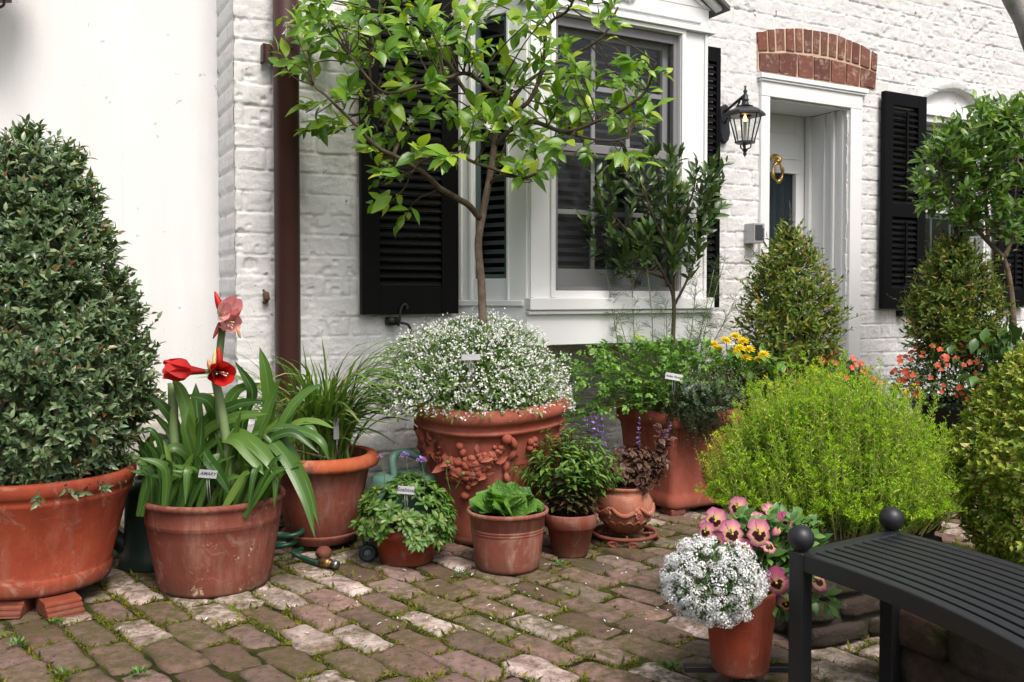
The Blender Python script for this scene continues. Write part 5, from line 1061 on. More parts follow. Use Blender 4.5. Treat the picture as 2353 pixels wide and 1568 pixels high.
lm, sm = MB(), MB(); tpl = leaf_tpl(.54, .14, .28, 5, .45); endp = []
for (x, y) in clus:
    for rep in range(1 if (y > 410 and x < 1000) else 2 if rng.random() < .6 else 3):
        Pn = pt(x+rng.normal(0, 16), y+rng.normal(0, 12), YU+rng.uniform(-.36, .28)); dd = np.linalg.norm(bpts-Pn, axis=1)+.25*np.maximum(0, bpts[:, 2]-Pn[2]); b0 = bpts[np.argmin(dd)]
        mid = (b0+Pn)/2+rdir(1)[0]*.03+ZX*.015; S = spline([b0, mid, Pn], 6); sm.tube(S, np.linspace(.0042, .0018, len(S)), 5); dE = nrm(S[-1]-S[-4]+rdir(1)[0]*.02); endp.append((S[-1], dE))
        nl = int(rng.integers(5, 10)); st = S[-6]; shoots(lm, None, [st], [nrm(Pn-st+ZX*.02+dE*.03)], np.linalg.norm(Pn-st)+.07, nl, rng.uniform(.07, .11), tpl, .95, .45, .15, jit=.4, face=(.1, -.55, .8))
m.V += sm.V; off = m.n; [m.F.setdefault(k, []).extend([f+off for f in fl]) for k, fl in sm.F.items()]; m.U += sm.U; m.n += sm.n; m.build('branches', M_twig, ct_)
M_cit = leaf_mat('citrus_leaf', [(0, (.045, .115, .010)), (.3, (.085, .185, .014)), (.6, (.135, .25, .018)), (.85, (.20, .32, .025)), (.95, (.30, .36, .03)), (1, (.055, .13, .015))], .33, .34, rib=(.17, .27, .06), ribw=.035, spec=.5); lm.build('crown', M_cit, ct_)
ft_ = leaf_tpl(.40, .25, -.25, 2); M_wh = leaf_mat('white_petal', [(0, (.78, .78, .74)), (1, (.82, .82, .80))], .5, .25, tcol=(1, 1, .95))
for i in rng.choice(len(endp), 42, replace=False):
    fm = MB(); p_, d_ = endp[i]; p_ = p_+rdir(1)[0]*.03+np.array([0, -.02, 0])
    for k in range(int(rng.integers(1, 4))):
        pp = p_+rdir(1)[0]*.018; ax = nrm(rdir(1)[0]+np.array([0, -.5, -.1])); a = nrm(np.cross(ax, [.3, .2, 1])); b = np.cross(ax, a); th = np.arange(5)*1.257
        inst(fm, ft_, np.tile(pp, (5, 1)), np.cos(th)[:, None]*a+np.sin(th)[:, None]*b+ax*.5, np.tile(ax, (5, 1)), .024)
    fm.build('blossom', M_wh, ct_)
# ---------------------------------------------------------------- white cloud flower under the tree
eu = plant('white_cloud_plant', 'mound of tiny white flowers filling the garland urn', 'flowering plant', (cU[0], cU[1], hU-.05)); E0 = np.array([(1088-CX)*YU/F, YU, hz(912, YU)])
rx, rz = 220*YU/F, 188*YU/F
def dome(n, r0, r1, rx, rz, zmin=-.15, ry=None):
    d = rdir(n*3+24); d = d[d[:, 2] > zmin][:n]; r = rng.uniform(r0, r1, len(d))**.6; lump = 1+.16*fbm(d[:, 0]*4+d[:, 1]*3, d[:, 2]*4+d[:, 1]*2, 3)*2
    return d*r[:, None]*lump[:, None]*np.array([rx, ry or rx, rz]), d
lm, sm, fm = MB(), MB(), MB(); o, d = dome(8500, .25, .95, rx, rz, -.16, rx*.9); inst(lm, leaf_tpl(.42, .2, .3, 2), E0+o, nrm(d+rdir(len(d))*.8), nrm(d+rdir(len(d))*.6+ZX), rng.uniform(.020, .034, len(d)))
for k in range(240): o1, d1 = dome(1, .95, 1.03, rx, rz, -.1, rx*.9); sm.tube(spline([E0+o1[0]*np.array([.3, .3, .2]), E0+o1[0]*.7+ZX*.02, E0+o1[0]*1.02], 4), .0011, 4, False)
nf = 7200; o, d = dome(nf, .74, 1.04, rx, rz, -.12, rx*.9)
keepf = fbm(d[:, 0]*7+9, d[:, 2]*9+d[:, 1]*6, 3) > -.10; o, d = o[keepf], d[keepf]; P0 = E0+o
for k in range(2):
    t_ = rdir(len(P0)); dr_ = nrm(t_*.9+d*.6); inst(fm, leaf_tpl(.62, .1, -.15, 1), P0+rdir(len(P0))*.004, dr_, nrm(d+rdir(len(P0))*.4+np.array([0, -.4, .3])), rng.uniform(.009, .0145, len(P0)))
o, d = dome(420, .98, 1.14, rx, rz, .1, rx*.9); inst(fm, leaf_tpl(.6, .1, -.1, 1), E0+o, rdir(len(d)), nrm(d+np.array([0, -.5, .2])), rng.uniform(.009, .014, len(d)))
lm.build('foliage', leaf_mat('euphorbia_leaf', [(0, (.05, .105, .02)), (.6, (.09, .165, .035)), (1, (.14, .22, .05))], .5, .3), eu); sm.build('stem', M_gstem, eu); ef_ = fm.build('flowers', leaf_mat('white_bract', [(0, (.74, .76, .70)), (.6, (.82, .82, .80)), (1, (.66, .70, .60))], .6, .25, tcol=(1, 1, .95)), eu); ef_['kind'] = 'stuff'
plant_tag(pt(1082, 821, YU-.36), .085, .035, 'blank grey metal plant label among the tiny white flowers', None, .02, .9)
# ---------------------------------------------------------------- pincushion flower
YS = cS[1]; pf = plant('pincushion_plant', 'low leafy pincushion flower with three mauve blooms', 'flowering plant', (cS[0], cS[1], hS-.03)); S0 = np.array([cS[0], cS[1], hz(1200, YS)]); rx, rz = 118*YS/F, 112*YS/F
lm = MB(); tpl = leaf_tpl(.42, .15, .35, 4, .68)
o, d = dome(190, .75, 1.0, rx, rz, -.3); o[:, 2] = np.maximum(o[:, 2], -.052)
for i in range(len(o)):
    c_ = S0+o[i]*.92; n_ = int(rng.integers(9, 14)); a = np.arange(n_)*2.4; ax = nrm(d[i]*np.array([1, 1, .6])+ZX*.55); s1 = nrm(np.cross(ax, [.1, .3, 1.])); s2 = np.cross(ax, s1)
    lay = np.linspace(.25, 1, n_); dr_ = ax*(1.0-lay*.8)[:, None]+(np.cos(a)[:, None]*s1+np.sin(a)[:, None]*s2)*(.35+.75*lay)[:, None]; inst(lm, tpl, np.tile(c_, (n_, 1)), dr_, np.tile(ax, (n_, 1))+rdir(n_)*.2, rng.uniform(.028, .05, n_)*(.7+.4*lay))
lm.build('foliage', leaf_mat('pincushion_leaf', [(0, (.030, .080, .014)), (.5, (.060, .135, .022)), (.85, (.105, .19, .035)), (.95, (.16, .20, .06)), (1, (.22, .16, .09))], .42, .28, rib=(.14, .22, .07), ribw=.05), pf)
M_mauve = leaf_mat('mauve_petal', [(0, (.36, .20, .55)), (1, (.52, .34, .70))], .5, .3, tcol=(1, 1, 1.1)); M_mpink = leaf_mat('mauve_pink_petal', [(0, (.50, .22, .45)), (1, (.62, .38, .62))], .5, .3, tcol=(1, 1, 1))
def pom(parent, c_, r, mat, n=60):
    m = MB(); dd = rdir(n*2); dd = dd[dd[:, 2] > -.15][:n]; inst(m, leaf_tpl(.5, .2, .1, 2), np.tile(c_, (len(dd), 1))+dd*r*.35*np.array([1, 1, .6]), dd*np.array([1, 1, .55]), nrm(dd+ZX), rng.uniform(.5, .75, len(dd))*r); return m.build('flower', mat, parent)
for x, y, b, mt, r in ((930, 1047, (940, 1130), M_mauve, .022), (968, 1058, (975, 1140), M_mauve, .026), (873, 1050, (885, 1130), M_mpink, .014)):
    e = pt(x, y, YS-.03); m = MB(); m.tube(spline([pt(b[0], b[1], YS-.02), pt((x+b[0])/2+4, (y+b[1])/2, YS-.03), e], 5), .0018, 5); m.build('flower_stem', M_gstem, pf); pom(pf, e, r, mt)
for x, y, b in ((1029, 1062, (1035, 1130)), (1064, 1088, (1045, 1125))):
    e = pt(x, y, YS-.04); m = MB(); m.tube(spline([pt(b[0], b[1], YS-.02), pt(x-3, (y+b[1])/2-8, YS-.03), e], 5), .0018, 5); m.sphere(e, .009, 8, 6); m.build('seed_head', M_gstem, pf)
px3 = lambda w: w*YS/F
plant_tag(pt(933, 1126, YS-.17), px3(40), px3(20), 'small handwritten plant label in the pincushion flower', [('Scabiosa', px3(12.), 0, 0)], -.08)
# ---------------------------------------------------------------- leafy greens
YL = cL[1]; le = plant('leafy_greens', 'broad crinkled bright green leaves in the bucket-shaped pot', 'leafy plant', (cL[0], cL[1], hL-.03)); lm = MB(); tpl = leaf_tpl(.85, .10, .38, 9, .58, .02, 1.9)
for k in range(44):
    a = k*2.4; ring = .2+.75*(k/44); b0 = np.array([cL[0]+.06*ring*math.cos(a), cL[1]+.06*ring*math.sin(a), hL-.03]); dr_ = np.array([math.cos(a)*ring*.95, math.sin(a)*ring*.95, 1.05-.5*ring])+rdir(1)[0]*.45; inst(lm, tpl, [b0], [dr_], [nrm(-dr_*np.array([1, 1, 0])*.6+ZX*.8+np.array([0, -.5, 0])+rdir(1)[0]*.6)], [rng.uniform(.09, .145)*(1-.1*ring)])
lm.V = [v+np.stack([.010*(vn(v[:, 0]*40, v[:, 2]*40)-.5), .006*(vn(v[:, 1]*45, v[:, 0]*45)-.5), .016*(vn(v[:, 0]*32+5, v[:, 1]*32+v[:, 2]*20)-.5)], 1) for v in lm.V]
g = leaf_mat('greens_leaf', [(0, (.040, .115, .016)), (.6, (.075, .175, .024)), (1, (.12, .23, .036))], .42, .28, rib=(.16, .28, .08), ribw=.025, crinkle=True); lm.build('leaves', g, le)
# ---------------------------------------------------------------- bushy herb with reddish lower leaves
YM = cM[1]; bu = plant('bushy_herb', 'bushy green herb with dark stems and reddish lower leaves', 'herb', (cM[0], cM[1], hM-.02)); l1, l2, sm = MB(), MB(), MB(); tpl = leaf_tpl(.40, .2, .3, 4)
for k in range(80):
    a = rng.uniform(0, 6.28); q_ = rng.uniform(0, 1)**.6; b0 = np.array([cM[0]+.05*q_*math.cos(a), cM[1]+.05*q_*math.sin(a), hM-.02]); tip = np.array([cM[0]+.25*q_*math.cos(a), cM[1]+.16*q_*math.sin(a), hz(985+90*q_**2+rng.uniform(-10, 40), YM)])
    S = spline([b0, (b0+tip)/2+ZX*.03, tip], 8); sm.tube(S, np.linspace(.003, .0015, len(S)), 5)
    for j in range(2, len(S)):
        t_ = j/(len(S)-1); ax = nrm(S[j]-S[j-1]); s1 = nrm(np.cross(ax, rdir(1)[0])); n_ = 2 if j < len(S)-1 else 5
        for s_ in range(n_):
            sg = (-1)**s_; dr_ = s1*sg*.9+ax*.45+rdir(1)[0]*.25; M_ = l2 if t_ < .45+rng.normal(0, .1) else l1; inst(M_, tpl, [S[j]], [dr_], [nrm(ax+ZX*.4+rdir(1)[0]*.3)], [rng.uniform(.034, .055)*(1.05 if t_ < .8 else .75)])
l1.build('foliage', leaf_mat('herb_leaf', [(0, (.045, .10, .018)), (.5, (.085, .165, .03)), (1, (.14, .24, .04))], .45, .28), bu); l2.build('lower_foliage', leaf_mat('herb_leaf_red', [(0, (.05, .06, .022)), (.4, (.09, .07, .035)), (.75, (.12, .065, .04)), (1, (.07, .10, .03))], .45, .25), bu)['label'] = 'reddish lower leaves'; sm.build('stem', M_rstem, bu)
# ---------------------------------------------------------------- coleus and purple spikes
YW = cW[1]; co_ = plant('coleus', 'burgundy coleus with cream leaf edges and purple flower spikes', 'coleus', (cW[0], cW[1], hz(1130, YW))); lm, sm = MB(), MB(); tpl = leaf_tpl(.62, .15, .35, 4, .45, .02)
for k in range(60):
    a = rng.uniform(0, 6.28); q_ = rng.uniform(0, 1)**.6; b0 = np.array([cW[0]+.05*q_*math.cos(a), cW[1]+.05*q_*math.sin(a), hz(1128, YW)]); tip = np.array([cW[0]+.165*q_*math.cos(a)+.02, cW[1]+.12*q_*math.sin(a), hz(1030+70*q_**2+rng.uniform(-12, 25), YW)]); S = spline([b0, (b0+tip)/2+ZX*.025, tip], 6); sm.tube(S, .002, 5)
    for j in range(2, len(S)):
        ax = nrm(S[j]-S[j-1]); s1 = nrm(np.cross(ax, rdir(1)[0]))
        for s_ in range(3): inst(lm, tpl, [S[j]], [s1*(-1)**s_*.9+ax*.3+rdir(1)[0]*.35], [nrm(ax+ZX*.4+rdir(1)[0]*.3)], [rng.uniform(.026, .042)])
for (x, y) in ((1538, 1010), (1530, 1050), (1510, 1040), (1520, 985)):
    S = spline([pt(1470, 1100, YW), pt((1470+x)/2+10, (1100+y)/2, YW-.03), pt(x, y, YW-.03)], 6); sm.tube(S, .002, 5)
    for j in range(5, len(S)): inst(lm, tpl, np.tile(S[j], (4, 1)), rdir(4)+np.array([0, -.3, 0]), np.tile([[0, -.4, 1.]], (4, 1)), rng.uniform(.03, .045, 4))
lm.build('foliage', leaf_mat('coleus_leaf', [(0, (.045, .012, .018)), (.5, (.085, .022, .03)), (.85, (.12, .04, .035)), (1, (.10, .07, .035))], .5, .2, edge=(.36, .34, .14), tcol=(1.2, .6, .6)), co_); sm.build('stem', M_rstem, co_)
M_purp = leaf_mat('purple_floret', [(0, (.20, .13, .42)), (.6, (.32, .23, .58)), (1, (.50, .42, .72))], .5, .3, tcol=(1, 1, 1.2))
for (x, y, bx_, by_, w) in ((1362, 940, 1385, 1080, 20), (1378, 950, 1395, 1080, 18), (1347, 965, 1385, 1080, 14), (1470, 962, 1462, 1060, 12), (1541, 972, 1525, 1030, 10), (1466, 1010, 1455, 1070, 12), (1432, 1020, 1440, 1080, 10)):
    e, b0 = pt(x, y, YW+.02), pt(bx_, by_, YW); m = MB(); m.tube(spline([b0, (b0+e)/2+np.array([.005, 0, 0]), e], 5), .0014, 5); f_ = m.build('flower_spike', M_rstem, co_); m = MB(); n_ = 40; t_ = rng.uniform(.35, 1, n_); P_ = b0+(e-b0)*t_[:, None]; dd = rdir(n_)*np.array([1, 1, .4]); whor = np.round(t_*9)/9; P_ = b0+(e-b0)*whor[:, None]
    inst(m, leaf_tpl(.7, .2, .2, 2), P_, dd+ZX*.2, rdir(n_)+ZX, rng.uniform(.5, 1, n_)*w*.8*YW/F*(1.15-.6*t_)); m.build('florets', M_purp, f_)
# ---------------------------------------------------------------- herbs in the square planter
YQ = float(QC[1]); qx = lambda w: w*YQ/F; top = hq*.93
bay_t = plant('bay_tree', 'young bay tree with dark pointed leaves in the square planter', 'tree', (QC[0], QC[1], top)); QP = lambda l: ppx(l, YQ); m = MB()
B_ = [QP([(1548, 960), (1546, 800), (1548, 690, .0), (1530, 640), (1500, 590, -.03), (1450, 540, -.06), (1400, 480, -.08)]), QP([(1548, 690), (1550, 620, .02), (1560, 520, .03), (1545, 430, .02), (1520, 370, .0)]), QP([(1550, 700), (1580, 640, .03), (1605, 560, .06), (1625, 470, .08), (1640, 410, .08)]), QP([(1530, 640), (1490, 625, .05), (1430, 600, .08), (1385, 560, .08)]), QP([(1552, 600), (1510, 520, -.06), (1480, 440, -.08), (1460, 395, -.08)]), QP([(1560, 520, .03), (1590, 450, .0), (1600, 395, .0)])]
bp_ = []
for i, p_ in enumerate(B_): S = spline(p_, 7); m.tube(S, np.linspace(.014 if i == 0 else .008, .003, len(S)), 8); bp_.append(S)
bp_ = np.concatenate(bp_); cl = [(1370, 425), (1400, 500), (1375, 560), (1420, 610), (1450, 540), (1470, 480), (1460, 420), (1500, 380), (1530, 430), (1520, 365), (1560, 450), (1590, 395), (1620, 430), (1600, 480), (1630, 460), (1560, 520), (1500, 560), (1480, 620), (1530, 600), (1580, 560), (1610, 540), (1560, 640), (1600, 600), (1645, 410), (1430, 390), (1550, 385), (1360, 520), (1440, 640), (1520, 490), (1410, 560), (1625, 500), (1575, 430), (1490, 440), (1405, 455)]
lm = MB(); tpl = leaf_tpl(.40, .2, .2, 4, .5)
for (x, y) in cl:
    y = 690-(690-y)*.93
    for rep in range(4):
        Pn = pt(x+rng.normal(0, 17), y+rng.normal(0, 15), YQ+rng.uniform(-.18, .22)); b0 = bp_[np.argmin(np.linalg.norm(bp_-Pn, axis=1)+.4*np.maximum(0, bp_[:, 2]-Pn[2]+.05))]; S = spline([b0, (b0+Pn)/2+ZX*-.01, Pn], 5); m.tube(S, .002, 5); st = S[-6]; shoots(lm, None, [st], [nrm(Pn-st+ZX*.06)], np.linalg.norm(Pn-st)+.05, 8, rng.uniform(.07, .10), tpl, .75, .4, .1, jit=.3, face=(.1, -.5, .75))
m.build('trunk', M_twig, bay_t); lm.build('crown', leaf_mat('bay_leaf', [(0, (.018, .040, .012)), (.5, (.034, .068, .018)), (.9, (.06, .105, .025)), (1, (.16, .22, .05))], .33, .18, rib=(.06, .10, .03), ribw=.03, spec=.55), bay_t)
def compound(lm, P, D, U, sc):
    """three to seven toothed leaflets at each point"""
    tp = leaf_tpl(.6, .15, .25, 3, .6, .03)
    for a, f, l in ((0, .0, 1.), (.95, -.05, .8), (-.95, -.05, .8), (1.9, -.4, .55), (-1.9, -.4, .55)):
        X = nrm(D); Z = nrm(U-X*np.sum(X*U, 1, keepdims=True)); Yv = np.cross(Z, X); inst(lm, tp, P+X*(sc*f)[:, None], X*math.cos(a)+Yv*math.sin(a)*.9, Z+rdir(len(P))*.15, sc*l)
pa_ = plant('parsley', 'bright green parsley spilling over the square planter at left', 'herb', (QC[0]-.05, QC[1]-.05, top)); lm, sm = MB(), MB(); n = 330
P_ = []; 
for k in range(n):
    x = rng.choice([rng.normal(1400, 55), rng.normal(1500, 60), rng.normal(1580, 60)]); y = rng.uniform(780, 935)+max(0, abs(x-1500)-80)*.25; x = min(max(x, 1300), 1700); b0 = QC+UX*rng.normal(-.03, .08)+NX*rng.normal(.03, .08)+ZX*top; e = pt(x, y, YQ+rng.uniform(-.34, .12)); S = spline([b0, (b0+e)/2+ZX*.05, e], 5); sm.tube(S, .0013, 4, False); P_.append((e, nrm(e-S[-3])))
for x, y in ((1590, 940), (1600, 960), (1580, 965), (1610, 945), (1570, 945)): e = pt(x, y, YQ-.30); P_.append((e, nrm(np.array([0, -.5, -.6]))))
PP = np.array([p_[0] for p_ in P_]); DD = np.array([p_[1] for p_ in P_]); 
for r_ in range(3): compound(lm, PP+rdir(len(PP))*.02*r_, nrm(DD+rdir(len(PP))*.6), nrm(ZX+rdir(len(PP))*.5+np.array([0, -.3, 0])), rng.uniform(.024, .038, len(PP)))
lm.build('foliage', leaf_mat('parsley_leaf', [(0, (.05, .13, .022)), (.5, (.09, .20, .03)), (.9, (.15, .28, .05)), (1, (.26, .30, .06))], .45, .28), pa_); sm.build('stem', M_gstem, pa_)
fe = plant('fennel', 'tall wispy feathery fennel stems rising from the square planter', 'herb', (QC[0], QC[1]+.03, top)); m, lm = MB(), MB()
def feather(px, py, bx_, by_, Y, n, spread, L=.05):
    b0, e = pt(bx_, by_, Y), pt(px, py, Y-.02); S = spline([b0, (b0+e)/2+rdir(1)[0]*.02, e], 8); m.tube(S, np.linspace(.0042, .0016, len(S)), 5)
    for j in range(4, len(S)):
        for k in range(n):
            dr_ = nrm(rdir(1)[0]*np.array([1, 1, .5])+ZX*.5); l_ = spread*rng.uniform(.5, 1); q2 = S[j]+dr_*l_; lm.tube([S[j], q2], .0007, 3, False)
            for t_ in (.3, .5, .7, .85, 1.): 
                for z_ in range(2): lm.tube([S[j]+dr_*l_*t_, S[j]+dr_*l_*t_+nrm(dr_+rdir(1)[0]*.9)*L*(1.1-.5*t_)], .00055, 3, False)
for a in ((1392, 610, 1440, 900, .0, 2, .06), (1452, 600, 1470, 900, .05, 2, .07), (1480, 560, 1500, 900, .0, 2, .06), (1530, 700, 1530, 900, -.05, 2, .08), (1600, 640, 1560, 900, .05, 3, .06), (1640, 620, 1575, 900, .1, 3, .07), (1690, 690, 1590, 880, .1, 3, .07), (1420, 720, 1460, 920, -.1, 2, .07), (1625, 730, 1575, 900, .0, 2, .06), (1665, 600, 1600, 860, .12, 3, .05)): feather(a[0], a[1], a[2], a[3], YQ+a[4], a[5], a[6])
m.build('stem', plain('fennel_stem', (.20, .24, .13), .6), fe); lm.build('feathery_leaves', plain('fennel_leaf', (.075, .125, .045), .7, .2), fe)
th_ = plant('thyme', 'dark grey-green thyme trailing over the front of the square planter', 'herb', (QC[0]+.1, QC[1]-.1, top)); lm, sm = MB(), MB()
for k in range(420):
    b0 = pt(rng.normal(1607, 30), rng.uniform(895, 945), YQ-.30+rng.normal(0, .025)); hang = rng.uniform(.02, .24); e = b0+np.array([rng.normal(0.012, .035), -rng.uniform(.02, .08), -hang]); 
    if rng.random() < .3: e = b0+np.array([rng.normal(0, .05), rng.normal(-.02, .04), rng.uniform(.02, .07)])
    shoots(lm, sm, [b0], [e-b0], np.linalg.norm(e-b0), 24, .0155, leaf_tpl(.62, .1, .2, 1), .9, .4, .12, .0009, .1, False)
lm.build('foliage', leaf_mat('thyme_leaf', [(0, (.028, .058, .026)), (.6, (.055, .095, .045)), (1, (.09, .135, .065))], .5, .15), th_); sm.build('stem', M_rstem, th_)
og = plant('oregano', 'greyish fine-leaved herb mound between thyme and stonecrop', 'herb', (QC[0]+.22, QC[1]-.02, top)); lm, sm = MB(), MB()
for k in range(260):
    b0 = pt(rng.normal(1665, 22), 935, YQ-.03+rng.normal(0, .05)); e = pt(rng.normal(1668, 42), rng.uniform(835, 935), YQ-.06+rng.normal(0, .09)); shoots(lm, sm, [b0], [e-b0], np.linalg.norm(e-b0), 16, .014, leaf_tpl(.6, .1, .2, 1), .9, .4, .12, .0009, .3, False)
lm.build('foliage', leaf_mat('oregano_leaf', [(0, (.05, .075, .03)), (.5, (.095, .125, .055)), (.85, (.14, .165, .075)), (1, (.12, .08, .05))], .5, .2), og); sm.build('stem', M_rstem, og)
plant_tag(pt(1549, 866, YQ-.33), qx(42), qx(17), 'upper grey plant label tilted in the parsley', [('Italian Parsley', qx(6.6), 0, 0)], -.18); plant_tag(pt(1585, 895, YQ-.33), qx(36), qx(17), 'lower grey plant label tilted beside the thyme', [('Thyme', qx(8.5), 0, 0)], .38)
# white and red ceramic jar glimpsed behind the parsley
pj = pt(1432, 905, YQ+.13); jr = thing('ceramic_jar', 'white ceramic jar with a red band half hidden in parsley', 'jar', (pj[0], pj[1], top)); m = MB(); m.lathe([(0, 0), (.034, 0), (.04, .03), (.036, .11), (.026, .14), (.012, .15), (0, .15)], (pj[0], pj[1], top), 24); m.build('body', plain('white_glaze', (.75, .73, .68), .3), jr); m = MB(); m.lathe([(.0385, .01), (.0415, .02), (.0415, .04), (.0395, .05)], (pj[0], pj[1], top), 24); m.build('band', plain('red_glaze', (.45, .03, .03), .4), jr)
# ---------------------------------------------------------------- yellow marigolds behind the planter
YG = YQ+.16; mg = plant('marigold_plant', 'leafy plant with yellow marigold heads beside the door shrub', 'flowering plant', (pt(1690, 900, YG)[0], YG, .35)); lm, sm = MB(), MB()
for k in range(170): b0 = pt(rng.normal(1690, 25), 930, YG+rng.normal(0, .05)); e = pt(rng.normal(1705, 58), rng.uniform(815, 905), YG+rng.normal(0, .12)); S = spline([b0, (b0+e)/2+ZX*.03, e], 4); sm.tube(S, .0018, 4, False); inst(lm, leaf_tpl(.55, .15, .3, 4, .5, .02), np.tile(e, (3, 1)), rdir(3)+np.array([0, -.2, .2]), np.tile(ZX, (3, 1))+rdir(3)*.3, rng.uniform(.045, .085, 3))
lm.build('foliage', leaf_mat('marigold_leaf', [(0, (.045, .12, .02)), (.6, (.09, .19, .03)), (1, (.16, .27, .06))], .45, .25), mg); sm.build('stem', M_gstem, mg)
M_yel = leaf_mat('yellow_petal', [(0, (.80, .56, .01)), (.6, (.83, .66, .02)), (1, (.84, .72, .05))], .5, .25, tcol=(1, 1, .6)); M_org = leaf_mat('orange_petal', [(0, (.72, .13, .008)), (1, (.80, .22, .012))], .5, .25, tcol=(1, 1, .6))
def daisy(parent, c_, r, mat, stem_to=None):
    m = MB(); n_ = 34; a = np.arange(n_)*2.4; ring = np.sqrt((np.arange(n_)+.5)/n_); ax = nrm(np.array([rng.normal(0, .2), -.45, 1.])); s1 = nrm(np.cross(ax, [1., 0, 0])); s2 = np.cross(ax, s1); dr_ = (np.cos(a)[:, None]*s1+np.sin(a)[:, None]*s2)*ring[:, None]+ax*(1.1-ring)[:, None]; inst(m, leaf_tpl(.5, .15, .2, 2, .7), np.tile(c_, (n_, 1)), dr_, np.tile(ax, (n_, 1)), r*(.6+.45*ring)); f_ = m.build('flower', mat, parent)
    if stem_to is not None: m = MB(); m.tube(spline([stem_to, (stem_to+c_)/2+rdir(1)[0]*.01, c_], 4), .0025, 5); m.build('flower_stem', M_gstem, parent)
for x, y in ((1640, 792), (1668, 783), (1690, 773), (1700, 800), (1722, 803), (1715, 822), (1755, 815), (1745, 828), (1692, 812), (1708, 784), (1650, 802)): e = pt(x, y, YG-.22+rng.normal(0, .03)); daisy(mg, e, .034, M_yel, pt(1690, 880, YG-.03))
pg = pt(1715, 930, YG+.18); tpot = pot('terracotta_pot', 'terracotta pot of yellow marigolds, mostly hidden behind the planter', [(0, 0), (.12, 0), (.165, .44), (.18, .45), (.185, .52), (.165, .525), (.16, .45)], (pg[0], YG+.18), 0, TC_C, .47, .155)
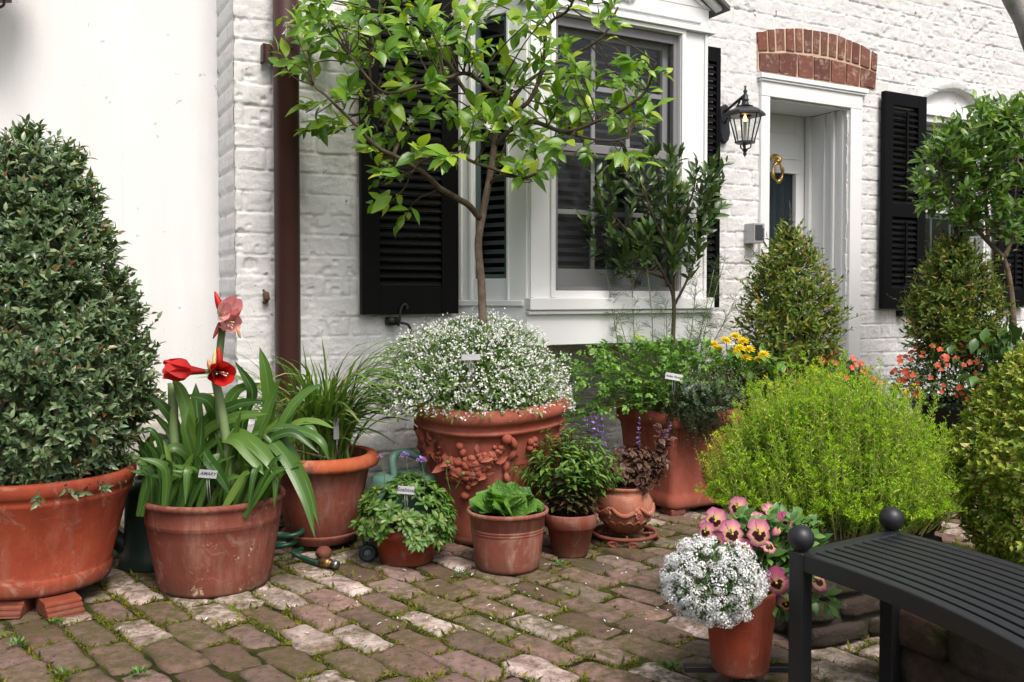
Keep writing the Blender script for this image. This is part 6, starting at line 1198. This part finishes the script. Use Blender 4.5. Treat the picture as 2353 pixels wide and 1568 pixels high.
# ---------------------------------------------------------------- two obelisk shrubs with red flowers in dark pots
M_dpot = plain('black_glazed_pot', (.012, .013, .015), .45, .4); M_coral = leaf_mat('coral_petal', [(0, (.52, .055, .025)), (.6, (.64, .10, .04)), (1, (.72, .19, .08))], .5, .25, tcol=(1, .9, .9))
def obelisk_shrub(cxp, Y, apex_y, base_y, hw, lab, potlab, flab, orng, fl_c, fl_w, fl_y0, fl_y1, nfl):
    C = np.array([(cxp-CX)*Y/F, Y]); za, zb_ = hz(apex_y, Y), hz(base_y, Y); rr = hw*Y/F; zp = hz(fl_y1+15, Y)
    pot('black_pot', potlab, [(0, 0), (.16, 0), (.2, zp*.6), (.22, zp*.9), (.235, zp*.92), (.235, zp), (.21, zp), (.2, zp*.9)], C, 0, M_dpot, zp*.93, .2)
    t = plant('obelisk_shrub', lab, 'shrub', (C[0], C[1], zp)); f_ = t; m = MB()
    ob_ = thing('obelisk_trellis', 'black metal obelisk with knobbed finial inside the %s' % ('shrub before the doorway' if cxp < 2000 else 'shrub before the far window'), 'trellis', (C[0], C[1], zp)); zt = hz(apex_y-6, Y)
    m.lathe([(.016, zt-.02), (.03, zt), (.012, zt+.02), (.022, zt+.035), (.012, zt+.05), (.02, zt+.065), (.010, zt+.08), (.016, zt+.10), (.006, zt+.13), (.0, zt+.17)], (C[0], C[1], 0), 14); m.build('finial', M_iron, ob_)
    for k in range(4): a = k*1.571+.4; m = MB(); m.tube([(C[0]+.17*math.cos(a), C[1]+.17*math.sin(a), zp-.05), (C[0]+.02*math.cos(a), C[1]+.02*math.sin(a), zt)], .006, 6); m.build('leg', M_iron, ob_)
    prof = [(zb_, rr*.6), (zb_+.06, rr*.9), (zb_+(za-zb_)*.25, rr), (zb_+(za-zb_)*.5, rr*.90), (zb_+(za-zb_)*.75, rr*.62), (zb_+(za-zb_)*.88, rr*.36), (za-.03, rr*.12)]
    lm, sm = MB(), MB(); P, D = prof_shrub(C, prof, 800, None, .14, .06); shoots(lm, sm, P, nrm(D+rdir(len(P))*.6+np.array([0, 0, .3])), rng.uniform(.05, .12, len(P)), 7, .042, leaf_tpl(.42, .2, .3, 3), .8, .4, .25, .0015); P, D = prof_shrub(C, prof, 1100, None, .1, .11); inst(lm, leaf_tpl(.45, .2, .3, 3), P, nrm(rdir(len(P))+D*.4), D+rdir(len(P))*.3, rng.uniform(.04, .06, len(P)))
    P, D = prof_shrub(C, prof, 16, None, .1, .0); shoots(lm, sm, P, nrm(D+rdir(16)*.3+np.array([0, 0, .6])), rng.uniform(.09, .16, 16), 6, .036, leaf_tpl(.38, .2, .3, 3), .8, .4, .4, .0015)
    lm.build('foliage', leaf_mat('obelisk_leaf', [(0, (.05, .095, .016)), (.45, (.10, .16, .022)), (.75, (.16, .21, .028)), (.9, (.20, .18, .035)), (1, (.24, .12, .035))], .38, .28), t)
    for k in range(4): a = k*1.57; sm.tube(spline([(C[0]+.05*math.cos(a), C[1]+.05*math.sin(a), zp-.02), (C[0]+.1*math.cos(a+.4), C[1]+.1*math.sin(a+.4), zb_+.15), (C[0], C[1], za-.15)], 6), .006, 6)
    sm.build('stem', M_twig, t)
    fl = plant('red_flower_plant', flab, 'flowering plant', (C[0], C[1], zp-.02)); lm, fm, sm = MB(), MB(), MB(); Cf = np.array([(fl_c-CX)*Y/F, Y-.02, hz(fl_y1, Y)]); rx, rz = fl_w*Y/F, (fl_y1-fl_y0)*Y/F
    o, d = dome(2400, .4, 1.0, rx, rz, -.2); inst(lm, leaf_tpl(.5, .15, .3, 2), Cf+o, nrm(d+rdir(len(d))*.8), nrm(d+rdir(len(d))*.5), rng.uniform(.02, .034, len(d)))
    o, d = dome(nfl, .9, 1.15, rx*1.04, rz*1.05, .0); so_ = np.argsort(d[:, 1]); o, d = o[so_], d[so_]; P0 = np.repeat(Cf+o, 5, 0); a = np.tile(np.arange(5)*1.257, len(o)); ax = np.repeat(nrm(d+rdir(len(d))*.4+np.array([0, -.5, .1])), 5, 0); s1 = nrm(np.cross(ax, [.2, .1, 1.])); s2 = np.cross(ax, s1); PD = np.cos(a)[:, None]*s1+np.sin(a)[:, None]*s2; rs_ = np.repeat(rng.uniform(.014, .022, len(o)), 5); ff_ = [(slice(5*i_, 5*i_+5)) for i_ in range(len(o))]
    for k in range(len(o)): sm.tube([Cf+o[k]*.5, Cf+o[k]], .001, 3, False)
    lm.build('foliage', leaf_mat('diascia_leaf', [(0, (.03, .065, .015)), (1, (.08, .14, .03))], .5, .25), fl); [(lambda q: (inst(q, leaf_tpl(.85, .1, -.1, 3, .6), P0[i_], PD[i_], ax[i_], rs_[i_]), q.build('flower', M_coral, fl)))(MB()) for i_ in ff_[:100]]; sm.build('stem', M_gstem, fl)
    if orng:
        og_ = plant('orange_marigold', 'single stemmed orange marigolds standing beside the %s' % ('door shrub' if cxp < 2000 else 'far window shrub'), 'flowering plant', (C[0]+.1, C[1], zp-.02))
        for (x, y) in orng: e = pt(x, y, Y-.15); daisy(og_, e, .036, M_org, np.array([C[0]+.1, C[1]-.05, zp-.02]))
        m = MB(); inst(m, leaf_tpl(.4, .2, .3, 3), np.array([[C[0]+.1, C[1]-.05, zp]]*14)+rdir(14)*.05, rdir(14)+ZX*.4, rdir(14)*.3+ZX, rng.uniform(.04, .07, 14)); m.build('foliage', bpy.data.materials['marigold_leaf'], og_)
    return C, zp
C1_, zp1 = obelisk_shrub(1812, 5.15, 532, 868, 112, 'cone-shaped bronze-green shrub on an obelisk before the doorway', 'black pot before the doorway, hidden by the stonecrop', 'red flowers peeping over the top of the stonecrop', [(1890, 832), (1905, 826), (1873, 838)], 1890, 115, 815, 885, 75)
C2_, zp2 = obelisk_shrub(2192, 5.30, 552, 815, 96, 'cone-shaped bronze-green shrub on an obelisk before the far window', 'black pot with red flowers before the far window', 'mound of coral red flowers in the black pot at right', [(2262, 790), (2272, 795), (2225, 824), (2290, 815)], 2185, 125, 785, 905, 170)
pi_ = plant('purple_flower', 'single purple bloom just above the stonecrop', 'flowering plant', (C1_[0]+.3, 5.2, zp1)); e = pt(1943, 815, 5.1); m = MB(); m.tube([np.array([C1_[0]+.26, 5.2, zp1]), e], .003, 5); m.build('stem', M_gstem, pi_); m = MB(); inst(m, leaf_tpl(.6, .2, .4, 3), np.tile(e, (14, 1))+rdir(14)*.012, rdir(14)+ZX*.2, rdir(14)+ZX, rng.uniform(.03, .045, 14)); m.build('flower', M_purp, pi_)
# ---------------------------------------------------------------- lime green stonecrop
YX = 3.06; sd_ = plant('stonecrop', 'large mound of lime green stonecrop on the low brick wall', 'flowering plant', ((1915-CX)*YX/F, YX, HWT)); 
prs = np.array([(1910-CX)*YX/F, YX]); 
pot('terracotta_pot', 'terracotta pot almost hidden inside the lime green stonecrop', [(0, 0), (.075, 0), (.088, .08), (.095, .083), (.096, .1), (.085, .1), (.08, .08)], (prs[0]-.02, YX-.06), HWT+.002, TC_A, .085, .081)
X0 = np.array([(1918-CX)*YX/F, YX, hz(1120, YX)]); rx, rz = 278*YX/F, 268*YX/F; lm, sm, ym = MB(), MB(), MB(); n = 2600
d = rdir(n*3); d = d[d[:, 2] > -.22][:n]; tp1 = leaf_tpl(.22, .2, .25, 1); NPOS, ND, NS, TOP = [], [], [], []
Rr = (1+.22*fbm(d[:, 0]*5+d[:, 1]*4, d[:, 2]*5+d[:, 1]*3, 3)*2)*rng.uniform(.72, 1.05, len(d)); tipP = X0+d*Rr[:, None]*np.array([rx, rx*.78, rz]); tipP[:, 2] = np.maximum(tipP[:, 2], HWT+.035+.02*rng.random(len(d)))
for i in range(len(d)):
    tip = tipP[i]; b0 = X0+(tip-X0)*np.array([.74, .74, 0]); b0[2] = max(tip[2]-rng.uniform(.17, .27), HWT-.04); b0[:2] += rng.normal(0, .012, 2); mid = (b0+tip)/2+np.array([(tip-X0)[0]*.07, (tip-X0)[1]*.07, -.01])+rng.normal(0, .008, 3); mid = mid+(ZX*.06 if tip[2] < X0[2]+.06 else 0); tt = np.linspace(0, 1, 30)[:, None]; S = (1-tt)**2*b0+2*tt*(1-tt)*mid+tt*tt*tip; T_ = nrm(2*(1-tt)*(mid-b0)+2*tt*(tip-mid)+ZX*.25)
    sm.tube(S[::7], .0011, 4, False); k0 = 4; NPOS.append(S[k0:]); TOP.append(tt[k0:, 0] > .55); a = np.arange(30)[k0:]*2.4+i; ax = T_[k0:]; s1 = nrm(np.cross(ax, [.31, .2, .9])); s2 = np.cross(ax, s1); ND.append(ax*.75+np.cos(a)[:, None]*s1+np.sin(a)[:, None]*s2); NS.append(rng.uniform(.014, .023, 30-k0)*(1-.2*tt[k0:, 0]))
    if rng.random() < .6:
        for b_ in range(3):
            e = tip+T_[-1]*rng.uniform(.0, .012)+rdir(1)[0]*.012; q_ = 9; TOP.append(np.ones(q_, bool)); NPOS.append(np.tile(e, (q_, 1))+T_[-1]*rng.uniform(-.006, .006, q_)[:, None]); a = np.arange(q_)*2.4; ND.append(T_[-1]*.8+np.cos(a)[:, None]*s1[-1]+np.sin(a)[:, None]*s2[-1]); NS.append(rng.uniform(.008, .012, q_))
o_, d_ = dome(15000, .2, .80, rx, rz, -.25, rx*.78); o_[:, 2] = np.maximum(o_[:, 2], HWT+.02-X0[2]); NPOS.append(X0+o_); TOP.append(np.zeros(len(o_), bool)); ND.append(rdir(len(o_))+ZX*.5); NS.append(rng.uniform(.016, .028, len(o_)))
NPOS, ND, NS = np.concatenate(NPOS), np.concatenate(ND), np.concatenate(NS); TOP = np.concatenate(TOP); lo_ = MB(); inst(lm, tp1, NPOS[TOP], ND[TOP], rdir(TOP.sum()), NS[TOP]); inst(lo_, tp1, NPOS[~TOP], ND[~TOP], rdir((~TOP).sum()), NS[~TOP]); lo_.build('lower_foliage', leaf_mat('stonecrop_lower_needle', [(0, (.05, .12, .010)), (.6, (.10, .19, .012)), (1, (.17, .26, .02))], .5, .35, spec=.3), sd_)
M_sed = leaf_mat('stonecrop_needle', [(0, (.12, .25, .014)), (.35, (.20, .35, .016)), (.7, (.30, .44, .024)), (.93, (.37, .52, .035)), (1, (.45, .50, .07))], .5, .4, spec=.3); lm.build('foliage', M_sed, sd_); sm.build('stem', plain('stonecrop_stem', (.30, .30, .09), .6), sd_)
ysel = [(1640, 1020), (1650, 1030), (1870, 850), (1930, 870), (2020, 890), (2090, 880), (1790, 900), (2110, 905), (1760, 880), (1632, 1080)]; yi = []
for x, y in ysel:
    ds_ = np.linalg.norm(np.stack([CX+tipP[:, 0]*F/tipP[:, 1]-x, YH+(H-tipP[:, 2])*F/tipP[:, 1]-y], 1), axis=1)+np.where(d[:, 1] > .4, 200, 0); yi += list(np.argsort(ds_)[:5])
for q_, i in enumerate(yi): k = 9; ym = MB() if q_ % 5 == 0 else ym; inst(ym, leaf_tpl(.4, .2, -.2, 1), np.tile(tipP[i], (k, 1))+rdir(k)*.008+ZX*.006, rdir(k)+ZX*.6, np.tile(ZX, (k, 1)), .009); ym.build('flower_cluster', M_yel, sd_) if q_ % 5 == 4 else None
# ---------------------------------------------------------------- alyssum and pansies
YP = cP_[1]; al = plant('white_alyssum', 'ball of white alyssum heads spilling over the front pot', 'flowering plant', (cP_[0]-.05, YP-.06, z0P+hP*.9)); A0_ = np.array([(1642-CX)*(YP-.12)/F, YP-.12, hz(1338, YP-.12)]); rx, rz = 104*YP/F, 86*YP/F; fm, lm = MB(), MB()
k = np.arange(330); zf = 1-2*(k+.5)/330; a = k*2.39996; d = np.stack([np.sqrt(1-zf*zf)*np.cos(a), np.sqrt(1-zf*zf)*np.sin(a), zf], 1); d = nrm(d+rdir(330)*.18); d = d[(d[:, 1] < .5)]; hp = A0_+d*np.array([rx, rx*.95, rz])*(rng.uniform(.88, 1.09, len(d))*(1+.14*fbm(d[:, 0]*3+4, d[:, 2]*3, 2)*2))[:, None]
M_alw = leaf_mat('alyssum_white', [(0, (.76, .77, .76)), (1, (.83, .83, .82))], .6, .2, tcol=(1, 1, 1)); od_ = np.argsort(hp[:, 1]); d, hp = d[od_], hp[od_]
for i in range(len(d)):
    if i < 100: fm = MB()
    elif i == 100: fm = MB()
    hr = rng.uniform(.009, .0185); nn = 40; j = np.arange(nn); zz_ = 1-1.35*(j+.5)/nn; aa = j*2.39996; ax = nrm(d[i]+ZX*.3); s1 = nrm(np.cross(ax, [.3, .9, .1])); s2 = np.cross(ax, s1); fd = ax*zz_[:, None]+(np.cos(aa)[:, None]*s1+np.sin(aa)[:, None]*s2)*np.sqrt(1-zz_**2)[:, None]; fd = nrm(fd+rdir(nn)*.3); fp = hp[i]+fd*hr*rng.uniform(.8, 1.12, nn)[:, None]*np.array([1, 1, .85])
    t1 = nrm(np.cross(fd, rdir(nn))); t2 = np.cross(fd, t1); fs = .0027
    for q_ in range(4): dq = t1*math.cos(q_*1.571)+t2*math.sin(q_*1.571); inst(fm, leaf_tpl(.8, .0, -.1, 1), fp, dq+fd*.25, fd, fs*rng.uniform(.9, 1.6, nn))
    if i < 100: fm.build('flower_head', M_alw, al)
o = rdir(2600); inst(lm, leaf_tpl(.4, .2, .3, 2), A0_+o*np.array([rx, rx, rz])*rng.uniform(.6, .93, 2600)[:, None], nrm(o+rdir(2600)*.6), nrm(o+rdir(2600)*.4), rng.uniform(.014, .022, 2600))
fh_ = fm.build('flower_heads', M_alw, al); fh_['kind'] = 'stuff'; lm.build('foliage', leaf_mat('alyssum_leaf', [(0, (.04, .085, .02)), (1, (.09, .15, .05))], .5, .25), al)
pn_ = plant('pansies', 'pink and yellow pansies with dark faces behind the alyssum', 'pansies', (cP_[0]+.04, YP+.03, z0P+hP*.9)); lm, sm = MB(), MB(); tpl = leaf_tpl(.55, .12, .3, 4, .5, .02)
for k in range(330):
    x = rng.normal(1760, 62); y = rng.uniform(1185, 1400); 
    if x < 1690: y = min(y, 1260)
    x = min(max(x, 1560 if y < 1240 else 1690), 1900); b0 = np.array([cP_[0]+rng.normal(.04, .03), YP+rng.normal(.03, .03), z0P+hP*.9]); e = pt(x, y, YP+rng.uniform(-.04, .16)); S = spline([b0, (b0+e)/2+ZX*.02, e], 4); sm.tube(S, .0016, 4, False); inst(lm, tpl, np.tile(e, (2, 1)), rdir(2)+nrm(e-b0)*.7, np.tile(nrm(ZX+np.array([0, -.5, 0])), (2, 1))+rdir(2)*.3, rng.uniform(.032, .052, 2))
lm.build('foliage', leaf_mat('pansy_leaf', [(0, (.035, .09, .018)), (.6, (.065, .15, .03)), (1, (.11, .21, .05))], .42, .25), pn_); sm.build('stem', M_gstem, pn_)
def pansy_mat(name, stops):
    g = NT(name); sp = g.node('ShaderNodeSeparateXYZ'); g.l.new(g.coord('UV'), sp.inputs[0]); d_ = g.math('ABSOLUTE', g.math('SUBTRACT', sp.outputs[1], .5)); n_ = g.math('MULTIPLY', g.math('SUBTRACT', g.noise(70, 3, .6), .5), .18)
    u = g.math('ADD', g.math('ADD', sp.outputs[0], n_), g.math('MULTIPLY', d_, .55)); c = g.ramp(u, stops); p = g.pr(c, .5, None, .3); t = g.node('ShaderNodeBsdfTranslucent'); g.set(t, 'Color', c); ms = g.node('ShaderNodeMixShader'); ms.inputs[0].default_value = .3; g.l.new(p, ms.inputs[1]); g.l.new(t.outputs[0], ms.inputs[2]); return g.done(ms.outputs[0])
M_pt = pansy_mat('pansy_upper', [(0, (.80, .56, .16)), (.38, (.78, .50, .26)), (.66, (.66, .28, .30)), (1, (.42, .10, .22))]); M_pl = pansy_mat('pansy_lower', [(0, (.80, .55, .08)), (.10, (.75, .45, .05)), (.17, (.040, .006, .016)), (.56, (.055, .008, .022)), (.66, (.74, .52, .26)), (.80, (.66, .30, .30)), (1, (.48, .12, .24))])
M_pt2 = pansy_mat('pansy_upper_rose', [(0, (.75, .45, .14)), (.25, (.62, .26, .24)), (.6, (.46, .10, .19)), (1, (.30, .05, .15))]); M_pl2 = pansy_mat('pansy_lower_rose', [(0, (.80, .55, .08)), (.10, (.75, .45, .05)), (.17, (.040, .006, .016)), (.46, (.06, .008, .022)), (.56, (.68, .40, .22)), (.74, (.52, .16, .22)), (1, (.36, .06, .18))])
def pansy(c_, r, f, roll=0.):
    U_, L_m = (M_pt, M_pl) if rng.random() < .6 else (M_pt2, M_pl2); r = r*rng.uniform(.78, .92); roll += rng.normal(0, .15); wv = lambda: rng.uniform(.015, .05)
    f = nrm(f); s1 = nrm(np.cross([0, 0, 1.], f)); up = np.cross(f, s1); rt = lambda a: s1*math.cos(a+roll)+up*math.sin(a+roll); pt_l = leaf_tpl(1.15, .0, .2, 8, .66, wv()); fl = None
    m = MB()
    for a, off in ((2.0, -.004), (1.14, -.002)): inst(m, pt_l, [c_+f*off], [rt(a)], [f], [r*1.12])
    fl = m.build('flower', U_, pn_); m = MB()
    for a, off in ((3.35, .002), (-.21, .003)): inst(m, leaf_tpl(.95, .0, .22, 8, .62, wv()), [c_+f*off], [rt(a)], [f], [r*.92])
    inst(m, leaf_tpl(1.35, .0, .25, 8, .68, wv()), [c_+f*.006], [rt(-1.571)], [f], [r*.98]); m.build('face_petals', L_m, fl)
    m = MB(); m.sphere(c_+f*.007, r*.09, 8, 6); m.build('eye', M_yel, fl)
    b0 = np.array([cP_[0]+.04, YP+.05, z0P+hP]); m = MB(); m.tube(spline([b0, (b0+c_)/2+ZX*.02, c_-f*.008+ZX*.01, c_-f*.003], 4), .0018, 5); m.build('flower_stem', M_gstem, pn_)
for x, y, rp, dY, fx, fz, roll in ((1643, 1196, 32, -.06, -.1, .1, 0), (1682, 1226, 36, -.10, .0, .15, .1), (1744, 1226, 37, -.10, .1, .1, -.1), (1694, 1166, 28, .02, -.55, .3, .15), (1806, 1198, 28, .02, .35, .2, -.1), (1784, 1338, 40, -.06, -.25, .05, .2), (1742, 1190, 30, .04, .1, 1.4, 0), (1878, 1334, 33, .0, .5, 1.2, -.3), (1650, 1243, 20, -.10, -.9, .1, .2), (1772, 1172, 24, .1, .3, .9, 0), (1718, 1190, 26, .0, -.2, .8, .2), (1845, 1240, 24, .0, .8, .4, .1), (1622, 1222, 24, -.08, -.8, .3, 0), (1765, 1255, 22, -.06, .5, .9, .3), (1860, 1365, 26, .02, .6, .2, -.2), (1805, 1385, 24, -.06, -.1, -.2, .3), (1712, 1258, 24, -.10, .1, .5, -.2)):
    pansy(pt(x, y, YP+dY), rp*YP/F, np.array([fx, -1., fz]), roll)
for x, y, x2, y2 in ((1605, 1212, 1625, 1200), (1845, 1395, 1860, 1388), (1775, 1230, 1790, 1215)): bud(pn_, pt(x2, y2, YP-.02), pt(x, y, YP-.04), .012, M_pt)
# ---------------------------------------------------------------- boxwood at right
YX2 = 2.95; CBX = np.array([(2470-CX)*YX2/F, YX2]); prof = [(hz(1420, YX2), .16), (hz(1330, YX2), .26), (hz(1230, YX2), .345), (hz(1100, YX2), .372), (hz(1000, YX2), .345), (hz(920, YX2), .28), (hz(860, YX2), .215), (hz(800, YX2), .13), (hz(750, YX2), .04)]
bx2 = plant('boxwood', 'yellow-green clipped boxwood cone at the right edge', 'shrub', (CBX[0], CBX[1], .0)); lm, sm = MB(), MB(); tpl = leaf_tpl(.62, .25, .25, 2, .55)
P, D = prof_shrub(CBX, prof, 3000, None, .09, .05); P, D = P[P[:, 0] < CBX[0]+.12], D[P[:, 0] < CBX[0]+.12]; shoots(lm, sm, P, nrm(D+rdir(len(P))*.35+np.array([0, 0, .25])), rng.uniform(.03, .055, len(P)), 9, .025, tpl, .8, .5, .15, .001); P, D = prof_shrub(CBX, prof, 8000, None, .05, .09); inst(lm, tpl, P, nrm(rdir(len(P))+D*.4), D, rng.uniform(.02, .035, len(P)))
lm.build('foliage', leaf_mat('boxwood_leaf', [(0, (.06, .12, .012)), (.35, (.14, .21, .018)), (.65, (.26, .31, .035)), (.85, (.38, .39, .07)), (1, (.34, .26, .10))], .4, .28, spec=.45), bx2); m = MB()
for k in range(5): a = k*1.26; m.tube(spline([(CBX[0], CBX[1], 0), (CBX[0]+.05*math.cos(a), CBX[1]+.05*math.sin(a), .3), (CBX[0]+.12*math.cos(a), CBX[1]+.12*math.sin(a), .75)], 5), .01, 6)
m.build('stem', M_twig, bx2); sm.build('twigs', M_twig, bx2)
# ---------------------------------------------------------------- second citrus at right
YR = 5.35; rt_ = plant('citrus_tree', 'second small leafy citrus tree before the far window', 'tree', ((2325-CX)*YR/F, YR, 0)); RP = lambda l: ppx(l, YR); m = MB(); bb = []
for p_, r0_ in ((RP([(2330, 1060), (2328, 760), (2318, 640), (2306, 592)]), .026), (RP([(2306, 592), (2270, 555, -.03), (2230, 510, -.08), (2190, 460, -.1), (2160, 380, -.1)]), .015), (RP([(2308, 592), (2325, 540, .05), (2330, 460, .05), (2340, 330, 0)]), .015), (RP([(2270, 555, -.03), (2265, 470, .05), (2260, 380, .1), (2250, 270, .05)]), .012), (RP([(2325, 540, .05), (2380, 450, 0), (2420, 380, 0)]), .012)): S = spline(p_, 7); m.tube(S, np.linspace(r0_, r0_*.5, len(S)), 8); bb.append(S)
bb = np.concatenate(bb[1:]); lm, sm = MB(), MB(); tpl = leaf_tpl(.5, .2, .3, 3)
cen = [(2180, 300), (2210, 260), (2260, 230), (2310, 250), (2340, 290), (2150, 330), (2140, 390), (2170, 420), (2200, 370), (2230, 310), (2270, 330), (2310, 340), (2350, 370), (2160, 470), (2200, 500), (2230, 460), (2260, 420), (2300, 440), (2340, 470), (2310, 510), (2380, 420), (2390, 330), (2350, 240), (2240, 520), (2200, 440), (2240, 370), (2290, 290), (2120, 420), (2300, 390), (2180, 260), (2400, 500), (2330, 540), (2270, 250), (2255, 215), (2320, 215)]
for (x, y) in cen:
    y = 570-(570-y)*.86
    for r_ in range(10):
        Pn = pt(x+rng.normal(0, 16), y+rng.normal(0, 16), YR+rng.uniform(-.3, .3)); b0 = bb[np.argmin(np.linalg.norm(bb-Pn, axis=1))]; S = spline([b0, (b0+Pn)/2+rdir(1)[0]*.02, Pn], 5); sm.tube(S, .0022, 4, False); shoots(lm, None, [S[-5]], [Pn-S[-5]+ZX*.03], np.linalg.norm(Pn-S[-5])+.04, 8, rng.uniform(.06, .09), tpl, .9, .45, .15, jit=.4, face=(.1, -.5, .75))
m.V += sm.V; off = m.n; [m.F.setdefault(k, []).extend([f+off for f in fl]) for k, fl in sm.F.items()]; m.U += sm.U; m.n += sm.n; m.build('trunk', M_bark, rt_)
lm.build('crown', leaf_mat('citrus_leaf_far', [(0, (.035, .085, .014)), (.5, (.07, .145, .022)), (.85, (.115, .20, .03)), (1, (.18, .27, .05))], .36, .28), rt_)
dk = plant('broad_leaf_plant', 'dark glossy broad-leaved plant at the foot of the far citrus', 'leafy plant', ((2300-CX)*5.0/F, 5.0, 0)); lm, sm = MB(), MB()
for k in range(120): b0 = np.array([(2310-CX)*5.0/F+rng.normal(0, .06), 5.0+rng.normal(0, .06), .2]); e = pt(rng.normal(2310, 42), rng.uniform(765, 900), 5.0+rng.normal(0, .12)); sm.tube([b0, e], .0025, 4, False); inst(lm, leaf_tpl(.6, .15, .3, 4), np.tile(e, (2, 1)), rdir(2)+np.array([0, -.3, .1]), np.tile(ZX, (2, 1))+rdir(2)*.3, rng.uniform(.06, .10, 2))
lm.build('foliage', leaf_mat('dark_broad_leaf', [(0, (.018, .05, .012)), (.7, (.04, .09, .02)), (1, (.08, .15, .03))], .35, .2), dk); sm.build('stem', M_gstem, dk)
# grey trunk crossing the top right corner
m = MB(); S = spline(ppx([(2600, 1000, .2), (2480, 420, .1), (2372, 90), (2330, 0), (2240, -160)], 4.6), 8); gt = plant('grey_tree', 'pale grey tree trunk crossing the top right corner', 'tree', S[0]); m.tube(S, np.linspace(.06, .045, len(S)), 12); m.build('trunk', BARK('pale_grey_bark', (.20, .19, .18), (.38, .36, .34)), gt)
# ---------------------------------------------------------------- seedlings in the paving
for (x, y, wh, lab) in ((1057, 1330, True, 'tiny white-flowered alyssum seedling in the paving'), (1282, 1306, False, 'little green weed in the paving below the classic pot'), (140, 1560, False, 'weed between bricks at the bottom left'), (40, 1490, False, 'weed between bricks near the left edge'), (125, 1440, False, 'small weed beside the ridged pot foot'), (650, 1292, False, 'light green sprout by the garden hose'), (1545, 1545, False, 'weed between bricks left of the alyssum pot'), (320, 1560, False, 'small weed at the bottom edge below the amaryllis')):
    p = gp(x, y); w_ = plant('seedling', lab, 'weed', (p[0], p[1], 0), 'seedlings in the paving'); lm = MB(); n_ = 34; o = rdir(n_)*np.array([1, 1, .5])*.020; o[:, 2] = np.abs(o[:, 2])+.006; inst(lm, leaf_tpl(.4, .2, .3, 2), p+o, nrm(o+ZX*.012+rdir(n_)*.008), rdir(n_)*.3+ZX, rng.uniform(.014, .026, n_)); lm.build('leaves', bpy.data.materials['pincushion_leaf'], w_)
    if wh: fm = MB(); n_ = 70; o = rdir(n_)*.016; inst(fm, leaf_tpl(.8, .0, -.1, 1), p+ZX*.04+o*np.array([1, 1, .6]), rdir(n_), nrm(o+ZX*.01), .0055); fm.build('flowers', M_wh, w_)
